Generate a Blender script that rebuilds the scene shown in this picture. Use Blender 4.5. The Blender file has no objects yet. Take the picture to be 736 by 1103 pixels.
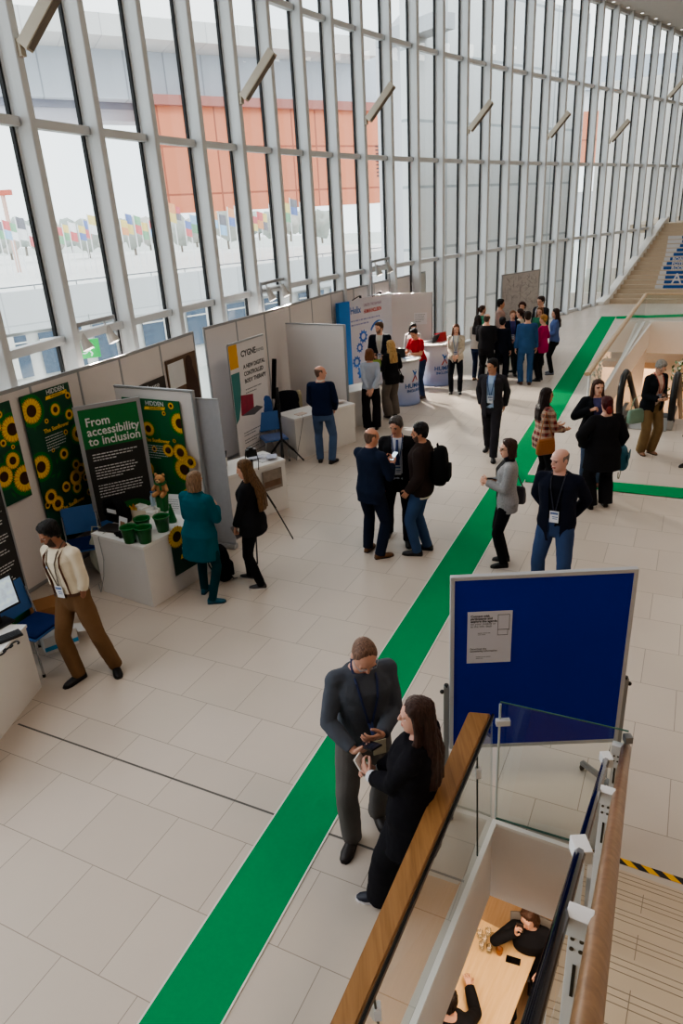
import bpy, bmesh, math, random
import numpy as np
from math import sin, cos, pi, radians as R, sqrt, atan2, floor as ifloor
from mathutils import Vector, Matrix, noise, Quaternion
random.seed(7)
SC = bpy.context.scene
COL = SC.collection
V3 = Vector
def lin(a, b, n, endpoint=True):
    k = (n - 1) if endpoint else n
    return [a + (b - a) * i / k for i in range(n)]

# ------------------------------------------------------------------ camera
FPX, PITCH, ROLL, CAMH = 753.5, R(23.02), R(-3.376), 4.27
FW = V3((0, cos(PITCH), -sin(PITCH)))
RT0 = V3((1, 0, 0)); UP0 = RT0.cross(FW)
RT = cos(ROLL) * RT0 + sin(ROLL) * UP0
UP = -sin(ROLL) * RT0 + cos(ROLL) * UP0
CAM = V3((0, 0, CAMH))
cd = bpy.data.cameras.new('camera')
cam = bpy.data.objects.new('camera', cd); COL.objects.link(cam)
cd.sensor_fit = 'HORIZONTAL'; cd.sensor_width = 36.0; cd.lens = FPX / 736 * 36
cd.clip_end = 600; cd.clip_start = 0.05
Mc = Matrix((RT, UP, -FW)).transposed().to_4x4(); Mc.translation = CAM
cam.matrix_world = Mc
SC.camera = cam

def ray(px, py):
    return FW + ((px - 368) / FPX) * RT - ((py - 551.5) / FPX) * UP
def fl(px, py, z=0.0):
    """point of the place at height z that the photo shows at (px, py)"""
    d = ray(px, py); t = (z - CAMH) / d.z
    return CAM + d * t
def at(px, py, dist):
    """point at a horizontal distance"""
    d = ray(px, py); return CAM + d * (dist / sqrt(d.x * d.x + d.y * d.y))
def onpl(px, py, p0, p1, off=0.0):
    """point on the upright plane through p0, p1 (moved off metres toward the camera)"""
    p0 = V3((p0[0], p0[1], 0)); d = V3((p1[0], p1[1], 0)) - p0; n = V3((-d.y, d.x, 0)).normalized()
    if n.dot(CAM - p0) < 0: n = -n
    r = ray(px, py); t = (p0 + n * off - CAM).dot(n) / r.dot(n); return CAM + r * t
TH = R(60.7)
BV = V3((cos(TH), sin(TH), 0)); AV = V3((sin(TH), -cos(TH), 0))
def W(a, b, z=0.0):
    return AV * float(a) + BV * float(b) + V3((0, 0, float(z)))
ROT_V = TH - pi / 2          # z-rotation that takes +X to AV, +Y to BV

# ------------------------------------------------------------------ materials
def _new(name):
    m = bpy.data.materials.new(name); m.use_nodes = True
    nt = m.node_tree; return m, nt, nt.nodes['Principled BSDF']
def mat(name, col, rough=0.6, metal=0.0, var=0.06, scale=6.0, bump=0.0, emit=0.0, spec=0.5, coat=0.0):
    m, nt, b = _new(name)
    tc = nt.nodes.new('ShaderNodeTexCoord'); nz = nt.nodes.new('ShaderNodeTexNoise')
    nz.inputs['Scale'].default_value = scale; nz.inputs['Detail'].default_value = 4
    nt.links.new(tc.outputs['Object'], nz.inputs['Vector'])
    mx = nt.nodes.new('ShaderNodeMix'); mx.data_type = 'RGBA'
    c1 = [max(0, c * (1 - var)) for c in col] + [1]; c2 = [min(1, c * (1 + var)) for c in col] + [1]
    mx.inputs[6].default_value = c1; mx.inputs[7].default_value = c2
    nt.links.new(nz.outputs['Fac'], mx.inputs[0]); nt.links.new(mx.outputs[2], b.inputs['Base Color'])
    b.inputs['Roughness'].default_value = rough; b.inputs['Metallic'].default_value = metal
    b.inputs['Specular IOR Level'].default_value = spec
    if coat: b.inputs['Coat Weight'].default_value = coat
    if bump:
        bp = nt.nodes.new('ShaderNodeBump'); bp.inputs['Strength'].default_value = bump; bp.inputs['Distance'].default_value = 0.01
        n2 = nt.nodes.new('ShaderNodeTexNoise'); n2.inputs['Scale'].default_value = scale * 12
        nt.links.new(tc.outputs['Object'], n2.inputs['Vector'])
        nt.links.new(n2.outputs['Fac'], bp.inputs['Height']); nt.links.new(bp.outputs['Normal'], b.inputs['Normal'])
    if emit:
        nt.links.new(mx.outputs[2], b.inputs['Emission Color']); b.inputs['Emission Strength'].default_value = emit
    return m
def wood_mat(name, c1, c2, rough=0.4, scale=3.0, rot=0.0):
    m, nt, b = _new(name)
    tc = nt.nodes.new('ShaderNodeTexCoord'); mp = nt.nodes.new('ShaderNodeMapping')
    mp.inputs['Rotation'].default_value = (0, 0, rot); mp.inputs['Scale'].default_value = (12, 0.8, 12)
    nz = nt.nodes.new('ShaderNodeTexNoise'); nz.inputs['Scale'].default_value = scale; nz.inputs['Detail'].default_value = 6; nz.inputs['Distortion'].default_value = 0.6
    cr = nt.nodes.new('ShaderNodeValToRGB'); cr.color_ramp.elements[0].color = (*c1, 1); cr.color_ramp.elements[1].color = (*c2, 1)
    cr.color_ramp.elements[0].position = 0.3; cr.color_ramp.elements[1].position = 0.7
    nt.links.new(tc.outputs['Object'], mp.inputs['Vector']); nt.links.new(mp.outputs['Vector'], nz.inputs['Vector'])
    nt.links.new(nz.outputs['Fac'], cr.inputs['Fac']); nt.links.new(cr.outputs['Color'], b.inputs['Base Color'])
    b.inputs['Roughness'].default_value = rough
    return m
def glass_mat(name, tint=(0.93, 0.97, 0.95), refl=1.0, ior=1.45):
    """thin clear pane: transparent + fresnel reflection"""
    m = bpy.data.materials.new(name); m.use_nodes = True; nt = m.node_tree
    for n in list(nt.nodes): nt.nodes.remove(n)
    o = nt.nodes.new('ShaderNodeOutputMaterial'); t = nt.nodes.new('ShaderNodeBsdfTransparent'); g = nt.nodes.new('ShaderNodeBsdfGlossy')
    t.inputs['Color'].default_value = (*tint, 1); g.inputs['Roughness'].default_value = 0.0
    f = nt.nodes.new('ShaderNodeLayerWeight'); f.inputs['Blend'].default_value = 0.5      # facing = 1 - cos, same from both sides
    pw = nt.nodes.new('ShaderNodeMath'); pw.operation = 'POWER'; pw.inputs[1].default_value = 5.0
    ma = nt.nodes.new('ShaderNodeMath'); ma.operation = 'MULTIPLY_ADD'; ma.inputs[1].default_value = 0.93; ma.inputs[2].default_value = 0.07
    mu = nt.nodes.new('ShaderNodeMath'); mu.operation = 'MULTIPLY'; mu.inputs[1].default_value = refl
    nt.links.new(f.outputs['Facing'], pw.inputs[0]); nt.links.new(pw.outputs[0], ma.inputs[0])
    mx = nt.nodes.new('ShaderNodeMixShader')
    nt.links.new(ma.outputs[0], mu.inputs[0]); nt.links.new(mu.outputs[0], mx.inputs[0])
    nt.links.new(t.outputs[0], mx.inputs[1]); nt.links.new(g.outputs[0], mx.inputs[2]); nt.links.new(mx.outputs[0], o.inputs[0])
    return m
def emit_mat(name, col, s):
    m = bpy.data.materials.new(name); m.use_nodes = True; nt = m.node_tree
    for n in list(nt.nodes): nt.nodes.remove(n)
    o = nt.nodes.new('ShaderNodeOutputMaterial'); e = nt.nodes.new('ShaderNodeEmission')
    e.inputs[0].default_value = (*col, 1); e.inputs[1].default_value = s; nt.links.new(e.outputs[0], o.inputs[0]); return m
def S(r, g, b):
    """sRGB 0-255 to linear"""
    f = lambda c: (c / 255 / 12.92) if c / 255 <= 0.04045 else ((c / 255 + 0.055) / 1.055) ** 2.4
    return (f(r), f(g), f(b))
_mc = {}
def cm(r, g, b, rough=0.7, name='paint', **k):
    key = (r, g, b, rough, name)
    if key not in _mc: _mc[key] = mat(name, S(r, g, b), rough, **k)
    return _mc[key]
def cloth(r, g, b):
    return cm(r, g, b, 0.9, 'cloth', var=0.14, scale=9, bump=0.25, spec=0.15)

# ------------------------------------------------------------------ object helpers
def empty(name, loc=(0, 0, 0), rz=0.0, label=None, cat=None, group=None):
    o = bpy.data.objects.new(name, None); COL.objects.link(o)
    o.location = loc; o.rotation_euler = (0, 0, rz); o.empty_display_size = 0.1
    if label: tag(o, label, cat, group)
    return o
def tag(o, label=None, cat=None, group=None, kind=None):
    if label: o['label'] = label
    if cat: o['category'] = cat
    if group: o['group'] = group
    if kind: o['kind'] = kind
    return o
class MB:
    """collects shapes into one mesh"""
    def __init__(s): s.bm = bmesh.new(); s.mats = []; s.cur = 0
    def m(s, material):
        if material not in s.mats: s.mats.append(material)
        s.cur = s.mats.index(material); return s
    def face(s, vs):
        try:
            f = s.bm.faces.new(vs); f.material_index = s.cur; return f
        except ValueError: return None
    def box(s, c, d, M=None, bev=0.0):
        c = V3(c); d = V3(d) / 2
        vs = []
        if bev <= 0:
            for x in (-1, 1):
                for y in (-1, 1):
                    for z in (-1, 1):
                        p = c + V3((x * d.x, y * d.y, z * d.z)); vs.append(s.bm.verts.new(M @ p if M else p))
            for q in ((0, 1, 3, 2), (4, 6, 7, 5), (0, 4, 5, 1), (2, 3, 7, 6), (0, 2, 6, 4), (1, 5, 7, 3)): s.face([vs[i] for i in q])
            return s
        b2 = bmesh.new(); r = bmesh.ops.create_cube(b2, size=1.0)
        for v in b2.verts: v.co = c + V3((v.co.x * 2 * d.x, v.co.y * 2 * d.y, v.co.z * 2 * d.z))
        bmesh.ops.bevel(b2, geom=list(b2.edges), offset=bev, segments=2, affect='EDGES', profile=0.7)
        return s.add(b2, M)
    def add(s, b2, M=None):
        mp = {v: s.bm.verts.new(M @ v.co if M else v.co) for v in b2.verts}
        for f in b2.faces: s.face([mp[v] for v in f.verts])
        b2.free(); return s
    def quad(s, a, b, c, d):
        s.face([s.bm.verts.new(V3(p)) for p in (a, b, c, d)]); return s
    def poly(s, pts, M=None):
        s.face([s.bm.verts.new(M @ V3(p) if M else V3(p)) for p in pts]); return s
    def prism(s, pts, z0, z1, M=None):
        lo = [s.bm.verts.new(M @ V3((p[0], p[1], z0)) if M else V3((p[0], p[1], z0))) for p in pts]
        hi = [s.bm.verts.new(M @ V3((p[0], p[1], z1)) if M else V3((p[0], p[1], z1))) for p in pts]
        n = len(pts); s.face(lo[::-1]); s.face(hi)
        for i in range(n): s.face([lo[i], lo[(i + 1) % n], hi[(i + 1) % n], hi[i]])
        return s
    def loft(s, rings, M=None, cap=True):
        vr = [[s.bm.verts.new(M @ V3(p) if M else V3(p)) for p in r] for r in rings]
        n = len(rings[0])
        for a, b in zip(vr[:-1], vr[1:]):
            for i in range(n): s.face([a[i], a[(i + 1) % n], b[(i + 1) % n], b[i]])
        if cap: s.face(vr[0][::-1]); s.face(vr[-1])
        return s
    def tube(s, pts, r, n=8, M=None, caps=True, flat=1.0, ref=None, round_ends=False):
        pts = [V3(p) for p in pts]
        rs = list(r) if isinstance(r, (list, tuple)) else [r] * len(pts)
        if round_ends:
            d0 = (pts[0] - pts[1]).normalized(); d1 = (pts[-1] - pts[-2]).normalized()
            a0 = [(pts[0] + d0 * rs[0] * k, rs[0] * sqrt(max(0, 1 - k * k))) for k in (0.97, 0.8, 0.45)]
            a1 = [(pts[-1] + d1 * rs[-1] * k, rs[-1] * sqrt(max(0, 1 - k * k))) for k in (0.45, 0.8, 0.97)]
            pts = [p for p, _ in a0] + pts + [p for p, _ in a1]; rs = [q for _, q in a0] + rs + [q for _, q in a1]
        rings = []; u = None
        for i, p in enumerate(pts):
            t = (pts[min(i + 1, len(pts) - 1)] - pts[max(i - 1, 0)])
            t = t.normalized() if t.length > 1e-9 else V3((0, 0, 1))
            if u is None:
                u = V3(ref) if ref else (V3((0, 0, 1)) if abs(t.z) < 0.9 else V3((1, 0, 0)))
            u = (u - t * u.dot(t))
            u = u.normalized() if u.length > 1e-6 else t.orthogonal().normalized()
            w = t.cross(u)
            rings.append([p + u * (cos(2 * pi * k / n) * rs[i] * flat) + w * (sin(2 * pi * k / n) * rs[i]) for k in range(n)])
        return s.loft(rings, M, caps)
    def cyl(s, c, r, h, n=20, M=None, r2=None):
        c = V3(c); r2 = r if r2 is None else r2
        return s.loft([[c + V3((rr * cos(2 * pi * k / n), rr * sin(2 * pi * k / n), z)) for k in range(n)] for rr, z in ((r, 0), (r2, h))], M)
    def lathe(s, prof, c=(0, 0, 0), n=24, M=None, cap=True):
        c = V3(c)
        return s.loft([[c + V3((r * cos(2 * pi * k / n), r * sin(2 * pi * k / n), z)) for k in range(n)] for r, z in prof], M, cap)
    def ball(s, c, r, M=None, seg=12, rg=8):
        c = V3(c); r = V3((r, r, r)) if not isinstance(r, (tuple, list, Vector)) else V3(r)
        prof = []
        for i in range(rg + 1):
            a = -pi / 2 + pi * (0.02 + 0.96 * i / rg)
            prof.append([c + V3((r.x * cos(a) * cos(2 * pi * k / seg), r.y * cos(a) * sin(2 * pi * k / seg), r.z * sin(a))) for k in range(seg)])
        return s.loft(prof, M)
    def build(s, name, material=None, parent=None, smooth=False, loc=None, rz=None, recalc=True):
        if recalc: bmesh.ops.recalc_face_normals(s.bm, faces=s.bm.faces)
        me = bpy.data.meshes.new(name); s.bm.to_mesh(me); s.bm.free()
        if material is not None and not s.mats: me.materials.append(material)
        for q in s.mats: me.materials.append(q)
        if smooth:
            for p in me.polygons: p.use_smooth = True
        o = bpy.data.objects.new(name, me); COL.objects.link(o)
        if parent: o.parent = parent
        if loc is not None: o.location = loc
        if rz is not None: o.rotation_euler = (0, 0, rz)
        return o
def struct(name, mb, m=None, parent=None, **k):
    o = mb.build(name, m, parent, **k)
    if parent is None: o['kind'] = 'structure'
    return o
def copy_tree(o, parent=None):
    c = o.copy(); COL.objects.link(c)
    if parent is not None: c.parent = parent
    for ch in o.children: copy_tree(ch, c)
    return c
def text_part(txt, size, material, parent, M, name='lettering', align='LEFT', ext=0.0008, bold=0.0, sx=1.0):
    """letters as a flat mesh; M places text XY plane"""
    cu = bpy.data.curves.new(name, 'FONT'); cu.body = txt; cu.size = size; cu.align_x = align
    cu.extrude = ext; cu.offset = bold; cu.resolution_u = 2; cu.space_line = 0.95
    to = bpy.data.objects.new(name, cu); COL.objects.link(to)
    dg = bpy.context.evaluated_depsgraph_get()
    me = bpy.data.meshes.new_from_object(to.evaluated_get(dg)); bpy.data.objects.remove(to)
    me.name = name
    me.transform(M @ Matrix.Diagonal((sx, 1, 1, 1)))
    me.materials.clear(); me.materials.append(material)
    o = bpy.data.objects.new(name, me); COL.objects.link(o); o.parent = parent
    return o
def plane_frame(p0, p1, z=0.0):
    """matrix whose X runs from p0 to p1 on the floor, Y is up, Z faces the reader (right-hand of X when seen from the front)"""
    p0 = V3((p0[0], p0[1], z)); p1 = V3((p1[0], p1[1], z)); x = (p1 - p0).normalized(); y = V3((0, 0, 1)); n = x.cross(y)
    M = Matrix((x, y, n)).transposed().to_4x4(); M.translation = p0
    return M, (p1 - p0).length
def shift(M, x, y, z=0.0):
    return M @ Matrix.Translation((x, y, z))
# ================================================================== SETTING
# facade curve in plan
_phi = 1.0077139025457011
FA = V3((cos(_phi), sin(_phi), 0)); FN = V3((-sin(_phi), cos(_phi), 0))
def fac(u, d=0.0):
    """point on the glass line at parameter u, d metres to the inside"""
    q = u - 15
    w = 9.528617 - 0.011736288 * q * q + 0.000226225 * q ** 3
    dw = -2 * 0.011736288 * q + 3 * 0.000226225 * q * q
    t = (FA + FN * dw).normalized(); n = V3((-t.y, t.x, 0))
    return FA * u + FN * w - n * d, t
US = [2.4, 3.72, 5.05, 6.38, 7.74, 9.08, 10.42, 11.72, 12.96, 14.18, 15.4, 16.66, 17.97, 19.3, 20.68, 22.04, 23.4, 24.74, 26.05, 27.33, 28.6, 29.87, 31.13, 32.4, 33.72, 35.1, 36.56, 38.1, 39.77, 41.48, 43.2, 44.9, 46.6, 48.3, 50.0]
HC = 10.87
TZ = (2.88, 5.54, 8.17)

M_floor_c = S(205, 193, 182)
def floor_material():
    m, nt, b = _new('floor_tiles')
    N = nt.nodes.new; L = nt.links.new
    tc = N('ShaderNodeTexCoord'); rot = N('ShaderNodeVectorRotate'); rot.rotation_type = 'Z_AXIS'
    rot.inputs['Angle'].default_value = R(90 - 63.1)
    L(tc.outputs['Object'], rot.inputs['Vector'])
    sp = N('ShaderNodeSeparateXYZ'); L(rot.outputs[0], sp.inputs[0])
    gt = N('ShaderNodeMath'); gt.operation = 'GREATER_THAN'; gt.inputs[1].default_value = 3.365; L(sp.outputs['Y'], gt.inputs[0])
    mu = N('ShaderNodeMath'); mu.operation = 'MULTIPLY_ADD'; mu.inputs[1].default_value = -0.035; L(gt.outputs[0], mu.inputs[0]); L(sp.outputs['Y'], mu.inputs[2])
    ay = N('ShaderNodeMath'); ay.operation = 'ADD'; ay.inputs[1].default_value = -1.84 + 60.5; L(mu.outputs[0], ay.inputs[0])
    ax = N('ShaderNodeMath'); ax.operation = 'ADD'; ax.inputs[1].default_value = 3.755 + 62.5; L(sp.outputs['X'], ax.inputs[0])
    cb = N('ShaderNodeCombineXYZ'); L(ax.outputs[0], cb.inputs['X']); L(ay.outputs[0], cb.inputs['Y'])
    br = N('ShaderNodeTexBrick'); L(cb.outputs[0], br.inputs['Vector'])
    br.inputs['Scale'].default_value = 1.0; br.inputs['Brick Width'].default_value = 0.625; br.inputs['Row Height'].default_value = 0.605
    br.inputs['Mortar Size'].default_value = 0.0035; br.inputs['Mortar Smooth'].default_value = 0.2; br.offset = 0.5; br.squash = 1.0
    c = M_floor_c
    br.inputs['Color1'].default_value = (c[0] * .97, c[1] * .965, c[2] * .955, 1); br.inputs['Color2'].default_value = (c[0] * 1.03, c[1] * 1.03, c[2] * 1.03, 1)
    br.inputs['Mortar'].default_value = (c[0] * .55, c[1] * .53, c[2] * .5, 1)
    nz = N('ShaderNodeTexNoise'); nz.inputs['Scale'].default_value = 1.3; nz.inputs['Detail'].default_value = 5; L(tc.outputs['Object'], nz.inputs['Vector'])
    mr = N('ShaderNodeMapRange'); mr.inputs[3].default_value = 0.93; mr.inputs[4].default_value = 1.05; L(nz.outputs['Fac'], mr.inputs[0])
    mx = N('ShaderNodeMix'); mx.data_type = 'RGBA'; mx.blend_type = 'MULTIPLY'; mx.inputs[0].default_value = 1.0
    L(br.outputs['Color'], mx.inputs[6]); L(mr.outputs[0], mx.inputs[7]); L(mx.outputs[2], b.inputs['Base Color'])
    r2 = N('ShaderNodeMapRange'); r2.inputs[3].default_value = 0.24; r2.inputs[4].default_value = 0.42; L(nz.outputs['Fac'], r2.inputs[0]); L(r2.outputs[0], b.inputs['Roughness'])
    b.inputs['Specular IOR Level'].default_value = 0.35
    return m
MAT_FLOOR = floor_material()
MAT_WHITE = cm(236, 234, 230, 0.6, 'white paint', var=0.02)
MAT_SLAB = cm(228, 224, 220, 0.7, 'white plaster', var=0.03)
MAT_MULL = mat('white mullion', S(212, 215, 218), 0.45, var=0.03, scale=1.5)
MAT_GASK = cm(24, 26, 30, 0.6, 'gasket')
MAT_GLASS = glass_mat('facade glass', (0.94, 0.965, 0.96), 0.55)
MAT_BGLASS = glass_mat('balustrade glass', (0.90, 0.955, 0.93), 1.0, 1.5)
MAT_STEEL = mat('steel', S(150, 152, 155), 0.35, 0.8)
MAT_DARK = cm(28, 29, 33, 0.5, 'dark metal')
MAT_OAK = wood_mat('oak rail', S(136, 98, 60), S(166, 124, 80), 0.38)
MAT_OAK2 = wood_mat('pale oak', S(188, 160, 128), S(206, 180, 148), 0.45)
MAT_GREEN = mat('green carpet', S(10, 150, 92), 0.95, var=0.06, scale=40, bump=0.3, spec=0.1)

# ---- floor: polygon bounded by the facade, with two stair/escalator openings
VOID1 = (-1.045, -0.24, -3.0, 3.915)      # a0,a1,b0,b1
VOID2 = (-2.55, 4.0, 15.6, 28.45)
def floor_mesh(z0, holes, depth):
    mb = MB(); bm = mb.bm
    pts = [fac(u, -0.25)[0] for u in [-4, -1] + US + [52, 56]]
    pts += [W(11, 52), W(11, -9), W(-12.5, -9)]
    vs = [bm.verts.new((p.x, p.y, z0)) for p in pts]
    f = bm.faces.new(vs)
    bmesh.ops.triangulate(bm, faces=[f])
    for (a0, a1, b0, b1) in holes:
        for co, no in ((W(a0, 0), AV), (W(a1, 0), AV), (W(0, b0), BV), (W(0, b1), BV)):
            bmesh.ops.bisect_plane(bm, geom=bm.verts[:] + bm.edges[:] + bm.faces[:], plane_co=co, plane_no=no, dist=1e-5)
    kill = []
    for f in bm.faces:
        c = f.calc_center_median(); a, b = c.dot(AV), c.dot(BV)
        if any(a0 < a < a1 and b0 < b < b1 for a0, a1, b0, b1 in holes): kill.append(f)
    bmesh.ops.delete(bm, geom=kill, context='FACES')
    bmesh.ops.recalc_face_normals(bm, faces=bm.faces)
    for f in bm.faces:
        if f.normal.z < 0: f.normal_flip()
    mb.m(MAT_FLOOR); mb.m(MAT_SLAB)
    if depth:
        r = bmesh.ops.extrude_face_region(bm, geom=list(bm.faces))
        for v in r['geom']:
            if isinstance(v, bmesh.types.BMVert): v.co.z -= depth
    bm.normal_update()
    for f in bm.faces: f.material_index = 0 if (f.normal.z > 0.5) else 1
    return mb
fm = floor_mesh(0.0, [VOID1, VOID2], 0.80)
bmesh.ops.recalc_face_normals(fm.bm, faces=fm.bm.faces)
for f in fm.bm.faces: f.material_index = 0 if (f.calc_center_median().z > -0.01) else 1
struct('floor', fm, recalc=False)
# lower storey floor
ZL = -3.9
mb = MB(); mb.box((0, 0, 0), (30, 70, 0.1))
o = struct('floor_lower', mb, wood_mat('lower floor', S(196, 160, 122), S(206, 172, 136), 0.4)); o.location = W(2, 22, ZL - 0.05); o.rotation_euler = (0, 0, ROT_V)
# lower storey end wall, bright
mb = MB(); mb.box((0, 0, 0), (26, 0.2, 3.0)); o = struct('wall_lower_far', mb, cm(236, 230, 222, 0.6, 'pale wall')); o.location = W(2, 46, ZL + 1.5); o.rotation_euler = (0, 0, ROT_V)
mb = MB(); mb.box((0, 0, 0), (0.2, 60, 3.08)); o = struct('wall_lower_left', mb, MAT_SLAB); o.location = W(-6.5, 20, ZL + 1.55); o.rotation_euler = (0, 0, ROT_V)
mb = MB(); mb.box((0, 0, 0), (0.2, 60, 3.08)); o = struct('wall_lower_right', mb, MAT_SLAB); o.location = W(10.5, 20, ZL + 1.55); o.rotation_euler = (0, 0, ROT_V)

# ---- ceiling and the walls outside the frame
mb = MB(); pts = [fac(u, -0.3)[0] for u in [-4, -1] + US + [52, 56]] + [W(11, 52), W(11, -9), W(-12.5, -9)]
mb.poly([(p.x, p.y, HC) for p in pts]); mb.poly([(p.x, p.y, HC + 0.5) for p in pts])
struct('ceiling', mb, cm(206, 204, 202, 0.8, 'ceiling grey', var=0.03))
mb = MB(); mb.box((0, 0, 0), (0.2, 62, HC)); o = struct('wall_right', mb, cm(190, 172, 152, 0.8, 'warm wall')); o.location = W(11, 21, HC / 2); o.rotation_euler = (0, 0, ROT_V)
mb = MB(); mb.box((0, 0, 0), (24, 0.2, HC)); o = struct('wall_back', mb, cm(150, 144, 138, .8, 'back wall')); o.location = W(-1, -9, HC / 2); o.rotation_euler = (0, 0, ROT_V)
mb = MB(); mb.box((0, 0, 0), (24, 0.2, HC)); o = struct('wall_far', mb, MAT_WHITE); o.location = W(3, 52, HC / 2); o.rotation_euler = (0, 0, ROT_V)

# ---- curtain wall: mullions, transoms, panes
for i, u in enumerate(US):
    p, t = fac(u); ang = atan2(t.y, t.x)
    mb = MB(); mb.m(MAT_MULL)
    # stepped profile: a web with a small flange at the glass and a head at the inner edge
    prof = [(0.0, 0.0), (0.0, -0.04), (0.018, -0.052), (0.018, -0.13), (0.0, -0.145), (0.0, -0.262), (0.01, -0.275), (0.115, -0.275), (0.125, -0.262), (0.125, -0.145), (0.107, -0.13), (0.107, -0.052), (0.125, -0.04), (0.125, 0.0)]
    mb.prism(prof, 0, HC)
    mb.m(MAT_GASK); mb.box((-0.016, 0.0, HC / 2), (0.032, 0.05, HC)); mb.box((0.136, 0.0, HC / 2), (0.022, 0.05, HC))
    struct('trim_%d' % (i + 1), mb, loc=(p.x, p.y, 0), rz=ang)
for i in range(len(US) - 1):
    p, t = fac(US[i]); q, _ = fac(US[i + 1]); d = (q - p); L = d.length; ang = atan2(d.y, d.x)
    mb = MB(); mb.box(((L + 0.125) / 2, 0.02, HC / 2), (L - 0.125, 0.012, HC))
    w = struct('window_%d' % (i + 1), mb, MAT_GLASS, loc=(p.x, p.y, 0), rz=ang)
    mb = MB(); mb.m(MAT_MULL)
    for z in TZ: mb.box(((L + 0.125) / 2, -0.06, z), (L - 0.125, 0.13, 0.11))
    mb.box(((L + 0.125) / 2, -0.06, 0.06), (L - 0.125, 0.13, 0.12))
    mb.box(((L + 0.125) / 2, -0.06, HC - 0.06), (L - 0.125, 0.13, 0.12))
    mb.build('transom', None, w)
    # small ceiling downlight above each bay
    if i > 12:
        m1, _ = fac((US[i] + US[i + 1]) / 2, 0.32)
        mb = MB(); mb.lathe([(0.07, 0.0), (0.075, -0.015), (0.075, -0.02)], n=16)
        lo = mb.build('ceiling_spotlight', cm(232, 232, 230, 0.4, 'spot rim'), None, loc=(m1.x, m1.y, HC - 0.002))
        mb = MB(); mb.cyl((0, 0, -0.024), 0.055, 0.004, 16); mb.build('lamp', emit_mat('spot lamp', (1, .97, .92), 2.0) if i == 13 else bpy.data.materials['spot lamp'], lo)
        tag(lo, 'small round white spotlight in the ceiling edge above the glass wall', 'ceiling light', 'spotlights along the ceiling edge')

# ---- inclined lamps on the mullions: (pixel of the bracket)
MAT_LAMP = cm(196, 186, 170, 0.5, 'lamp housing'); MAT_LAMP2 = cm(122, 112, 100, 0.5, 'lamp louvre')
def uplight(px, py, u, where):
    p, t = fac(u, 0.31); n = V3((-t.y, t.x, 0))
    # height of the bracket from the photo row
    d = ray(px, py); k = sqrt(p.x ** 2 + p.y ** 2) / sqrt(d.x ** 2 + d.y ** 2); z = CAMH + d.z * k
    o = empty('wall_uplight', (p.x, p.y, z), atan2(t.y, t.x), 'inclined beige box lamp ' + where, 'wall lamp', 'inclined lamps on the mullions')
    T = Matrix.Rotation(R(-40), 4, 'Y') @ Matrix.Rotation(R(38), 4, 'X')
    T = Matrix.Rotation(R(42), 4, V3((1, 0.3, 0)))
    mb = MB(); mb.m(MAT_LAMP); mb.box((0, -0.05, 0.46), (0.13, 0.16, 0.92), T, bev=0.012)
    mb.build('housing', None, o)
    mb = MB(); mb.box((0, -0.134, 0.46), (0.10, 0.012, 0.86), T); mb.build('louvre', MAT_LAMP2, o)
    mb = MB(); mb.box((0, 0.02, -0.03), (0.09, 0.06, 0.18)); mb.tube([(0.03, 0.0, 0.02), (0.03, -0.05, 0.10)], 0.012); mb.tube([(-0.03, 0.0, 0.02), (-0.03, -0.05, 0.10)], 0.012)
    mb.build('bracket', MAT_LAMP, o)
for px, py, k, wh in ((20, 48, 3, 'at the upper left corner of the glass wall'), (263, 104, 7, 'before the copper building, left of its louvres'), (396, 128, 11, 'in front of the louvres of the copper building'),
                      (507, 139, 15, 'first one right of the copper building'), (595, 146, 19, 'just left of the far copper panels'), (660, 151, 23, 'in front of the far copper panels'), (719, 104, 27, 'rightmost of the row on the glass wall')):
    uplight(px, py, US[k] + 0.075, wh)

# ---- drain slot, green carpets
def strip(name, p, q, w, z, material):
    p = V3((p[0], p[1], 0)); q = V3((q[0], q[1], 0)); d = (q - p).normalized(); n = V3((-d.y, d.x, 0)) * w / 2
    mb = MB(); mb.prism([p - n, q - n, q + n, p + n], 0.0005, z); return mb.build(name, material)
th2 = R(63.1); B2 = V3((cos(th2), sin(th2), 0)); A2 = V3((sin(th2), -cos(th2), 0))
o = strip('trim_1_floor_slot', A2 * -5.27 + B2 * 3.365, A2 * -0.93 + B2 * 3.365, 0.018, 0.0012, cm(92, 88, 84, 0.5, 'slot metal')); o.name = 'trim_floor_slot'; o['kind'] = 'structure'
cl0, cr0 = fl(150, 1103), fl(238, 1103); cl1, cr1 = fl(648, 341), fl(664, 341)
dl = (cl1 - cl0).normalized(); dr = (cr1 - cr0).normalized()
cl0 = cl0 - dl * 2.5; cr0 = cr0 - dr * 2.5
mb = MB(); mb.prism([cr0, cr1, cl1, cl0], 0.0006, 0.006)
car = mb.build('carpet_runner', MAT_GREEN); tag(car, 'long straight green carpet runner crossing the tiled floor lengthwise', 'carpet', 'green carpet runners')
MAT_EDGE = cm(225, 225, 220, 0.6, 'tape edge')
for a_, b_, s_ in ((cl0, cl1, 1), (cr0, cr1, -1)):
    d = (b_ - a_).normalized(); n = V3((-d.y, d.x, 0)) * 0.012 * s_
    mb = MB(); mb.prism([a_, b_, b_ + n, a_ + n] if s_ < 0 else [a_ + n, b_ + n, b_, a_], 0.0006, 0.0065); mb.build('edge_tape', MAT_EDGE, car)
x0 = fl(566, 511.5); x1 = fl(736, 526.5); x2 = fl(736, 539.5); x3 = fl(566, 519.5)
dd = (x1 - x0).normalized()
mb = MB(); mb.prism([x3, x2 + dd * 2, x1 + dd * 2, x0], 0.0066, 0.0120)
tag(mb.build('carpet_runner', MAT_GREEN), 'short green carpet runner branching off toward the right behind the woman in black', 'carpet', 'green carpet runners')
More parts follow.
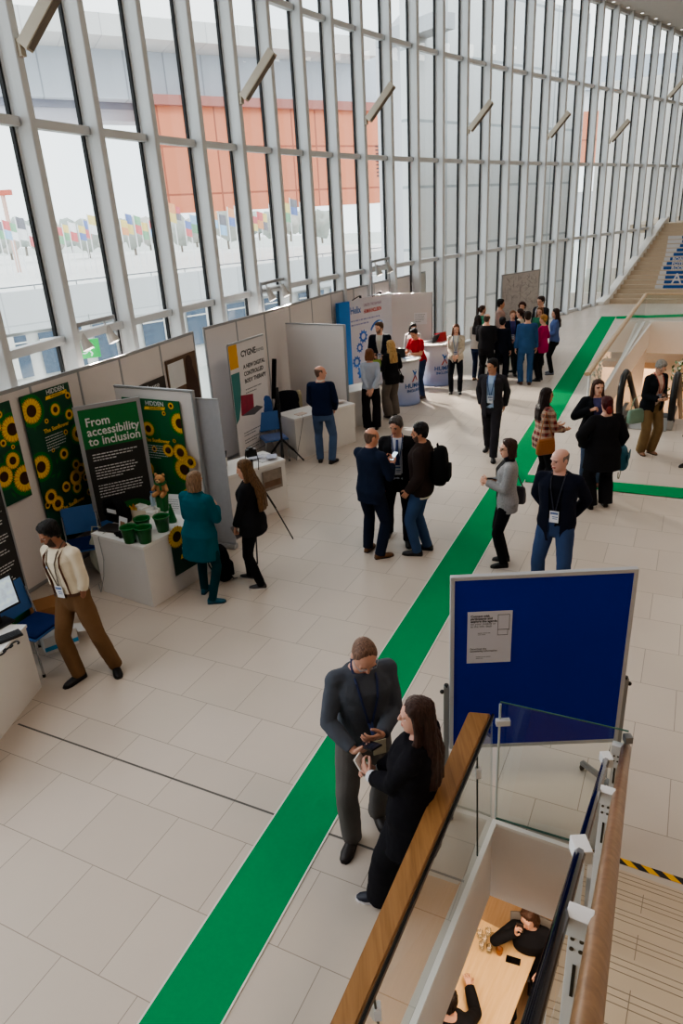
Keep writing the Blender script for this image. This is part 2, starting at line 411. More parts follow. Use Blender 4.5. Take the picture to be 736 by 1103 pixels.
y0 = fl(664, 341.0); y1 = fl(736, 338.6); y2 = fl(736, 342.0); y3 = fl(664, 343.6); dd = (y1 - y0).normalized()
mb = MB(); mb.prism([y3, y2 + dd * 3, y1 + dd * 3, y0], 0.0066, 0.0120)
tag(mb.build('carpet_runner', MAT_GREEN), 'green carpet runner at the far end, below the distant stairs', 'carpet', 'green carpet runners')

# ---- striped hazard tape
def hazard_tape(p, q, w, z, label, n):
    p = V3(p); q = V3(q); d = (q - p); L = d.length; d.normalize(); nn = V3((-d.y, d.x, 0))
    mb = MB(); Y = cm(236, 178, 30, 0.6, 'tape yellow'); K = cm(26, 24, 24, 0.6, 'tape black')
    st = L / n
    for i in range(n):
        a_ = p + d * (i * st); sl = 0.45 * st
        for m_, s0, s1 in ((Y, 0, 0.5), (K, 0.5, 1.0)):
            mb.m(m_); A_ = a_ + d * st * s0; B_ = a_ + d * st * s1
            mb.prism([A_, B_, B_ - d * sl + nn * w, A_ - d * sl + nn * w], z, z + 0.002)
    o = mb.build('hazard_tape', None); tag(o, label, 'tape', 'striped hazard tapes'); return o
hazard_tape(W(-0.36, 3.92), W(2.9, 3.97), 0.05, 0.0008, 'black and yellow hazard tape on the floor at the foot of the near stairs', 24)

# ---- near stairs (rise toward the camera), nosings with grooves
MAT_STAIR = mat('stair stone', S(204, 184, 160), 0.5, var=0.05, scale=3)
MAT_GROOVE = cm(146, 130, 114, 0.8, 'groove')
RS, GS, B1 = 0.17, 0.28, 3.72
mb = MB(); mb.m(MAT_STAIR); NST = 16
for k in range(1, NST + 1):
    bf = B1 - GS * (k - 1); z = RS * k; lo = max(-0.02, z - 0.62) if k > 3 else 0.0
    bb = bf - GS - 0.02
    c = W(1.35, (bf + bb) / 2, (z + lo) / 2)
    mb.m(MAT_STAIR); mb.box((1.35, (bf + bb) / 2, (z + lo) / 2), (3.18, bf - bb, z - lo))
    mb.m(MAT_GROOVE)
    for g in range(3): mb.box((1.35, bf - 0.022 - g * 0.034, z + 0.0003), (3.18, 0.004, 0.0014))
    if k % 2 == 0:
        for xx in (0.03, 1.25): mb.box((xx, (bf + bf - GS) / 2, z + 0.0004), (0.004, GS, 0.0014))
o = struct('floor_stairs', mb); o.rotation_euler = (0, 0, ROT_V)

# ---- void walls below the floor opening: stringer of the stairs
mb = MB(); mb.poly([(0, -0.3, 0)]) if False else None
mb.prism([(3.93, -0.8), (3.93, 0.02), (3.72, 0.0), (3.72 - GS * 15, RS * 15 - 0.3), (3.72 - GS * 15, RS * 15 - 1.1)], -0.02, 0.02, Matrix(((0, 0, 1, -0.255), (1, 0, 0, 0), (0, 1, 0, 0), (0, 0, 0, 1))))
o = struct('trim_stair_stringer', mb, MAT_SLAB); o.rotation_euler = (0, 0, ROT_V)
mb = MB(); mb.box((-1.045 + 0.018, 1.5, 0.008), (0.036, 4.83, 0.03)); mb.box((-0.643, 3.915 - 0.018, 0.0085), (0.80, 0.036, 0.03))
o = struct('trim_void_edge', mb, MAT_WHITE); o.rotation_euler = (0, 0, ROT_V)

# ---- balustrade of the near void
MAT_BLACK = cm(14, 13, 13, 0.35, 'black gasket')
MAT_BRACKET = cm(226, 227, 230, 0.35, 'white enamel')
gb = empty('glass_balustrade', W(-1.045, 3.9, 0), 0, 'glass balustrade with broad oak handrail along the left side of the floor opening', 'balustrade')
def wl(o): return Matrix.Translation(-V3(o.location))
rl0 = fl(505, 766, 1.05); rr0 = fl(529, 768, 1.05); rl1 = fl(355, 1103, 1.05); rr1 = fl(384, 1103, 1.05)
dl = (rl1 - rl0).normalized(); dr = (rr1 - rr0).normalized()
def slab4(mb, a, b, c, d, h, M):
    up = [V3(p) for p in (a, b, c, d)]; dn = [p - V3((0, 0, h)) for p in up]
    u_ = [mb.bm.verts.new(M @ p) for p in up]; d_ = [mb.bm.verts.new(M @ p) for p in dn]
    mb.face(u_); mb.face(d_[::-1])
    for i in range(4): mb.face([u_[i], d_[i], d_[(i + 1) % 4], u_[(i + 1) % 4]])
mb = MB(); slab4(mb, rl0, rr0, rr1 + dr * 3.0, rl1 + dl * 3.0, 0.055, wl(gb))
bmesh.ops.recalc_face_normals(mb.bm, faces=mb.bm.faces); bmesh.ops.bevel(mb.bm, geom=list(mb.bm.edges), offset=0.008, segments=2, affect='EDGES')
mb.build('handrail', MAT_OAK, gb)
ins = V3((dr.y, -dr.x, 0)); ins = ins if ins.dot(AV) > 0 else -ins
g0 = rr0 + ins * 0.008; g1 = rr1 + dr * 3.0 + ins * 0.008
mb = MB(); slab4(mb, g0, g0 + ins * 0.016, g1 + ins * 0.016, g1, 0.03, wl(gb)); mb.build('top_gasket', MAT_BLACK, gb)
base0 = W(-1.045, 3.9, 0.0); base1 = W(-1.06, -0.9, 0.0)
def gpt(s): return g0.lerp(g1, s), base0.lerp(base1, s)
cuts = [0.0, 0.075, 0.395, 0.72, 1.0]
for s0, s1 in zip(cuts[:-1], cuts[1:]):
    mb = MB(); e = 0.0015
    (t0, b0), (t1, b1) = gpt(s0 + e), gpt(s1 - e)
    t0, t1 = t0 + ins * 0.008 - V3((0, 0, 0.02)), t1 + ins * 0.008 - V3((0, 0, 0.02))
    mb.quad(*[wl(gb) @ p for p in (b0, b1, t1, t0)]); mb.build('glass_pane', MAT_BGLASS, gb)
for s0 in cuts[1:-1]:
    t0, b0 = gpt(s0); mb = MB(); mb.tube([wl(gb) @ (t0 + ins * .008 - V3((0, 0, 0.03))), wl(gb) @ (b0 + V3((0, 0, 0.03)))], 0.006, 6); mb.build('joint_seal', cm(30, 52, 46, 0.4, 'seal'), gb)
    c = t0.lerp(b0, 0.18); mb = MB(); mb.box(wl(gb) @ (c + ins * 0.012), (0.035, 0.05, 0.075), bev=0.004); mb.build('clamp', MAT_BRACKET, gb)
# end pane across the opening
ge = empty('glass_screen', W(-1.045, 3.93, 0), 0, 'clear frameless glass end screen between the two handrails, in front of the blue board', 'glass screen')
e0, e1 = W(-1.03, 3.93), W(-0.20, 3.975)
mb = MB(); mb.quad(*[wl(ge) @ p for p in (e0, e1, e1 + V3((0, 0, 1.1)), e0 + V3((0, 0, 1.1)))]); mb.build('glass_pane', MAT_BGLASS, ge)
MAT_GEDGE = cm(70, 108, 98, 0.2, 'glass edge')
mb = MB(); mb.tube([wl(ge) @ (e0 + V3((0, 0, 1.1))), wl(ge) @ (e1 + V3((0, 0, 1.1)))], 0.006, 6); mb.build('glass_edge', MAT_GEDGE, ge)
mb = MB(); mb.tube([wl(ge) @ (e0 + V3((0, 0, .02))), wl(ge) @ (e1 + V3((0, 0, .02)))], 0.008, 6); mb.build('glass_edge', MAT_GEDGE, ge)
mb = MB(); mb.tube([wl(ge) @ (e0 + V3((0, 0, 0.03))), wl(ge) @ (e0 + V3((0, 0, 1.08)))], 0.009, 6); mb.build('corner_seal', cm(196, 206, 204, 0.4, 'seal light'), ge)
mb = MB(); mb.box(wl(ge) @ (e0 + V3((0.02, -0.01, 0.93))), (0.10, 0.04, 0.045), bev=0.004); mb.build('clamp', MAT_BRACKET, ge)
mb = MB(); mb.box(wl(ge) @ (e1 + V3((0, 0, 1.04))), (0.05, 0.05, 0.05), bev=0.004); mb.build('clamp', MAT_STEEL, ge)

# ---- stair handrail on the right with white stanchions
def rz_(b): return 1.0 + 0.607 * (3.9 - b)
sr = empty('stair_handrail', W(-0.2, 4.0, 0), 0, 'slim oak stair handrail on white stanchions at the right of the floor opening', 'handrail')
def wood_a(b): return -0.205 + (4.0 - b) * (0.153 / 3.073)
def cap_a(b): return wood_a(b) - 0.095
pb = [4.02, 3.0, 2.0, 1.0, 0.0, -0.8]
mb = MB(); mb.tube([wl(sr) @ W(wood_a(b), b, rz_(b)) for b in pb], 0.031, 14, ref=(1, 0, 0)); mb.build('handrail', wood_mat('oak stair rail', S(118, 88, 62), S(148, 114, 84), 0.35), sr, smooth=True)
MAT_CAP = mat('dark rail cap', S(20, 24, 40), 0.12, 0.6)
mb = MB()
pb2 = [3.5, 2.5, 1.5, 0.5, -0.8]
mb.tube([wl(sr) @ W(cap_a(b), b, rz_(b)) for b in pb2], 0.020, 8, ref=(1, 0, 0)); mb.build('glass_cap', MAT_CAP, sr, smooth=True)
mb = MB()
for b0, b1 in ((4.0, 2.7), (2.69, 1.4), (1.39, 0.1), (0.09, -0.8)):
    mb.quad(*[wl(sr) @ p for p in (W(cap_a(b0), b0, rz_(b0) - 0.98), W(cap_a(b1), b1, rz_(b1) - 0.98), W(cap_a(b1), b1, rz_(b1)), W(cap_a(b0), b0, rz_(b0)))])
mb.build('glass_pane', MAT_BGLASS, sr)
for b in (3.45, 1.87): mb = MB(); mb.box(wl(sr) @ W(cap_a(b), b, rz_(b) + 0.005), (0.055, 0.075, 0.06), bev=0.005); mb.build('clamp', MAT_BRACKET, sr)
for b in (3.97, 2.72, 1.38, 0.1):
    a = wood_a(b) - 0.052
    o_ = MB(); Mx = wl(sr) @ Matrix.Translation(W(a, b, 0)) @ Matrix.Rotation(ROT_V, 4, 'Z')
    z1 = rz_(b) + 0.01; z0 = max(0.0, z1 - 1.08)
    o_.box((0, 0, (z0 + z1) / 2), (0.048, 0.014, z1 - z0), Mx, bev=0.003)
    st = o_.build('stanchion', MAT_BRACKET, sr)
    o_ = MB(); o_.box((0.0, -0.004, z1 - 0.02), (0.066, 0.05, 0.07), Mx, bev=0.004); o_.box((0.04, 0, z1 - 0.03), (0.05, 0.012, 0.03), Mx); o_.build('head_plate', MAT_BRACKET, st)
    for xx in (-0.012, 0.012):
        for zz in (0.085, 0.125):
            o_ = MB(); o_.cyl((xx, zz, 0.005), 0.006, 0.006, 8, Mx @ Matrix.Translation((0, 0, z1)) @ Matrix.Rotation(R(90), 4, 'X') @ Matrix.Diagonal((1, -1, 1, 1)))
            o_.build('bolt', cm(90, 84, 72, 0.4, 'bolt', metal=0.7), st)
    o_ = MB(); o_.box((0, -0.0085, z1 - 0.25), (0.009, 0.003, 0.13), Mx); o_.build('slot', MAT_BLACK, st)

# ================================================================== far void with its balustrade, escalators
fb = empty('glass_balustrade', W(-2.4, 15, 0), 0, 'glass balustrade with pale oak handrail around the far escalator opening', 'balustrade')
z = 1.0; r0, r1, r2 = W(-2.40, 14.85, z), W(-2.80, 28.6, z), W(5.0, 28.6, z)
mb = MB(); mb.tube([wl(fb) @ r0, wl(fb) @ r1], 0.065, 10, flat=0.6); mb.tube([wl(fb) @ r1, wl(fb) @ r2], 0.05, 10, flat=0.6)
mb.build('handrail', MAT_OAK2, fb)
def bl(b): return W(-2.36 - (b - 14.85) * 0.029, b)
for p, q in ((bl(14.95), bl(19.6)), (bl(19.62), bl(24.0)), (bl(24.02), bl(28.48)), (W(-2.74, 28.5), W(1.2, 28.5)), (W(1.22, 28.5), W(5, 28.5))):
    mb = MB(); mb.quad(*[wl(fb) @ x for x in (p, q, q + V3((0, 0, 0.97)), p + V3((0, 0, 0.97)))]); mb.build('glass_pane', MAT_BGLASS, fb)
mb = MB(); mb.tube([wl(fb) @ bl(14.95), wl(fb) @ (bl(14.95) + V3((0, 0, .98)))], 0.03, 10); mb.build('end_post', MAT_BRACKET, fb)
mb = MB(); p, q = wl(fb) @ bl(14.95), wl(fb) @ bl(28.5); nn_ = AV * .05; slab4(mb, p - nn_ + V3((0, 0, .04)), p + nn_ + V3((0, 0, .04)), q + nn_ + V3((0, 0, .04)), q - nn_ + V3((0, 0, .04)), .038, Matrix.Identity(4)); mb.build('base_profile', MAT_WHITE, fb)
mb = MB(); mb.box((0, 0, -0.5), (7.0, 0.10, 1.15)); o = struct('trim_void_face', mb, MAT_WHITE); o.location = W(0.95, 28.40, 0.0); o.rotation_euler = (0, 0, ROT_V)
mb = MB(); mb.box((0, 0, -0.4), (0.06, 12.7, 0.79)); o = struct('trim_void_side', mb, MAT_WHITE); o.location = W(-2.52, 22.0, 0.0); o.rotation_euler = (0, 0, ROT_V)
MAT_RUB = cm(16, 16, 18, 0.45, 'rubber'); MAT_SKIRT = mat('escalator steel', S(170, 168, 164), 0.3, 0.7)
def escalator(a, label):
    e = empty('escalator', W(a, 14.6, 0), ROT_V, label, 'escalator')
    for s_ in (-0.48, 0.48):
        # handrail loop: newel near the viewer then down the slope
        pts = [(s_, 0.50, 0.10), (s_, 0.16, 0.20), (s_, 0.02, 0.48), (s_, 0.06, 0.80), (s_, 0.26, 0.98), (s_, 0.62, 1.0), (s_, 1.0, 0.88), (s_, 1.5, 0.60), (s_, 8.0, -2.9)]
        mb = MB(); mb.tube(pts, 0.065, 10, ref=(1, 0, 0)); mb.build('rubber_handrail', MAT_RUB, e, smooth=True)
        mb = MB(); mb.prism([(0.10, 0.3), (0.25, 0.9), (0.65, 0.94), (1.45, 0.58), (8, -2.95), (8, -3.6), (1.5, 0.0), (0.3, 0.05)], s_ - 0.008, s_ + 0.008, Matrix(((0, 0, 1, 0), (1, 0, 0, 0), (0, 1, 0, 0), (0, 0, 0, 1))))
        mb.build('side_panel', glass_mat('smoked glass', (.35, .37, .37), 1.0) if 'smoked glass' not in bpy.data.materials else bpy.data.materials['smoked glass'], e)
        mb = MB(); mb.prism([(0.1, 0.013), (0.1, 0.2), (1.3, 0.2), (1.7, 0.0), (8, -3.4), (8, -3.88), (1.75, -0.45), (1.1, -0.45), (1.1, 0.013)], s_ - 0.05, s_ + 0.05, Matrix(((0, 0, 1, 0), (1, 0, 0, 0), (0, 1, 0, 0), (0, 0, 0, 1))))
        mb.build('skirt', MAT_SKIRT, e)
    mb = MB(); mb.box((0, 0.45, 0.006), (0.86, 0.9, 0.012)); mb.build('landing_plate', MAT_SKIRT, e)
    mb = MB()
    for k in range(19):
        y = 1.25 + k * 0.36; zz = 0 if k < 1 else -0.2 * k; mb.box((0, y, zz - 0.11), (0.86, 0.41, 0.2))
    mb.build('step_band', cm(92, 92, 94, 0.5, 'step metal', metal=0.5), e)
escalator(-1.22, 'escalator going down behind the grey-haired woman, with black rubber handrails')
# lower storey columns seen through the far opening
for i, (px, py, who) in enumerate(((0, 0, ''),)): pass
MAT_TAN = wood_mat('tan column', S(205, 168, 132), S(222, 188, 152), 0.5)
for a, b, nm in ((-2.0, 25.5, 'leftmost tan column of the lower storey, beside the escalator handrail'), (-1.1, 33.0, 'tan column of the lower storey between the two potted plants'), (0.6, 37.0, 'farthest tan column of the lower storey at the right')):
    mb = MB(); mb.box((0, 0, 1.55), (0.55, 0.55, 3.1), bev=0.02); o = mb.build('column', MAT_TAN, None, loc=W(a, b, ZL), rz=ROT_V); o['kind'] = 'structure'
def proj(p):
    d = V3(p) - CAM; z = d.dot(FW); return (368 + FPX * d.dot(RT) / z, 551.5 - FPX * d.dot(UP) / z)
def interp(x, xs, ys):
    return float(np.interp(x, xs, ys))
# ================================================================== far stairs
R2, G2, B0, N2 = 0.167, 0.333, 33.9, 18
_fu = lin(28, 52, 100); _fb = [fac(u, 0.36)[0].dot(BV) for u in _fu]; _fa = [fac(u, 0.36)[0].dot(AV) for u in _fu]
def fa_left(b): return interp(b, _fb, _fa)
mb = MB(); MAT_ST2 = mat('far stair stone', S(196, 178, 156), 0.6, var=0.04); MAT_NOSE = cm(150, 134, 116, 0.7, 'nosing')
for k in range(1, N2 + 1):
    b = B0 + G2 * (k - 1); z = R2 * k; al = fa_left(b) + 0.03
    mb.m(MAT_ST2); mb.box(((al + 8) / 2, b + G2 / 2 + 0.02, z - 0.2 if k > 1 else z / 2), (8 - al, G2 + 0.04, 0.4 if k > 1 else z))
    mb.m(MAT_NOSE); mb.box(((al + 8) / 2, b + 0.015, z + 0.001), (8 - al, 0.03, 0.004))
mb.m(MAT_ST2); bt = B0 + G2 * N2; mb.box((2.0, (bt + 52) / 2, R2 * N2 - 0.2), (14, 52 - bt, 0.4))
o = struct('floor_stairs_far', mb); o.rotation_euler = (0, 0, ROT_V)
# white parapet along the glass
mb = MB(); zt = R2 * N2
pts_b = lin(B0 - 0.6, bt + 0.3, 12)
for b0, b1 in zip(pts_b[:-1], pts_b[1:]):
    def zz(b): return max(0.12, min(zt, (b - B0) / G2 * R2) + 0.30)
    a0, a1 = fa_left(b0), fa_left(b1)
    P_ = [W(a0 - .28, b0, 0), W(a0 + .03, b0, 0), W(a1 + .03, b1, 0), W(a1 - .28, b1, 0)]
    T_ = [p + V3((0, 0, zz(b))) for p, b in zip(P_, (b0, b0, b1, b1))]
    vs = [mb.bm.verts.new(p) for p in P_ + T_]
    for q in ((0, 1, 2, 3), (4, 5, 6, 7), (0, 1, 5, 4), (1, 2, 6, 5), (2, 3, 7, 6), (3, 0, 4, 7)): mb.face([vs[i] for i in q])
struct('trim_stair_parapet', mb, MAT_WHITE)
hazard_tape(W(fa_left(33.7) + 0.1, 33.7), W(-3.4, 33.7), 0.10, 0.0009, 'hazard tape at the foot of the distant stairs', 14)
hazard_tape(W(fa_left(bt) + 0.3, bt + 0.05, zt), W(3, bt + 0.05, zt), 0.10, zt + 0.001, 'hazard tape along the top of the distant stairs', 26)
# printed arrow on the risers: white ground, blue house-shaped arrow, letters
PW, PB_ = cm(214, 214, 218, 0.6, 'print white'), cm(18, 84, 158, 0.6, 'print blue')
mbw = MB(); mbw.m(PW); rows = []
for k in range(1, N2 + 1):
    b = B0 + G2 * (k - 1) - 0.004; zm = R2 * (k - 0.5)
    # row in the photo
    y = proj(W(-3.2, b, zm))[1]
    if not (255.5 < y < 312): continue
    def a_of(x):
        d = ray(x, y); t = b / d.dot(BV); return (d * t).dot(AV)
    xw = interp(y, (257, 275, 290, 311), (720, 717, 712, 705)); xb = interp(y, (262, 291.2, 291.3, 293.2, 293.3, 311), (735, 713, 711.5, 711.5, 718, 714))
    zl, zh = R2 * (k - 1) + 0.006, R2 * k - 0.012
    rows.append((k, b, xb, a_of(xb)))
    mbw.m(PW); mbw.quad(W(a_of(xw), b, zl), W(3.0, b, zl), W(3.0, b, zh), W(a_of(xw), b, zh))
    mbw.m(PB_); mbw.quad(W(a_of(xb), b - .003, zl + .012), W(2.0, b - .003, zl + .012), W(2.0, b - .003, zh - .008), W(a_of(xb), b - .003, zh - .008))
pr = mbw.build('stair_print', None, recalc=False); tag(pr, 'blue and white arrow print with lettering across the risers of the distant stairs', 'print')
def riser_text(txt, y, h, x):
    best = min(range(1, N2 + 1), key=lambda k: abs(proj(W(-3, B0 + G2 * (k - 1), R2 * (k - .5)))[1] - y))
    b = B0 + G2 * (best - 1) - 0.009; d = ray(x, y); t = b / d.dot(BV); a = (d * t).dot(AV)
    M = Matrix((AV, V3((0, 0, 1)), -BV)).transposed().to_4x4(); M.translation = W(a, b, R2 * (best - 1) + 0.01)
    return text_part(txt, h, PW, pr, M, bold=0.006)
riser_text('BOARD', 279.5, 0.20, 724.5); riser_text('FOYER', 283.5, 0.20, 724); riser_text('ROOMS', 287.5, 0.20, 723.5)
riser_text('A', 305.5, 0.62, 723)

# ================================================================== OUTSIDE
def zat(px, py, dist):
    d = ray(px, py); return CAMH + d.z * dist / sqrt(d.x * d.x + d.y * d.y)
def ext_box(mb, x0, x1, yt, yb, d0, d1, depth, material):
    p = at(x0, (yt + yb) / 2, d0); q = at(x1, (yt + yb) / 2, d1); p.z = q.z = 0
    zt_ = (zat(x0, yt, d0)); zb_ = (zat(x0, yb, d0))
    d = (q - p).normalized(); n = V3((-d.y, d.x, 0))
    mb.m(material); mb.prism([p, q, q + n * depth, p + n * depth], zb_, zt_)
    return p, q, zb_, zt_
def panel_mat(name, c, w, h, line, mort=0.012):
    m, nt, b = _new(name); N = nt.nodes.new; L = nt.links.new
    tc = N('ShaderNodeTexCoord'); sp = N('ShaderNodeSeparateXYZ'); cb = N('ShaderNodeCombineXYZ'); L(tc.outputs['Object'], sp.inputs[0])
    ad = N('ShaderNodeMath'); ad.operation = 'MULTIPLY_ADD'; ad.inputs[1].default_value = 0.45; L(sp.outputs['Y'], ad.inputs[0]); L(sp.outputs['X'], ad.inputs[2])
    L(ad.outputs[0], cb.inputs['X']); L(sp.outputs['Z'], cb.inputs['Y'])
    br = N('ShaderNodeTexBrick'); L(cb.outputs[0], br.inputs['Vector']); br.offset = 0.0; br.inputs['Scale'].default_value = 1
    br.inputs['Brick Width'].default_value = w; br.inputs['Row Height'].default_value = h; br.inputs['Mortar Size'].default_value = mort * w
    br.inputs['Color1'].default_value = (*[x * .96 for x in c], 1); br.inputs['Color2'].default_value = (*[min(1, x * 1.04) for x in c], 1); br.inputs['Mortar'].default_value = (*line, 1)
    L(br.outputs['Color'], b.inputs['Base Color']); b.inputs['Roughness'].default_value = 0.7
    return m
M_COP = panel_mat('copper cladding', S(218, 138, 106), 2.3, 3.1, S(164, 96, 76), .03)
M_PALE = panel_mat('pale cladding', S(226, 230, 233), 3.1, 2.6, S(176, 184, 190), 0.02)
M_FASC = panel_mat('fascia', S(196, 202, 212), 3.0, 9.0, S(160, 166, 176), 0.02)
M_LEDGE = cm(150, 152, 166, 0.7, 'ledge'); M_BAND = cm(196, 196, 206, 0.7, 'band')
bb_ = empty('building', (at(150, 230, 54).x, at(150, 230, 54).y, 0), 0, 'long elevated building outside with pale fascia and copper cladding, seen through the left windows', 'building')
def bpart(name, *a):
    mb = MB(); ext_box(mb, *a); o = mb.build(name, None, bb_); o.location = -V3(bb_.location); return o
bpart('soffit', -120, 405, -8, 20, 50, 62, 8, panel_mat('soffit panels', S(214, 214, 214), 2.5, 2.5, S(180, 180, 184)))
bpart('fascia', -120, 414, 18, 100, 54, 66, 2, M_FASC)
bpart('ledge', -120, 168, 98, 108, 53.7, 59, 2, M_LEDGE)
bpart('lower_band', -120, 168, 108, 124, 54, 59, 2, M_BAND)
cp = bpart('copper_block', 165, 411, 108, 231, 56, 65.5, 1.5, M_COP)
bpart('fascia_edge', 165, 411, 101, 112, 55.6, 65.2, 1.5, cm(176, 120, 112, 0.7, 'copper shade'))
# ventilation louvres in the copper block
for xa, xb, da, db in ((374, 386, 64.0, 64.4), (396, 410, 64.9, 65.3)):
    mb = MB()
    for k in range(9):
        y = 157 + k * 4; ext_box(mb, xa, xb, y, y + 1.8, da, db, 0.4, cm(96, 62, 58, 0.7, 'louvre'))
    o = mb.build('vent_louvre', None, bb_); o.location = -V3(bb_.location)
b2 = empty('building', (at(500, 200, 33).x, at(500, 200, 33).y, 0), 0, 'windowless pale clad building close outside, behind the middle of the glass wall', 'building')
def bpart2(name, *a):
    mb = MB(); ext_box(mb, *a); o = mb.build(name, None, b2); o.location = -V3(b2.location); return o
bpart2('wall', 441, 624, -40, 420, 34, 46, .4, M_PALE)
bpart2('side_wall', 410, 442, 45, 420, 40, 34, .3, cm(206, 208, 214, 0.7, 'grey render'))
bpart2('canopy', 405, 470, 36, 52, 36, 33, 1, cm(190, 194, 200, 0.7, 'grey metal'))
bpart2('base', 360, 442, 296, 420, 46, 42, .4, cm(222, 224, 228, 0.7, 'base render'))
b3 = empty('building', (at(690, 150, 75).x, at(690, 150, 75).y, 0), 0, 'far building with copper panels and grey roof band, seen through the right windows', 'building')
def bpart3(name, *a):
    mb = MB(); ext_box(mb, *a); o = mb.build(name, None, b3); o.location = -V3(b3.location); return o
bpart3('copper_wall', 600, 800, 122, 178, 75, 82, 6, M_COP)
bpart3('grey_band', 615, 800, 62, 98, 74.6, 81.6, 6, cm(176, 182, 192, 0.7, 'roof band'))
bpart3('pale_wall', 600, 800, 98, 122, 75, 82, 6, cm(226, 228, 232, 0.7, 'pale wall2'))
bpart3('lower_wall', 645, 800, 205, 262, 74, 81, 6, cm(206, 210, 216, 0.7, 'lower wall'))
# ground, raised terrace with parapet, lower windows
mb = MB(); mb.box((0, 0, -0.05), (400, 400, 0.1)); o = struct('ground_outside', mb, cm(196, 200, 196, 0.9, 'outside ground')); o.location = (-110, 190, -4.0); o.rotation_euler = (0, 0, _phi)
def on(px, py, z): 
    p = fl(px, py, z); return p
ZT = 1.6
t0 = on(-60, 325, ZT); t1 = on(0, 316, ZT); t2 = on(224, 291, ZT); t3 = on(420, 275, ZT)
e = (t2 - t1).normalized(); t0 = t1 - e * 14; t3 = t1 + e * 40
nrm = V3((-e.y, e.x, 0))
mb = MB(); mb.m(cm(232, 232, 230, 0.9, 'terrace')); mb.prism([t0, t3, t3 + nrm * 130 - e * 30, t0 + nrm * 130 - e * 80], -4, ZT)
struct('ground_terrace', mb)
tp = empty('parapet_wall', t1, 0, 'pale outdoor parapet wall with thin railing above a row of windows', 'wall')
mb = MB(); mb.prism([p - t1 for p in (t0 - nrm * .2, t3 - nrm * .2, t3 + nrm * .2, t0 + nrm * .2)], -0.35 - ZT * 0, ZT + 0.02); o = mb.build('wall', panel_mat('parapet panels', S(222, 225, 228), 3.0, 4.0, S(196, 200, 204)), tp); o.location.z = -ZT
mb = MB(); mb.tube([t0 - t1 + V3((0, 0, 0.22)), t3 - t1 + V3((0, 0, 0.22))], 0.03, 6)
mb.build('railing', cm(120, 126, 132, 0.5, 'rail grey'), tp)
n_ = 24
for k in range(n_ + 1):
    p = t0.lerp(t3, k / n_) - t1; mb = MB(); mb.tube([p, p + V3((0, 0, 0.25))], 0.025, 5); mb.build('railing_post', cm(120, 126, 132, 0.5, 'rail grey'), tp)
for k in range(18):
    p = t0.lerp(t3, (k + 0.5) / 18) - t1 - nrm * 0.22
    M_ = Matrix.Translation(p + V3((0, 0, -3.15))) @ Matrix.Rotation(atan2(e.y, e.x), 4, 'Z')
    mb = MB(); mb.box((0, 0, 0), (2.35, 0.06, 2.1), M_); w_ = mb.build('window', cm(96, 112, 132, 0.2, 'dark pane', var=0.3), tp)
    mb = MB(); mb.box((0.35, -0.05, 0), (0.35, 0.08, 2.1), M_); mb.box((0, -0.05, 0.7), (2.35, 0.05, 0.08), M_); mb.build('frame', MAT_WHITE, w_)
# flags on poles
FC = [(222, 128, 132), (128, 146, 200), (238, 220, 150), (146, 190, 158), (244, 244, 246), (236, 176, 136), (140, 140, 148), (170, 204, 234)]  # distance haze mixed into the flag colours as white
FNM = ['red', 'blue', 'yellow', 'green', 'white', 'orange', 'grey', 'sky blue']
rnd = random.Random(11)
M_POLE = cm(236, 238, 240, 0.4, 'white pole')
flag_n = {}
for i in range(46):
    px = -8 + i * 7.6 + rnd.uniform(-2, 2); dist = rnd.uniform(47, 58)
    p = at(px, 290, dist); p = p if i != 41 else at(px, 290, dist + 3); p.z = ZT; h = rnd.uniform(2.9, 4.0)
    c1, c2 = rnd.sample(range(8), 2); key = (c1, c2); flag_n[key] = flag_n.get(key, 0) + 1
    f = empty('flagpole', p, rnd.uniform(-0.5, 0.5), 'distant hazy %s and %s flag on a white pole outside' % (FNM[c1], FNM[c2]), 'flag', 'row of flags outside')
    mb = MB(); mb.tube([(0, 0, 0), (0, 0, h)], 0.035, 6); mb.build('pole', M_POLE, f)
    mb = MB(); wv = [(x, 0.05 * sin(x * 14), ) for x in (0, .12, .24, .36, .48)]
    fh = rnd.uniform(0.9, 1.3); dr = 0.25
    for j in range(4):
        for q in range(2):
            mb.m(cm(*FC[c1 if q == 0 else c2], 0.8, 'flag'))
            za, zb = h - 0.05 - fh * q / 2, h - 0.05 - fh * (q + 1) / 2
            x0, y0 = wv[j]; x1, y1 = wv[j + 1]
            mb.quad((x0, y0, zb - dr * x0), (x1, y1, zb - dr * x1), (x1, y1, za - dr * x1), (x0, y0, za - dr * x0))
    mb.build('cloth', None, f, recalc=False)
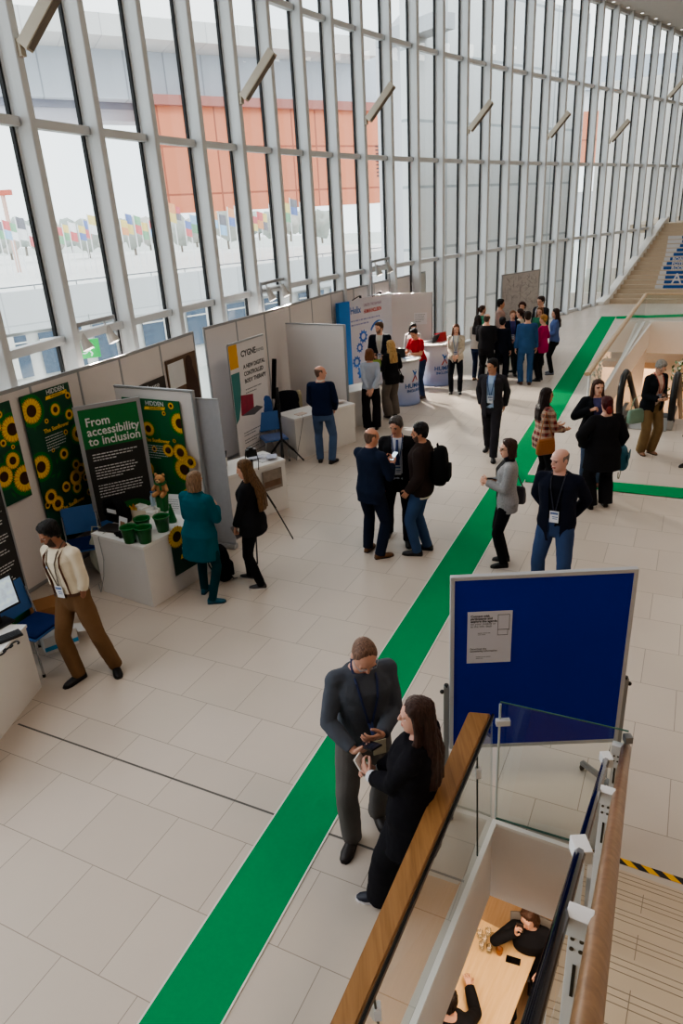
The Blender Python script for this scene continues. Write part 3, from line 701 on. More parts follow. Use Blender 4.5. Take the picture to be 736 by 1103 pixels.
# trees beyond
M_TREE = [mat('tree a', S(178, 184, 178), 0.9, var=0.15, scale=2), mat('tree b', S(190, 188, 182), 0.9, var=0.15, scale=2), mat('tree c', S(170, 178, 174), 0.9, var=0.15, scale=2)]  # crowns lightened toward grey, outdoor haze painted into the colour
M_TRUNK = cm(140, 132, 124, 0.9, 'trunk')
def tree(px, dist, top_y, wpx, k, label, grp, zg=ZT):
    p = at(px, 250, dist); p.z = zg; h = zat(px, top_y, dist) - zg; r = wpx * dist / FPX / 2
    t = empty('tree', p, rnd.uniform(0, 6), label, 'tree', grp)
    mb = MB(); mb.tube([(0, 0, 0), (0.1, 0, h * 0.45), (0, 0.1, h * 0.7)], [r * .10, r * .08, r * .04], 6); mb.build('trunk', M_TRUNK, t)
    b_ = bmesh.new(); bmesh.ops.create_icosphere(b_, subdivisions=3, radius=1.0)
    for v in b_.verts:
        n = noise.noise(v.co * 1.7 + V3((px, 0, 0))) * .45 + noise.noise(v.co * 5 + V3((px, 3, 0))) * .22
        v.co *= 1 + n; v.co = V3((v.co.x * r, v.co.y * r, h * 0.62 + v.co.z * h * 0.40))
    mb = MB(); mb.add(b_); mb.build('crown', M_TREE[k % 3], t, smooth=True)
for i in range(22):
    tree(-10 + i * 17, 78 + (i % 3) * 12, rnd.uniform(236, 243) - (i * 17) * .0589 * .6, rnd.uniform(20, 25), i, 'hazy bare tree in the line beyond the flags outside', 'trees beyond the flags')
for i, (px, ty) in enumerate(((646, 284), (670, 278), (700, 270))):
    tree(px, 56 + i * 2, ty, 20, i, 'grey-green tree low outside the right part of the glass wall', 'trees outside on the right', zg=-3.9)
# tall white mast with red top far left
mk = empty('crane_mast', tuple(at(20, 288, 60).xy) + (ZT,), 0, 'slim pale mast with red top outside the leftmost windows', 'mast')
hm = zat(20, 207, 60) - ZT
mb = MB(); mb.tube([(0, 0, 0), (0, 0, hm)], 0.16, 6); mb.build('mast', cm(224, 190, 178, 0.6, 'mast pale'), mk)
mb = MB(); mb.box((0, 0, hm), (1.3, 0.4, 0.35)); mb.build('top_arm', cm(206, 110, 92, 0.6, 'mast red'), mk)
# ================================================================== EXHIBITION STANDS
MAT_PANEL = mat('stand panel', S(226, 220, 218), 0.65, var=0.02, scale=2)
MAT_ALU = mat('aluminium', S(168, 170, 174), 0.4, 0.4, var=0.04)
MAT_CTR = mat('counter white', S(226, 224, 222), 0.45, var=0.02)
MAT_LTXT = cm(222, 224, 226, 0.7, 'print white ink'); MAT_DTXT = cm(52, 54, 60, 0.7, 'print dark ink'); MAT_MTXT = cm(120, 124, 130, 0.7, 'print grey ink')
XZ = Matrix.Rotation(R(90), 4, 'X')          # text plane onto the front of a board
def frame_at(p0, p1, name, label, cat, group=None):
    p0 = V3((p0[0], p0[1], 0)); p1 = V3((p1[0], p1[1], 0)); d = p1 - p0
    return empty(name, p0, atan2(d.y, d.x), label, cat, group), d.length
def lines_block(mb, x, z, w, n, lh, th, y, seed, frac=0.6):
    r_ = random.Random(seed)
    for i in range(n):
        xx = x
        ww = w * (1.0 if i < n - 1 else frac) * r_.uniform(0.86, 1.0)
        while xx < x + ww - 0.01:
            l = min(r_.uniform(0.02, 0.06) * max(w / 0.6, 0.6), x + ww - xx)
            mb.quad((xx, y, z - i * lh - th), (xx + l, y, z - i * lh - th), (xx + l, y, z - i * lh), (xx, y, z - i * lh)); xx += l + th * 0.7
# --- partitions along the facade
def partition(p0, p1, h, label, n):
    o, L = frame_at(p0, p1, 'partition_wall', label, 'partition', 'white partitions along the glass wall')
    w = L / n
    for i in range(n):
        mb = MB(); mb.box((w * (i + .5), 0.0, h / 2), (w - 0.04, 0.02, h - 0.06)); mb.build('panel', MAT_PANEL, o)
    for i in range(n + 1): mb = MB(); mb.cyl((w * i, 0, 0), 0.022, h, 8); mb.build('post', MAT_ALU, o)
    mb = MB(); mb.box((L / 2, 0, h - 0.02), (L, 0.03, 0.045)); mb.box((L / 2, 0, 0.03), (L, 0.03, 0.05)); mb.build('rail', MAT_ALU, o)
    return o, L
HP = 2.56
pA = [fl(-18, 428, HP), fl(13, 418, HP), fl(127, 384, HP), fl(207, 357, HP)]
pA[0] = pA[1] + (pA[1] - pA[2]).normalized() * 2.3
pB = [fl(219, 353, HP), fl(284, 336, HP), fl(356, 315, HP), fl(458, 292, HP)]
partition(pA[0], pA[2], HP, 'white partition behind the sunflower stand, left of the exit sign frame', 5)
partition(pA[2], pA[3], HP, 'white partition with dark photo posters, behind the tilted sunflower divider', 2)
partition(pB[0], pB[1], HP, 'white partition behind the white banner with the laptop picture', 2)
partition(pB[1], pB[2], HP, 'white partition behind the blank white divider', 3)
partition(pB[2], pB[3], HP, 'white partition farthest along the glass wall, above the round counters', 5)
# --- spotlight frames above the stands
def light_frame(p0, p1, z, label, k):
    o, L = frame_at(p0, p1, 'spotlight_frame', label, 'spotlight', 'spotlight frames above the stands')
    mb = MB(); mb.box((L / 2, 0, z), (L, 0.05, 0.06)); mb.box((0, 0, z / 2), (0.035, 0.035, z)); mb.box((L, 0, z / 2), (0.035, 0.035, z)); mb.box((L / 2, 0, z - 0.14), (L, 0.03, 0.03))
    mb.build('frame', MAT_ALU, o)
    for i, x in enumerate((0.22, L - 0.25)):
        T = Matrix.Translation((x, -0.03, z - 0.1)) @ Matrix.Rotation(R(-24), 4, 'X')
        mb = MB(); mb.lathe([(0.05, 0), (0.055, -0.1), (0.09, -0.26), (0.085, -0.262)], n=16, M=T); mb.tube([(x, 0, z - 0.02), (x, -0.03, z - 0.12)], 0.015)
        s_ = mb.build('lamp_head', cm(188, 186, 184, 0.4, 'lamp grey'), o, smooth=True)
        mb = MB(); mb.cyl((0, 0, -0.262), 0.075, 0.004, 16, T); mb.build('bulb', emit_mat('stand lamp', (1, .93, .82), 6.0) if 'stand lamp' not in bpy.data.materials else bpy.data.materials['stand lamp'], s_)
    return o
lf = [(fl(71, 353, 3.02), fl(122, 341, 3.02)), (fl(281, 306, 3.05), fl(307, 300, 3.05)), (fl(400, 282, 3.13), fl(419, 278, 3.13))]
light_frame(*lf[0], 3.02, 'grey spotlight frame over the sunflower stand, exit sign behind it', 0)
light_frame(*lf[1], 3.05, 'grey spotlight frame over the banner with the laptop picture', 1)
light_frame(*lf[2], 3.13, 'smallest, farthest grey spotlight frame, over the blue and white stand', 2)
# exit sign
p = (lf[0][0].lerp(lf[0][1], 0.42)) + V3((0.35 * -0.4, 0.25, 0))
q = at(90, 378, sqrt(p.x ** 2 + p.y ** 2) + 0.35)
es = empty('exit_sign', q, atan2((lf[0][1] - lf[0][0]).y, (lf[0][1] - lf[0][0]).x), 'green running-man exit sign glowing on the glass wall, at the left', 'exit sign')
es.rotation_euler = (0, 0, R(25)); es.location = at(92, 376, sqrt(p.x ** 2 + p.y ** 2) + 0.25)
mb = MB(); mb.box((0, 0, 0), (0.42, 0.05, 0.28)); mb.build('plate', mat('exit green', S(16, 178, 84), 0.4, emit=0.5), es)
mb = MB(); w_ = emit_mat('exit white', (.9, 1, .93), 1.1)
mb.ball((0.075, -0.028, 0.085), (0.022, 0.004, 0.022)); mb.prism([(0.03, -0.02), (0.07, -0.02), (0.10, 0.06), (0.05, 0.06)], 0.026, 0.03, XZ)
for a_, b_ in (((0.05, -0.02), (0.09, -0.07)), ((0.09, -0.07), (0.07, -0.11)), ((0.04, -0.02), (0.0, -0.06)), ((0.0, -0.06), (-0.05, -0.06)), ((0.09, 0.05), (0.13, 0.0)), ((0.06, 0.05), (0.0, 0.04)), ((0.0, 0.04), (-0.02, 0.0))):
    mb.tube([(a_[0], -0.028, a_[1]), (b_[0], -0.028, b_[1])], 0.011, 6)
mb.box((-0.13, -0.028, 0.0), (0.09, 0.004, 0.012)); mb.prism([(-0.19, 0), (-0.14, 0.04), (-0.14, -0.04)], 0.026, 0.03, XZ)
mb.build('pictogram', w_, es)
mb = MB(); mb.tube([(-0.15, 0.02, 0.14), (-0.15, 0.1, 0.5)], 0.006, 5); mb.tube([(0.15, 0.02, 0.14), (0.15, 0.1, 0.5)], 0.006, 5); mb.build('hanger', MAT_ALU, es)

# --- printed sunflowers
SY, SO, SB, SG = cm(244, 200, 24, 0.6, 'petal yellow'), cm(226, 152, 16, 0.6, 'petal orange'), cm(66, 36, 16, 0.8, 'flower centre'), cm(18, 120, 44, 0.7, 'halo green')
def flower(mb, cx, cz, r, y, rot=0.0, halo=True, M=None, depth=0.0):
    def pt(x, yy, z): return (x, yy, z)
    if halo:
        mb.m(SG); mb.poly([pt(cx + 1.22 * r * cos(2 * pi * k / 20), y + .0012, cz + 1.22 * r * sin(2 * pi * k / 20)) for k in range(20)], M)
    n = 18
    for layer, (mm, rr, off, ly) in enumerate(((SO, 1.0, 0.5, 0.0004), (SY, 0.96, 0.0, -0.0004))):
        mb.m(mm)
        for k in range(n):
            a = rot + 2 * pi * (k + off) / n; da = pi / n * 0.95
            p1 = (cx + .42 * r * cos(a - da), cz + .42 * r * sin(a - da)); p2 = (cx + .78 * r * cos(a - da * .8), cz + .78 * r * sin(a - da * .8)); p3 = (cx + rr * r * cos(a), cz + rr * r * sin(a)); p4 = (cx + .78 * r * cos(a + da * .8), cz + .78 * r * sin(a + da * .8)); p5 = (cx + .42 * r * cos(a + da), cz + .42 * r * sin(a + da))
            mb.poly([pt(a_, y + ly - depth * (0.6 if i in (2,) else 0.0), b_) for i, (a_, b_) in enumerate((p1, p2, p3, p4, p5))], M)
    mb.m(SB); mb.poly([pt(cx + .46 * r * cos(2 * pi * k / 16), y - .0009 - depth * .3, cz + .46 * r * sin(2 * pi * k / 16)) for k in range(16)], M)
M_SUNG = mat('banner green', S(14, 74, 52), 0.5, var=0.25, scale=2.2)
M_SUNG2 = mat('banner bright green', S(18, 118, 62), 0.5, var=0.12, scale=2)
M_BLK = mat('banner black', S(44, 44, 44), 0.55, var=0.06)
def logo(o, x, z, s, y):
    text_part('HIDDEN', s, MAT_LTXT, o, Matrix.Translation((x, y, z)) @ XZ, bold=0.0012 * s / .1, align='CENTER')
    mb = MB(); mb.m(SY); mb.quad((x - s * 2.3, y, z - s * .75), (x + s * 1.9, y, z - s * .62), (x + s * 2.1, y, z - s * .12), (x - s * 2.1, y, z - s * .22)); mb.build('logo_brush', None, o, recalc=False)
    text_part('disabilities', s * .62, cm(120, 100, 10, .7, 'ink olive'), o, Matrix.Translation((x, y - .001, z - s * .58)) @ XZ, align='CENTER')
def sun_banner(p0, p1, z0, z1, label, flowers, seed, texts=True, rollup=False, green=M_SUNG, logo_at=None, group='sunflower banners'):
    o, L = frame_at(p0, p1, 'sunflower_banner', label, 'banner', group)
    mb = MB(); mb.box((L / 2, 0, (z0 + z1) / 2), (L, 0.012, z1 - z0)); mb.build('sheet', green, o)
    mb = MB(); y = -0.0095
    for (fx, fz, r) in flowers:
        zc = z0 + fz * (z1 - z0); xc = fx * L
        flower(mb, xc, zc, r, y, seed + fx * 7, r > 0.05)
    mb.m(cm(30, 110, 52, .7, 'leaf print')); r_ = random.Random(seed)
    for k in range(14):
        x = r_.uniform(.05, .9) * L; z = z0 + r_.uniform(.1, .95) * (z1 - z0); a = r_.uniform(0, 6); l = r_.uniform(.08, .16)
        mb.poly([(x, y + .0016, z), (x + l * .5 * cos(a) - .02 * sin(a), y + .0016, z + l * .5 * sin(a) + .02 * cos(a)), (x + l * cos(a), y + .0016, z + l * sin(a)), (x + l * .5 * cos(a) + .02 * sin(a), y + .0016, z + l * .5 * sin(a) - .02 * cos(a))])
    for co, no in (((0.004, 0, 0), (-1, 0, 0)), ((L - .004, 0, 0), (1, 0, 0)), ((0, 0, z0 + .004), (0, 0, -1)), ((0, 0, z1 - .004), (0, 0, 1))):
        bmesh.ops.bisect_plane(mb.bm, geom=mb.bm.verts[:] + mb.bm.edges[:] + mb.bm.faces[:], plane_co=co, plane_no=no, clear_outer=True, dist=1e-6)
    mb.build('sunflower_print', None, o, recalc=False)
    if texts:
        for zc in texts:
            z = z0 + zc * (z1 - z0)
            text_part('The Sunflower', 0.075, SY, o, Matrix.Translation((L * .30, -.010, z)) @ XZ, bold=.002)
            mb = MB(); lines_block(mb, L * .30, z - .05, L * .42, 6, .035, .012, -.010, seed); mb.build('small_text', MAT_LTXT, o, recalc=False)
    if logo_at: logo(o, logo_at[0] * L, z0 + logo_at[1] * (z1 - z0), logo_at[2], -.0105)
    if rollup:
        mb = MB(); mb.box((L / 2, 0.02, z0 - 0.03), (L + .02, .10, .07), bev=.01); mb.box((L / 2, 0, z1), (L, .02, .02)); mb.build('base', MAT_ALU, o)
    return o, L
fA = [(.16, .90, .17), (.62, .86, .085), (.88, .80, .075), (.98, .66, .12), (.73, .70, .04), (.40, .81, .035), (.40, .62, .03), (.60, .57, .08), (.10, .55, .16), (.80, .47, .075), (.72, .32, .085), (.95, .36, .06), (.62, .24, .035), (.96, .25, .055), (.62, .13, .04), (.80, .08, .09), (.90, .95, .03), (.85, .14, .03), (.93, .92, .05), (.05, .30, .05)]
b0, b1 = onpl(20, 427.5, pA[0], pA[2], .05), onpl(73, 412, pA[0], pA[2], .05); zB = (b0.z + b1.z) / 2
sun_banner(b0, b1, zB - 2.05, zB, 'sunflower banner behind the man with brown braces', fA, 1, texts=(.74, .22), logo_at=(.70, .965, .085))
b2_, b3_ = onpl(-22, 441, pA[0], pA[2], .05), onpl(9.5, 431.5, pA[0], pA[2], .05); zb4 = onpl(32, 534, pA[0], pA[2], .05).z
sun_banner(b2_, b3_, zb4, (b2_.z + b3_.z) / 2, 'sunflower poster at the very left edge of the photo', [(.55, .90, .05), (.86, .72, .17), (.45, .62, .05), (.62, .42, .11), (.88, .20, .18), (.2, .3, .14), (.74, .55, .03), (.3, .8, .1)], 3, texts=(), group='sunflower banners')
# divider with the third sunflower banner
d0, d1 = fl(122, 415, 2.27), fl(206, 421, 2.27)
dv, Ld = frame_at(d0, d1, 'divider_panel', 'white divider carrying the bright sunflower banner, behind the woman in teal', 'partition', 'white dividers between stands')
mb = MB(); mb.box((Ld / 2, .02, 2.27 / 2), (Ld, .03, 2.27)); mb.build('panel', MAT_PANEL, dv)
mb = MB(); mb.box((Ld, .02, 2.27 / 2), (.03, .045, 2.27)); mb.box((Ld / 2, .02, 2.26), (Ld, .045, .025)); mb.build('edge_profile', MAT_ALU, dv)
dd = (d1 - d0).normalized(); nn = V3((dd.y, -dd.x, 0))
s0 = d0 + dd * (Ld * .10) + nn * .02; s1 = d0 + dd * (Ld * .84) + nn * .02
sb, Ls = sun_banner(s0, s1, 0.62, 2.12, 'bright sunflower banner with brushed logo hanging on the white divider', [(.40, .72, .11), (.97, .80, .15), (.93, .36, .17), (.28, .33, .11), (.93, .12, .085), (.45, .53, .05), (.13, .66, .04), (.12, .42, .04), (.72, .88, .035), (.83, .63, .03), (.86, .955, .05)], 5, texts=(.60,), green=mat('banner mid green', S(18, 100, 60), .5, var=.3, scale=2.2), logo_at=(.58, .945, .085))
# narrow green bright edge seen at its left fold
mb = MB(); mb.prism([(0.0, 0.6), (.16, .6), (.06, 1.9), (.0, 2.1)], .0085, .0095, XZ); mb.build('bright_fold', M_SUNG2, sb)
# grey fabric back of a roll-up, right of the divider
g0_, g1_ = fl(207, 431, 2.16), fl(230, 432, 2.16)
gr, Lg = frame_at(g0_ - (g1_ - g0_).normalized() * .12, g1_, 'roll_up_banner', 'plain grey back of a roll-up banner beside the white divider', 'banner')
mb = MB(); mb.box((Lg / 2, 0.12, 1.1), (Lg, .008, 2.1)); mb.build('sheet', mat('grey fabric', S(176, 178, 184), .9, var=.08, scale=14, bump=.2), gr)
mb = MB(); mb.box((Lg / 2, .12, .035), (Lg, .10, .07), bev=.02); mb.box((Lg / 2, .12, 2.15), (Lg, .02, .02)); mb.build('base', MAT_ALU, gr)
# 'From accessibility to inclusion' roll-up
a0_, a1_ = fl(80, 440, 2.19), fl(148, 428.5, 2.19)
ab_, La = frame_at(a0_, a1_, 'roll_up_banner', 'green and black roll-up banner reading From accessibility to inclusion', 'banner')
ab_.scale = (1, 1, 1.033)
mb = MB(); mb.box((La / 2, 0, 1.08), (La, .010, 2.08)); mb.build('sheet', M_BLK, ab_)
mb = MB(); mb.box((La / 2, -.006, 1.83), (La - .05, .004, .50)); mb.build('green_field', mat('banner field green', S(14, 116, 56), .5), ab_)
mb = MB(); mb.m(MAT_ALU); mb.box((0, 0, 1.08), (.05, .02, 2.1)); mb.box((La, 0, 1.08), (.05, .02, 2.1)); mb.box((La / 2, 0, 2.11), (La + .05, .025, .05)); mb.box((La / 2, .02, .04), (La + .06, .2, .08), bev=.015); mb.build('frame', None, ab_)
for i, t in enumerate(('From', 'accessibility', 'to inclusion')): text_part(t, .155, MAT_LTXT, ab_, Matrix.Translation((.09, -.0095, 1.865 - .125 * i)) @ XZ, bold=.003, sx=.93)
mb = MB()
for i, (z, n) in enumerate(((1.50, 3), (1.33, 5), (1.08, 5))): lines_block(mb, .10, z, La * .74, n, .038, .014, -.0075, 20 + i)
mb.build('small_text', MAT_LTXT, ab_, recalc=False)
mb = MB(); mb.m(cm(20, 108, 50, .6, 'arc green')); mb.poly([(La * .62 + .36 * cos(k * pi / 16), -.0075, .44 + .36 * sin(k * pi / 16)) for k in range(17)] ); flower(mb, La * .62, .44, .30, -.010, 0, False); mb.build('sunflower_print', None, ab_, recalc=False)
mb = MB(); mb.box((La / 2, -.007, .24), (La - .05, .004, .36)); mb.build('green_foot', M_SUNG2, ab_)
# loose cut-out sunflowers clipped on banners
def flat(p): return V3((p.x, p.y, 0))
def cut_sunflower(p, rz, r, where, seed):
    o = empty('sunflower', p, rz, 'cut-out sunflower ' + where, 'flower', 'cut-out sunflower decorations')
    mb = MB(); flower(mb, 0, 0, r, 0, seed, False, None, .02); mb.build('petals', None, o, recalc=False)
    mb = MB(); mb.ball((0, -.012, 0), (r * .43, .022, r * .43)); mb.build('centre', SB, o, smooth=True)
ang_b = atan2((b1 - b0).y, (b1 - b0).x); nb = V3((sin(ang_b), -cos(ang_b), 0))
for fx, z, r, w_ in ((.12, 1.07, .11, 'low on the banner behind the man in braces, upper left one'), (.22, .94, .11, 'low on the banner behind the man in braces, lowest one'), (.46, 1.10, .08, 'on the banner behind the man in braces, left of its cluster'), (.70, 1.16, .12, 'largest in the cluster behind the man in braces'), (.84, 1.24, .09, 'second from right in the cluster behind the man in braces'), (1.02, 1.28, .10, 'rightmost in the cluster behind the man in braces')):
    cut_sunflower(flat(b0 + (b1 - b0) * fx) + V3((0, 0, z + zB - 2.40)) + nb * .035, ang_b, r, w_, fx)
ang_s = atan2(dd.y, dd.x)
for fx, z, r, w_ in ((.72, 1.43, .10, 'left of the three on the bright banner'), (.93, 1.42, .13, 'middle of the three on the bright banner'), (1.08, 1.30, .10, 'overhanging the edge of the bright banner')):
    cut_sunflower(flat(s0 + (s1 - s0) * fx) + V3((0, 0, z)) + nn * .03, ang_s, r, w_, fx * 3)
# dark photo posters on partition behind the divider
def poster(p0, p1, z0, z1, label, M_, name='poster'):
    o, L = frame_at(p0, p1, name, label, 'poster')
    mb = MB(); mb.box((L / 2, -.03, (z0 + z1) / 2), (L, .012, z1 - z0)); mb.build('sheet', M_, o); return o, L
pd = pA[3] - pA[2]
o, L = poster(pA[2] + pd * .12, pA[2] + pd * .49, 1.2, 2.05, 'dark photo poster with white lettering and a white oval, on the partition', cm(60, 52, 48, .6, 'poster dark', var=.4))
text_part('House', .16, MAT_LTXT, o, Matrix.Translation((L * .25, -.04, 1.9)) @ XZ)
mb = MB(); mb.poly([(L * .72 + .12 * cos(k * pi / 10), -.0385, 1.68 + .17 * sin(k * pi / 10)) for k in range(20)]); mb.build('white_oval', MAT_LTXT, o)
o, L = poster(pA[2] + pd * .53, pA[2] + pd * .97, 1.2, 2.25, 'photo poster of a brown-haired figure by a whiteboard, on the partition', cm(104, 78, 56, .6, 'poster brown', var=.5))
mb = MB(); mb.box((L * .30, -.038, 1.98), (L * .52, .004, .42)); mb.build('white_area', MAT_LTXT, o)
mb = MB(); mb.tube([(L * .78, -.036, 1.3), (L * .76, -.036, 1.75), (L * .74, -.036, 2.05)], [.2, .2, .1], 12, flat=.02, ref=(0, 1, 0)); mb.ball((L * .74, -.036, 2.08), (.12, .006, .14)); mb.build('figure', cm(70, 44, 30, .7, 'figure brown'), o)

# --- counters
def counter(corner, xdir, lx, ly, h, label, name='counter', group='white counters', sl=0.04):
    """corner = near-left corner, x along the front"""
    a = atan2(xdir.y, xdir.x); o = empty(name, corner, a, label, 'counter', group)
    mb = MB(); mb.box((lx / 2, ly / 2, (h - sl) / 2), (lx - .02, ly - .02, h - sl)); mb.build('body', MAT_CTR, o)
    mb = MB(); mb.box((lx / 2, ly / 2, h - sl / 2), (lx, ly, sl), bev=.004); mb.build('top', mat('counter top', S(236, 234, 232), .35, var=.02) if 'counter top' not in bpy.data.materials else bpy.data.materials['counter top'], o)
    return o
HC1 = 0.82
c_near = fl(166, 655); c_left = fl(111, 637); 
ux = (c_near - c_left).normalized(); uy = V3((-ux.y, ux.x, 0)); Lc = (c_near - c_left).length
sc_ = counter(c_left, ux, Lc + .0, 1.15, HC1, 'white counter with green buckets and the dark sunflower sign')
AX = atan2(ux.y, ux.x)
def on_c(x, y, z=HC1): return c_left + ux * x + uy * y + V3((0, 0, z))
# sign on the right side of the counter
sg = empty('sunflower_sign', on_c(Lc + .012, .42, 0), AX + pi / 2, 'dark green sunflower logo sign hanging on the side of the bucket counter', 'sign')
mb = MB(); mb.box((.30, 0, .50), (.60, .012, .52)); mb.build('plate', mat('sign green', S(30, 66, 56), .5), sg)
mb = MB(); flower(mb, .10, .74, .15, -.010, 0, False); mb.build('sunflower_print', None, sg, recalc=False)
logo(sg, .34, .50, .10, -.0085)
# buckets
M_BUCK = mat('bucket green', S(14, 104, 46), .3, var=.06)
def bucket(p, r, h, where):
    o = empty('bucket', p, 0, 'shiny green plastic bucket on the counter, ' + where, 'bucket', 'green buckets on the counter')
    mb = MB(); mb.lathe([(r * .72, .002), (r * .98, h * .93), (r * 1.06, h * .94), (r * 1.06, h), (r * .96, h), (r * .93, h * .9), (r * .68, .02), (.01, .018)], n=24); mb.build('shell', M_BUCK, o, smooth=True)
    mb = MB(); mb.tube([(r * 1.05 * cos(t), r * 1.05 * sin(t) * .3 - r * .4 * sin(t), h * .95 - r * .6 * sin(t)) for t in lin(0, pi, 12)], .004, 5); mb.build('handle', M_BUCK, o)
for (px, py, w_) in ((141, 583.5, 'left one beside the tablet'), (155, 574, 'middle one behind its neighbours'), (157, 583.8, 'front one nearest the corner'), (176, 571.5, 'rightmost and apart from the rest')):
    p = fl(px, py, HC1); bucket(p, .098, .20, w_)
def thing_at(name, px, py, z, rz, label, cat, group=None): return empty(name, fl(px, py, z), rz, label, cat, group)
def laptop(p, rz, label, screen, open_=105, s=1.0, body=None, group=None):
    o = empty('laptop', p, rz, label, 'laptop', group); body = body or cm(38, 38, 42, .4, 'laptop black')
    mb = MB(); mb.box((0, 0, .010), (.34 * s, .24 * s, .02), bev=.004); mb.build('base', body, o)
    mb = MB(); mb.box((0, .0, .0205), (.30 * s, .12 * s, .002)); mb.build('keyboard', cm(60, 62, 66, .6, 'keys'), o)
    T = Matrix.Translation((0, .12 * s, .02)) @ Matrix.Rotation(R(open_ - 90), 4, 'X').inverted()
    mb = MB(); mb.box((0, 0, .115 * s), (.34 * s, .012, .23 * s), T, bev=.003); l = mb.build('lid', body, o)
    mb = MB(); mb.box((0, -.0075, .115 * s), (.31 * s, .002, .2 * s), T); mb.build('screen', screen, l)
    return o
M_SCR = mat('screen', S(190, 206, 226), .2, var=.5, scale=14, emit=.5)
mb = MB(); mb.box((0, 0, .012), (.32, .22, .018), bev=.003); tb = mb.build('laptop_closed', cm(44, 40, 40, .4, 'tablet dark'), None, loc=on_c(.17, .22), rz=AX + .2); tb.name = 'closed_laptop'
tag(tb, 'flat dark laptop lying at the left end of the bucket counter', 'laptop')
# black padded bag / headset case behind the laptop
M_BLKC = cloth(22, 22, 24)
hb = empty('black_bag', fl(127, 562, HC1), AX, 'open black bag with white label strip at the back of the bucket counter', 'bag')
mb = MB(); mb.tube([(-.17, 0, .10), (-.14, 0, .24), (0, .02, .30), (.14, 0, .24), (.17, 0, .10)], [.05, .06, .06, .06, .05], 10, round_ends=True); mb.box((0, .03, .1), (.34, .16, .2), bev=.05); mb.build('body', M_BLKC, hb, smooth=True)
mb = MB(); mb.box((.0, -.065, .17), (.16, .01, .05)); mb.build('label_strip', MAT_LTXT, hb)
o = empty('leaflet_stand', fl(130, 575, HC1), AX - .1, 'small white sunflower leaflet stand beside the buckets', 'leaflet stand')
mb = MB(); mb.box((0, .03, .10), (.16, .008, .21), Matrix.Rotation(R(-14), 4, 'X')); mb.build('card', MAT_LTXT, o)
mb = MB(); mb.box((0, .023, .11), (.09, .002, .08), Matrix.Rotation(R(-14), 4, 'X')); mb.build('print', cm(150, 110, 80, .7, 'card print'), o)
mb = MB(); mb.box((0, .05, .01), (.15, .10, .012)); mb.build('foot', MAT_LTXT, o)
o = empty('photo_card', fl(147, 562, HC1), AX + .25, 'slanted card with a brown picture behind the buckets', 'card')
mb = MB(); mb.box((0, 0, .07), (.26, .01, .15), Matrix.Rotation(R(-20), 4, 'X')); mb.build('card', cm(200, 186, 166, .7, 'card beige', var=.2), o); mb = MB(); mb.box((0, .05, .01), (.2, .1, .01)); mb.build('foot', MAT_LTXT, o)
# lanyards / badges / small items heap
r_ = random.Random(5)
o = empty('camera_bag_strap', on_c(.47, .12), AX, 'tangle of black straps and pouch at the front of the bucket counter', 'strap'); 
mb = MB(); mb.tube([(.0 + .11 * cos(t) + .03 * cos(3 * t), .0 + .05 * sin(t) + .02 * sin(5 * t), .02 + .015 * sin(2 * t)) for t in lin(0, 12, 60)], .012, 6); mb.box((0, 0, .025), (.2, .1, .045), bev=.015); mb.build('strap', M_BLKC, o)
mb = MB(); mb.ball((0, 0, .022), (.035, .025, .022)); o = mb.build('mouse', cm(24, 24, 26, .4, 'mouse'), None, smooth=True, loc=on_c(.71, .06), rz=AX); tag(o, 'small black mouse at the front corner of the bucket counter', 'mouse')
for i, (x, y) in enumerate(((152, 546), (160, 551), (155, 551), (167, 553), (172, 549), (162, 556))):
    mb = MB(); mb.box((0, 0, .015 + .01 * (i % 3)), (.13, .09, .03 + .02 * (i % 3)), bev=.003); o = mb.build('leaflet_pile', cm(232, 230, 226, .7, 'leaflet', var=.05), None, loc=fl(x, y, HC1), rz=AX + i * .7)
    tag(o, 'little white pile of leaflets and wrapped gifts at the back of the bucket counter', 'leaflets', 'white giveaways on the bucket counter')
o = empty('water_bottle', fl(165.5, 545, HC1), 0, 'clear blue-capped water bottle at the back of the bucket counter', 'bottle')
mb = MB(); mb.lathe([(.03, 0), (.032, .02), (.032, .13), (.014, .17), (.014, .19)], n=14); mb.build('body', cm(196, 216, 232, .1, 'pet'), o, smooth=True); mb = MB(); mb.cyl((0, 0, .19), .016, .02, 12); mb.build('cap', cm(60, 110, 180, .5, 'cap'), o)
mb = MB(); mb.lathe([(.055, 0), (.058, .02), (.02, .19), (.014, .21), (.016, .24), (.012, .24)], n=16); o = mb.build('green_bottle', M_BUCK, None, smooth=True, loc=fl(186, 562, HC1)); tag(o, 'tall green cone-shaped bottle beside the woman in teal', 'bottle')
o = empty('paper_stand', fl(191, 554, HC1), AX + .3, 'tilted white information sheet beside the teddy bear', 'sign')
mb = MB(); mb.box((0, 0, .13), (.24, .006, .26), Matrix.Rotation(R(-15), 4, 'X')); mb.build('sheet', MAT_LTXT, o); mb = MB(); lines_block(mb, -.09, .22, .17, 6, .03, .008, -.03, 4); mb.build('text', MAT_MTXT, o, recalc=False); mb = MB(); mb.box((0, .04, .006), (.2, .1, .012)); mb.build('foot', MAT_LTXT, o)
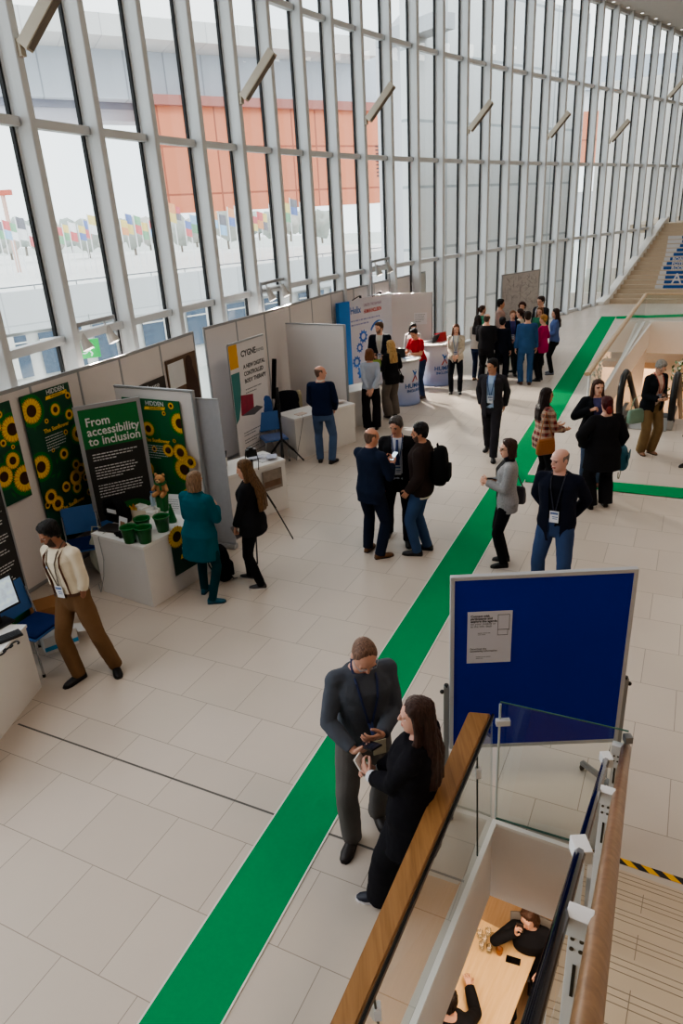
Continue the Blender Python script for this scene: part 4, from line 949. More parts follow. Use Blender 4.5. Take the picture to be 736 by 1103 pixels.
# teddy bear on a small green box
tp_ = fl(178, 549, HC1); M_BEAR = mat('bear plush', S(196, 146, 100), .95, var=.15, scale=30, bump=.5)
mb = MB(); mb.box((0, 0, .11), (.14, .14, .22), bev=.01); o = mb.build('green_box', M_BUCK, None, loc=tp_, rz=AX); tag(o, 'small green box under the teddy bear', 'box')
tb = empty('teddy_bear', tp_ + V3((0, 0, .22)), AX + .3, 'tan teddy bear with a green scarf sitting at the back of the bucket counter', 'teddy bear')
mb = MB(); mb.ball((0, 0, .085), (.075, .065, .085)); mb.ball((0, -.01, .215), (.068, .062, .06))
for s_ in (-1, 1): mb.ball((s_ * .052, 0, .268), (.024, .014, .024)); mb.tube([(s_ * .06, -.01, .13), (s_ * .10, -.05, .08)], [.028, .024], 8, round_ends=True); mb.tube([(s_ * .04, -.02, .03), (s_ * .06, -.11, .025)], [.034, .032], 8, round_ends=True)
mb.build('body', M_BEAR, tb, smooth=True)
mb = MB(); mb.ball((0, -.062, .2), (.03, .024, .024)); mb.build('muzzle', cm(220, 184, 144, .9, 'plush light'), tb, smooth=True)
mb = MB(); mb.ball((-.024, -.066, .225), .007); mb.ball((.024, -.066, .225), .007); mb.ball((0, -.086, .206), .009); mb.build('face', MAT_BLACK, tb)
mb = MB(); mb.tube([(.062 * cos(t), -.005 + .056 * sin(t), .158) for t in lin(0, 2 * pi, 20)], .018, 8); mb.tube([(.02, -.06, .15), (.03, -.07, .08)], .016, 6); mb.build('scarf', M_BUCK, tb, smooth=True)
# cable down the front of the counter
cu = MB(); cu.tube([on_c(.16, .1, HC1 + .01), on_c(.15, -.012, HC1 - .02), on_c(.17, -.015, .5), on_c(.10, -.012, .25), on_c(.0, -.03, .006), on_c(-.2, .1, .006)], .005, 5); o = cu.build('cable', cm(150, 150, 150, .6, 'cable grey')); tag(o, 'thin grey cable hanging down the front of the bucket counter', 'cable')

# --- blue chairs
M_BLUE = mat('chair blue', S(58, 110, 176), .5); M_SEAT = cloth(34, 52, 104); M_CHR = mat('chrome', S(190, 192, 196), .25, .9)
def make_chair(label, loc, rz, seat_m=None):
    o = empty('stacking_chair', loc, rz, label, 'chair', 'blue stacking chairs')
    mb = MB(); mb.box((0, 0, .445), (.46, .44, .022), bev=.01); mb.build('seat', M_BLUE, o)
    mb = MB(); mb.box((0, 0.01, .468), (.42, .40, .03), bev=.014); mb.build('seat_pad', seat_m or M_SEAT, o)
    mb = MB(); T = Matrix.Translation((0, -.21, .46)) @ Matrix.Rotation(R(12), 4, 'X'); mb.box((0, 0, .25), (.44, .018, .36), T, bev=.012); mb.build('backrest', M_BLUE, o)
    for sx in (-1, 1):
        mb = MB(); mb.tube([(sx * .215, .20, .0), (sx * .215, .19, .435)], .012, 8); l = mb.build('leg', M_CHR, o); 
        m2 = MB(); m2.cyl((sx * .215, .20, 0), .016, .03, 8); m2.build('foot_cap', MAT_BLACK, l)
        mb = MB(); mb.tube([(sx * .215, -.27, .0), (sx * .215, -.19, .44), (sx * .215, -.26, .78)], .012, 8); l = mb.build('leg', M_CHR, o)
        m2 = MB(); m2.cyl((sx * .215, -.27, 0), .016, .03, 8); m2.build('foot_cap', MAT_BLACK, l)
    mb = MB(); mb.tube([(-.215, .19, .43), (.215, .19, .43)], .011, 8); mb.tube([(-.215, -.19, .43), (.215, -.19, .43)], .011, 8); mb.build('crossbar', M_CHR, o)
    return o
make_chair('blue chair with dark blue seat beside the man in braces, at the monitor', V3((-3.30, 6.40, 0)), R(-113))
make_chair('blue chair behind the counter, left of the laptop', V3((-3.42, 8.42, 0)), R(200))
make_chair('blue chair half hidden behind the black bag', V3((-2.99, 8.66, 0)), R(208))
o = empty('cloth_bag', fl(106, 588, .35) - V3((-.08, .16, .35)), 0, 'crumpled pale cloth bag by the left end of the bucket counter', 'bag')
mb = MB(); b_ = bmesh.new(); bmesh.ops.create_icosphere(b_, subdivisions=3, radius=1)
for v in b_.verts: v.co = V3((v.co.x * .15, v.co.y * .13, .30 + v.co.z * .30)) * (1 + .12 * noise.noise(v.co * 3))
mb.add(b_); mb.build('sack', cloth(186, 190, 176), o, smooth=True); mb = MB(); mb.tube([(-.08, 0, .55), (-.05, 0, .70), (.05, 0, .70), (.08, 0, .55)], .012, 6); mb.build('handle', cloth(186, 190, 176), o)

# --- near-left counter with the monitor
k_near = fl(45, 740); k_far = k_near - ux * 0; 
cA = empty('counter', k_near, 0, 'white counter at the left edge of the photo, with monitor and black cables', 'counter', 'white counters')
e1 = (fl(0, 797) - k_near).normalized(); e2 = V3((-e1.y, e1.x, 0)) * -1
if e2.x > 0: e2 = -e2
HA = .74
def cAp(x, y, z=HA): return k_near + e1 * x + e2 * y + V3((0, 0, z))
mb = MB(); mb.prism([(0, 0), tuple((e1 * 1.5).xy), tuple((e1 * 1.5 + e2 * .55).xy), tuple((e2 * .55).xy)], 0, HA - .03); mb.build('body', MAT_CTR, cA)
mb = MB(); mb.prism([tuple((-e1 * .01 - e2 * .01).xy), tuple((e1 * 1.51 - e2 * .01).xy), tuple((e1 * 1.51 + e2 * .56).xy), tuple((-e1 * .01 + e2 * .56).xy)], HA - .03, HA); mb.build('top', bpy.data.materials['counter top'], cA)
mo = empty('monitor', cAp(.24, .35), atan2(e1.y, e1.x) + R(200), 'monitor showing a bluish picture on the counter at the left edge', 'monitor')
mp_ = fl(-2, 648, 1.0); 
mo.location = (mp_.x - .05, mp_.y, HA); mo.rotation_euler = (0, 0, R(58))
mb = MB(); mb.box((0, 0, .27), (.54, .03, .33), Matrix.Rotation(R(-8), 4, 'X'), bev=.006); mb.box((0, 0.0, .05), (.05, .03, .12)); mb.box((0, 0, .008), (.24, .18, .015)); mb.build('case', cm(30, 30, 32, .4, 'monitor black'), mo)
mb = MB(); mb.box((0, -.017, .275), (.50, .003, .29), Matrix.Rotation(R(-8), 4, 'X')); mb.build('screen', M_SCR, mo)
o = empty('keyboard', fl(2, 690, HA), R(40), 'black keyboard on the counter at the left edge', 'keyboard'); mb = MB(); mb.box((0, 0, .012), (.36, .13, .02), bev=.004); mb.build('case', cm(22, 22, 24, .5, 'kb'), o); mb = MB()
for i in range(12):
    for j in range(4): mb.box((-.16 + i * .029, -.042 + j * .028, .025), (.023, .022, .008))
mb.build('keys', cm(46, 46, 50, .5, 'kb keys'), o)
mb = MB(); mb.tube([fl(19 - 20 * t + 3 * sin(t * 18), 691 + 14 * t + 2.2 * cos(t * 21), HA + .012) for t in lin(0, 1, 40)], .009, 6); o = mb.build('cable', cm(20, 20, 22, .5, 'cable black')); tag(o, 'coiled black cable along the edge of the counter at the left edge', 'cable')
# black info roll-up at the very left, boxes behind
i1 = fl(30, 640, .12); i1 = V3((-3.62, 7.05, 0)); i0 = V3((-3.98, 6.22, 0))
ir, Li = frame_at(i0, i1, 'roll_up_banner', 'black roll-up banner with white paragraphs and green foot, at the left edge of the photo', 'banner')
mb = MB(); mb.box((Li / 2, 0, 1.05), (Li, .01, 2.0)); mb.build('sheet', M_BLK, ir)
mb = MB()
for i in range(9): lines_block(mb, .30, 1.95 - i * .165, Li - .36, 3 if i % 2 else 4, .034, .012, -.007, 50 + i)
mb.build('small_text', MAT_LTXT, ir, recalc=False)
mb = MB(); mb.box((Li / 2, -.007, .26), (Li, .004, .40)); mb.build('green_foot', mat('foot green', S(16, 110, 62), .5), ir)
mb = MB(); lines_block(mb, .45, .36, .36, 2, .06, .014, -.011, 70); mb.build('foot_text', MAT_LTXT, ir, recalc=False)
mb = MB(); mb.box((.16, -.007, .62), (.26, .004, .26)); mb.build('picture', cm(150, 130, 60, .6, 'pic', var=.6, scale=12), ir)
mb = MB(); mb.box((Li / 2, .02, .03), (Li, .16, .06), bev=.01); mb.box((Li, 0, 1.05), (.02, .02, 2.05)); mb.box((Li / 2, 0, 2.07), (Li, .025, .03)); mb.build('frame', MAT_ALU, ir)
M_CARD = mat('cardboard', S(150, 104, 62), .85, var=.08)
def carton(p, rz, d, m_, label):
    o = empty('cardboard_box', p, rz, label, 'box'); x, y, z = d
    mb = MB(); mb.box((0, 0, z / 2), (x, y, z)); mb.build('body', m_, o)
    mb = MB(); mb.box((x * .5 + .03, 0, z - .01), (.12, y, .006), Matrix.Rotation(R(15), 4, 'Y')); mb.build('flap', m_, o); return o
carton(V3((-3.42, 6.98, 0)), R(30), (.34, .30, .40), M_CARD, 'brown cardboard box behind the man in braces')
carton(V3((-3.24, 6.72, 0)), R(35), (.36, .22, .20), cm(224, 226, 228, .6, 'white box'), 'white carton with blue stripe under the brown box')
mb = MB(); mb.box((0, -.112, .06), (.36, .004, .05)); mb.build('stripe', cm(60, 160, 220, .6, 'stripe blue'), bpy.data.objects['cardboard_box.001'])

# --- black backpack standing by the teal woman
M_BP = cloth(20, 20, 22)
def backpack(p, rz, label, s=1.0, m_=None, cat='backpack', tilt=0):
    m_ = m_ or M_BP; o = empty('backpack', p, rz, label, cat)
    T = Matrix.Rotation(R(tilt), 4, 'X') @ Matrix.Scale(s, 4)
    mb = MB(); rings = []
    for z, w, d in ((0, .13, .075), (.03, .16, .09), (.2, .165, .10), (.36, .155, .09), (.45, .12, .07), (.485, .06, .04)):
        rings.append([(w * abs(cos(t)) ** .6 * (1 if cos(t) > 0 else -1), d * abs(sin(t)) ** .7 * (1 if sin(t) > 0 else -1), z) for t in lin(0, 2 * pi, 24, endpoint=False)])
    mb.loft(rings, T); mb.build('body', m_, o, smooth=True)
    mb = MB(); mb.box((0, .10, .15), (.22, .06, .20), T, bev=.025); mb.build('pocket', m_, o, smooth=True)
    for sx in (-1, 1):
        mb = MB(); mb.tube([(sx * .07, -.08, .44), (sx * .09, -.15, .36), (sx * .10, -.15, .2), (sx * .11, -.09, .04)], .022, 8, T, flat=.4); mb.build('strap', m_, o)
    mb = MB(); mb.tube([(-.035, -.03, .47), (-.02, -.04, .52), (.02, -.04, .52), (.035, -.03, .47)], .009, 6, T); mb.build('handle', m_, o)
    return o
backpack(fl(241, 622), R(-60), 'black backpack with loose straps on the floor beside the woman in teal', .95)
mb = MB(); mb.tube([fl(243, 612, .02), fl(250, 622, .01), fl(247, 616, .25), fl(252, 623, .012), fl(256, 622, .012)], .012, 6, flat=.4); o = mb.build('loose_strap', M_BP); o.parent = bpy.data.objects['backpack']; o.matrix_parent_inverse = (Matrix.Translation(o.parent.location) @ Matrix.Rotation(R(-60), 4, 'Z')).inverted()

# --- middle stand: counter with papers, tripod camera, laptop banner, coats
m_near = fl(317, 546); m_ux = (m_near - fl(245, 572)).normalized()
m_ux = V3((.80, .60, 0)).normalized()
m0 = fl(302, 520, .82); m_dir = (fl(313, 503, .82) - m0); 
mc0 = V3((-1.70, 9.66, 0)); mux = (V3((-.80, 10.38, 0)) - mc0).normalized(); muy = V3((-mux.y, mux.x, 0))
mc = counter(mc0, mux, 1.12, .62, .82, 'white counter with a street picture on its front, behind the girl with long hair')
def on_m(x, y, z=.82): return mc0 + mux * x + muy * y + V3((0, 0, z))
AM = atan2(mux.y, mux.x)
o = empty('picture_print', on_m(.62, -.012, 0), AM, 'street photo print stuck on the front of the middle counter', 'poster'); mb = MB(); mb.box((.22, 0, .56), (.36, .006, .32)); mb.build('sheet', cm(140, 128, 118, .5, 'street photo', var=.6, scale=9), o)
mb = MB(); mb.box((.22, -.0045, .50), (.30, .002, .10)); mb.build('lower_area', cm(120, 92, 74, .6, 'street low', var=.5), o)
for i, (x, y, a) in enumerate(((.86, .20, .2), (.93, .33, .5), (.80, .36, -.1), (.98, .16, .9))):
    mb = MB(); mb.box((0, 0, .0055 + .0125 * i), (.21, .15, .011)); o = mb.build('brochure', cm(206 - 8 * i, 204 - 6 * i, 206, .5, 'brochure', var=.3, scale=20), None, loc=on_m(x, y), rz=AM + a); tag(o, 'glossy brochure lying at the right end of the middle counter', 'brochure', 'brochures on the middle counter')
mb = MB(); mb.lathe([(.04, 0), (.043, .14), (.038, .14), (.036, .01)], n=14); o = mb.build('cup', cm(214, 214, 206, .4, 'cup'), None, smooth=True, loc=on_m(.30, .44)); tag(o, 'pale cup standing left of the camera on the middle counter', 'cup')
mb = MB(); mb.box((0, 0, .01), (.10, .05, .02), bev=.004); o = mb.build('phone', cm(30, 30, 32, .3, 'phone dark'), None, loc=on_m(.66, .30), rz=AM + .4); tag(o, 'dark phone on the middle counter', 'phone')
laptop(on_m(.12, .50), AM + R(200), 'black laptop at the left end of the middle counter, beside the grey banner', M_SCR, 100, 1.0)
o = empty('potted_plant', on_m(.02, .60), 0, 'small dark-red leafy decoration at the left end of the middle counter', 'plant'); mb = MB(); mb.lathe([(.04, 0), (.05, .1), (.04, .1)], n=12); mb.build('pot', MAT_BLACK, o); mb = MB(); r_ = random.Random(8)
for k in range(26):
    a, b, l = r_.uniform(0, 6.28), r_.uniform(.2, 1.3), r_.uniform(.10, .2); d = V3((cos(a) * cos(b), sin(a) * cos(b), sin(b))); s_ = d.orthogonal().normalized() * .02
    c = V3((0, 0, .1)); mb.poly([c, c + d * l * .5 + s_, c + d * l, c + d * l * .5 - s_])
mb.build('leaves', cm(120, 40, 26, .6, 'red leaf', var=.5, scale=20), o, recalc=False)
# camera on tripod
def tripod(p, h, label, spread, rz=0, cat='tripod', name='tripod', r=.011, apex=.80):
    o = empty(name, p, rz, label, cat)
    for k in range(3):
        a = 2 * pi * k / 3 + .5; mb = MB(); mb.tube([(0.02 * cos(a), .02 * sin(a), h * apex), (spread * .55 * cos(a), spread * .55 * sin(a), h * apex * .5)], r * 1.3, 6); mb.tube([(spread * .5 * cos(a), spread * .5 * sin(a), h * apex * .55), (spread * cos(a), spread * sin(a), 0.005)], r * .9, 6); mb.build('leg', MAT_DARK, o)
    mb = MB(); mb.tube([(0, 0, h * .62 if apex > .5 else .10), (0, 0, h * .97)], r * 1.2, 8); mb.cyl((0, 0, h * .77), .035, .06, 12); mb.build('column', MAT_DARK, o); return o
tp = V3((-1.16, 8.92, 0))
t_ = tripod(tp, 1.36, 'black camera tripod in front of the middle counter, behind the girl with long hair', .50)
ca = empty('camera', tp + V3((0, 0, 1.36)), R(20), 'black camera mounted on the tripod', 'camera')
mb = MB(); mb.box((0, 0, .055), (.14, .07, .10), bev=.012); mb.box((0, 0, .115), (.06, .05, .03), bev=.006); mb.build('body', MAT_BLACK, ca)
mb = MB(); mb.lathe([(.032, 0), (.036, .05), (.036, .10)], n=16, M=Matrix.Translation((0, .03, .055)) @ Matrix.Rotation(R(-90), 4, 'X')); mb.build('lens', MAT_DARK, ca)
mb = MB(); mb.tube([(-.07, 0, .08), (-.10, 0, -.10), (-.085, 0, -.28), (-.075, 0, -.30)], .006, 5); mb.tube([(.07, 0, .08), (.09, 0, -.08), (.08, 0, -.2)], .006, 5); mb.build('strap', M_BP, ca)
# laptop banner
cb0, cb1 = fl(245, 373, 2.28), fl(283, 361, 2.28)
cb_, Lb = frame_at(cb0, cb1, 'roll_up_banner', 'white roll-up banner with yellow and teal blocks and a laptop picture', 'banner')
mb = MB(); mb.box((Lb / 2, 0, 1.15), (Lb, .012, 2.26)); mb.build('sheet', cm(222, 218, 220, .55, 'banner white'), cb_)
mb = MB(); mb.quad((.0, -.0072, 1.86), (.26, -.0072, 1.86), (.26, -.0072, 2.27), (0, -.0072, 2.27)); mb.build('yellow_block', cm(226, 166, 32, .6, 'block yellow'), cb_)
mb = MB(); mb.poly([(0, -.0072, 1.78), (.26, -.0072, 1.78), (.25, -.0072, 1.45), (.18, -.0072, 1.15), (.10, -.0072, .95), (0, -.0072, .88)]); mb.build('teal_block', cm(62, 128, 128, .6, 'block teal'), cb_)
text_part('CYGNE', .15, MAT_DTXT, cb_, Matrix.Translation((.36, -.008, 2.02)) @ XZ, bold=.004); text_part('nova', .13, MAT_MTXT, cb_, Matrix.Translation((.87, -.008, 2.02)) @ XZ)
for i, t in enumerate(('A NEW DIGITAL', 'CONTROLLED', 'BODY THERAPY')): text_part(t, .105, MAT_DTXT, cb_, Matrix.Translation((.40, -.008, 1.80 - .13 * i)) @ XZ, bold=.003, sx=.95)
mb = MB(); lines_block(mb, .40, 1.43, .6, 2, .06, .02, -.008, 3); mb.m(MAT_MTXT)
for i in range(4): lines_block(mb, .20, .66 - i * .14, .72, 2, .05, .018, -.008, 30 + i)
mb.build('small_text', MAT_MTXT, cb_, recalc=False)
mb = MB(); mb.m(cm(150, 30, 60, .5, 'laptop pic', var=.5, scale=9)); mb.quad((.18, -.008, 1.0), (.60, -.008, .92), (.62, -.008, 1.30), (.22, -.008, 1.36)); mb.m(cm(90, 90, 96, .5, 'laptop pic base')); mb.quad((.18, -.0085, .99), (.60, -.0085, .91), (.92, -.0085, .98), (.70, -.0085, 1.06)); mb.build('laptop_picture', None, cb_, recalc=False)
mb = MB(); mb.box((Lb / 2, .02, .03), (Lb, .16, .06), bev=.01); mb.box((Lb / 2, 0, 2.29), (Lb, .025, .03)); mb.box((0, .01, 1.15), (.015, .02, 2.26)); mb.build('frame', MAT_ALU, cb_)
# light stand with softbox-like black bag and blue coat over chair
st_p = fl(303, 499) + V3((.06, -.12, 0))
ls = tripod(st_p, 1.45, 'black lighting stand by the banner with the laptop picture', .42, cat='stand', name='light_stand', r=.016, apex=.34)
mb = MB(); mb.box((0, 0, 1.2), (.05, .05, .55)); mb.build('head', MAT_DARK, ls)
mb = MB(); T = Matrix.Rotation(R(6), 4, 'Y'); mb.box((.0, 0, .4), (.09, .04, .80), T, bev=.02); o = mb.build('stand_bag', M_BP, None, loc=fl(298, 430, .95) + FN * .07); tag(o, 'narrow black bag hanging on the partition behind the lighting stand', 'bag')
b_ = fl(302, 452, .8); ch1 = make_chair('blue chair with a blue jacket over its back beside the lighting stand', V3((-1.20, 12.80, 0)), R(200), cloth(120, 140, 190))
def draped(p, rz, w, h, z, m_, label, name='jacket'):
    o = empty(name, p, rz, label, 'jacket')
    mb = MB(); n = 14; rings = []
    for i in range(9):
        t = i / 8; zz = z - h * t; ww = w * (.8 + .35 * t)
        rings.append([(ww / 2 * cos(a) * (1 + .10 * sin(5 * a + i)), (.06 + .06 * t) * sin(a) * (1 + .18 * sin(3 * a + 2 * i)), zz) for a in lin(0, 2 * pi, n, endpoint=False)])
    mb.loft(rings); mb.ball((0, 0, z), (w * .40, .06, .05)); mb.build('cloth', m_, o, smooth=True)
    return o
draped(V3((-1.40, 13.20, 0)), R(20), .42, .62, 1.12, cloth(62, 96, 160), 'blue jacket hanging beside the lighting stand')
ch2 = make_chair('chair under the dark jackets, left of the second counter', V3((-.95, 13.85, 0)), R(190), cloth(120, 130, 170))
draped(V3((-.99, 14.05, 0)), R(10), .56, .70, 1.0, cloth(30, 32, 42), 'dark jacket over the chair left of the second counter')
draped(V3((-.74, 14.16, 0)), R(10), .14, .55, .97, cloth(176, 166, 140), 'beige scarf over the chair beside the dark jacket', 'scarf')
# second counter with brochures
s_near = V3((-.80, 12.86, 0)); s_ux = (V3((.36, 13.78, 0)) - s_near).normalized(); s_uy = V3((-s_ux.y, s_ux.x, 0))
s_near = fl(353, 508) * 0 + s_near
s2 = counter(V3((-.78, 12.72, 0)), s_ux, 1.50, .62, .80, 'white counter in front of the man in the navy sweater')
def on_s(x, y, z=.80): return V3((-.78, 12.72, 0)) + s_ux * x + s_uy * y + V3((0, 0, z))
AS = atan2(s_ux.y, s_ux.x)
for i, (x, y, a) in enumerate(((1.15, .3, .1), (1.22, .34, .3), (1.1, .42, .6), (1.30, .22, -.2), (.3, .2, .1))):
    mb = MB(); mb.box((0, 0, .0065 + (.0135 * i if i < 4 else 0)), (.21, .15, .012)); o = mb.build('brochure', cm(196 + 6 * i, 200, 206 - 4 * i, .5, 'brochure b', var=.3, scale=20), None, loc=on_s(x, y), rz=AS + a); tag(o, 'white brochure on the counter before the man in the navy sweater', 'brochure', 'brochures on the second counter')
mb = MB(); mb.tube([on_s(.25, .1, .81), on_s(.2, -.01, .78), on_s(.12, -.012, .5), on_s(.05, -.02, .3), on_s(-.05, -.03, .01)], .005, 5); o = mb.build('cable', cm(120, 120, 120, .6, 'cable mid')); tag(o, 'grey cable hanging over the front of the second counter', 'cable')
# blank white divider
wd0, wd1 = fl(308, 348, 2.25), fl(371, 350, 2.25)
wd, Lw = frame_at(wd0, wd1, 'divider_panel', 'blank white divider standing behind the man in the navy sweater', 'partition', 'white dividers between stands')
mb = MB(); mb.box((Lw / 2, .0, 1.125), (Lw, .04, 2.25)); mb.build('panel', MAT_PANEL, wd); mb = MB(); mb.box((Lw, 0, 1.125), (.03, .05, 2.25)); mb.box((Lw / 2, 0, 2.245), (Lw, .05, .025)); mb.build('edge_profile', MAT_ALU, wd)
# third low counter
c3 = counter(V3((.22, 14.62, 0)), V3((.86, .5, 0)).normalized(), .95, .60, .78, 'low cream counter half hidden behind the person with auburn hair')
# blue and white stand: banner with lettering, blue pillar, side wall, round counters
h0, h1, h2 = fl(363, 326, 2.32), fl(378, 324, 2.32), fl(421, 315, 2.32)
hb_, Lh = frame_at(h0, h2, 'stand_banner', 'white stand banner with blue cog drawings and the heading Helix', 'banner')
Lp = (h1 - h0).length
mb = MB(); mb.box((Lp / 2, .0, 1.15), (Lp, .10, 2.3)); mb.build('blue_pillar', cm(24, 120, 200, .5, 'pillar blue'), hb_)
mb = MB(); mb.box(((Lp + Lh) / 2, 0, 1.16), (Lh - Lp, .03, 2.32)); mb.build('sheet', cm(216, 218, 226, .5, 'banner white2'), hb_)
M_BL, M_RD = cm(30, 98, 178, .6, 'ink blue'), cm(186, 66, 60, .6, 'ink red')
text_part('Helix', .24, M_BL, hb_, Matrix.Translation((Lp + .05, -.018, 1.98)) @ XZ, bold=.004, sx=.8)
text_part('UNDER THE BANNER', .105, cm(150, 120, 150, .6, 'ink mauve'), hb_, Matrix.Translation((Lp + .58, -.018, 2.10)) @ XZ, sx=.72)
text_part('HUMAN INCLUSION', .13, M_RD, hb_, Matrix.Translation((Lp + .58, -.018, 1.94)) @ XZ, bold=.004, sx=.60)
mb = MB(); lines_block(mb, Lp + .06, 1.82, 1.25, 2, .10, .035, -.018, 9); mb.build('small_text', cm(140, 150, 190, .6, 'ink pale blue'), hb_, recalc=False)
mb = MB()
for cx, cz, r in ((Lp + .52, 1.38, .17), (Lp + .36, 1.12, .13), (Lp + .22, .78, .16), (Lp + .44, .50, .22)):
    n = 10; mb.m(M_BL); pts = []
    for k in range(n * 4):
        rr = r if (k % 4) in (0, 1) else r * .78; a = 2 * pi * k / (n * 4); pts.append((cx + rr * cos(a), -.018, cz + rr * sin(a)))
    mb.poly(pts); mb.m(cm(216, 218, 226, .5, 'banner white2')); mb.poly([(cx + r * .45 * cos(t), -.019, cz + r * .45 * sin(t)) for t in lin(0, 2 * pi, 16, endpoint=False)])
mb.m(M_BL)
for r0, r1 in ((.42, .36),):
    for k in range(20):
        a, b = pi * .35 + k * .07, pi * .35 + (k + 1) * .07; mb.quad((Lp + 1.15 + r0 * cos(a), -.018, 1.2 + r0 * 1.2 * sin(a)), (Lp + 1.15 + r1 * cos(a), -.018, 1.2 + r1 * 1.2 * sin(a)), (Lp + 1.15 + r1 * cos(b), -.018, 1.2 + r1 * 1.2 * sin(b)), (Lp + 1.15 + r0 * cos(b), -.018, 1.2 + r0 * 1.2 * sin(b)))
mb.build('cog_print', None, hb_, recalc=False)
for i, x in enumerate((Lp + .15, Lp + .95)):
    mb = MB(); mb.tube([(x, 0, 2.3), (x, -.25, 2.42), (x, -.28, 2.40)], .012, 6); mb.cyl((x, -.28, 2.37), .03, .06, 10); mb.build('lamp_arm', MAT_DARK, hb_)
w0, w1 = h2 + V3((.0, .05, 0)), V3((2.70, 18.98, 0))
hw, Lhw = frame_at(w0, w1, 'divider_panel', 'white side wall with a small notice, right of the cog banner', 'partition', 'white dividers between stands')
mb = MB(); mb.box((Lhw / 2, .0, 1.14), (Lhw, .04, 2.28)); mb.build('panel', MAT_PANEL, hw); mb = MB(); mb.box((Lhw, 0, 1.14), (.03, .05, 2.28)); mb.build('edge_profile', MAT_ALU, hw)
o = empty('notice', flat(w0.lerp(w1, .55)), atan2((w1 - w0).y, (w1 - w0).x), 'small white notice sheet on the side wall of the cog banner stand', 'notice'); mb = MB(); mb.box((.18, -.024, 1.62), (.34, .004, .30)); mb.build('sheet', cm(236, 234, 236, .6, 'notice white'), o); mb = MB(); lines_block(mb, .04, 1.73, .26, 5, .045, .012, -.028, 2); mb.build('text', MAT_MTXT, o, recalc=False)
def grad_mat(name, c0, c1, h):
    m, nt, b = _new(name); N = nt.nodes.new; L = nt.links.new
    tc = N('ShaderNodeTexCoord'); sp = N('ShaderNodeSeparateXYZ'); L(tc.outputs['Object'], sp.inputs[0]); mr = N('ShaderNodeMapRange'); mr.inputs[2].default_value = h; L(sp.outputs['Z'], mr.inputs[0])
    cr = N('ShaderNodeValToRGB'); cr.color_ramp.elements[0].color = (*c0, 1); cr.color_ramp.elements[1].color = (*c1, 1); cr.color_ramp.elements[1].position = .75; L(mr.outputs[0], cr.inputs[0]); L(cr.outputs[0], b.inputs['Base Color']); b.inputs['Roughness'].default_value = .5; return m
M_RC = grad_mat('round counter print', S(150, 170, 222), S(226, 224, 230), 1.1)
def round_counter(p, rz, label, r=.40, h=1.08):
    o = empty('round_counter', p, rz, label, 'counter', 'round printed counters')
    mb = MB(); mb.lathe([(r, 0), (r, .05), (r * .93, .3), (r * .92, .7), (r, h - .04)], n=40); mb.build('body', M_RC, o, smooth=True)
    mb = MB(); mb.lathe([(r + .03, h - .04), (r + .04, h - .02), (r + .03, h)], n=40); mb.build('top', MAT_CTR, o)
    # figure and lettering wrapped on the front
    rr = r * .925 + .006
    def wrap(me):
        for v in me.vertices:
            x, y, z = v.co; a = x / rr - pi / 2; v.co = V3(((rr + abs(y + 0) * 0 + .003) * cos(a), (rr + .003) * sin(a), z))
    for t, z, s_, m_ in (('HUMAN', .42, .15, M_BL), ('INCLUSION', .32, .085, M_BL)):
        to = text_part(t, s_, m_, o, Matrix.Translation((0, 0, z)) @ XZ, align='CENTER', bold=.003)
        bm = bmesh.new(); bm.from_mesh(to.data); bmesh.ops.subdivide_edges(bm, edges=bm.edges, cuts=1); bm.to_mesh(to.data); bm.free(); wrap(to.data)
    mb = MB(); y0 = 0
    def pl(pts): mb.poly([((rr + .004) * cos(x / rr - pi / 2), (rr + .004) * sin(x / rr - pi / 2), z) for x, z in pts])
    mb.m(M_BL); pl([(-.09, .84), (-.06, .86), (.0, .76), (.03, .66), (-.02, .66), (-.03, .74)]); pl([(.09, .86), (.11, .83), (.03, .73), (.0, .70), (-.01, .76)]); mb.m(M_RD); pl([(-.01, .70), (.02, .68), (-.06, .56), (-.10, .55)]); pl([(.0, .69), (.03, .69), (.09, .58), (.06, .57)])
    mb.m(M_BL); pl([(.02 + .03 * cos(k * pi / 5), .85 + .03 * sin(k * pi / 5)) for k in range(10)]); mb.build('figure_logo', None, o, recalc=False)
    return o
rc1 = V3((1.66, 16.62, 0)); rc2 = V3((2.72, 18.40, 0))
round_counter(rc1, R(42), 'round white to blue counter nearer the camera, beside the man in red')
round_counter(rc2, R(26), 'round white to blue counter with red folders on top, farther back')
laptop(rc1 + V3((-.05, .1, 1.08)), R(160), 'dark laptop seen from behind on the nearer round counter', M_SCR, 105, .95)
o = empty('tablet', rc1 + V3((.14, -.12, 1.08)), .3, 'light blue printed sheet on the nearer round counter', 'leaflet'); mb = MB(); mb.box((0, 0, .005), (.26, .19, .01)); mb.build('sheet', cm(150, 180, 214, .4, 'sheet blue'), o)
laptop(rc2 + V3((-.12, .05, 1.08)), R(230), 'dark laptop on the farther round counter', M_SCR, 110, .85)
for i in range(3):
    mb = MB(); mb.box((0, 0, .11), (.22, .025, .22), Matrix.Rotation(R(-12), 4, 'X')); o = mb.build('folder', cm(178, 34 + 8 * i, 44, .5, 'folder red'), None, loc=rc2 + V3((.08 + .07 * i, .05 + .06 * i, 1.08)), rz=.3 * i); tag(o, 'upright red folder on the farther round counter', 'folder', 'red folders on the round counter')
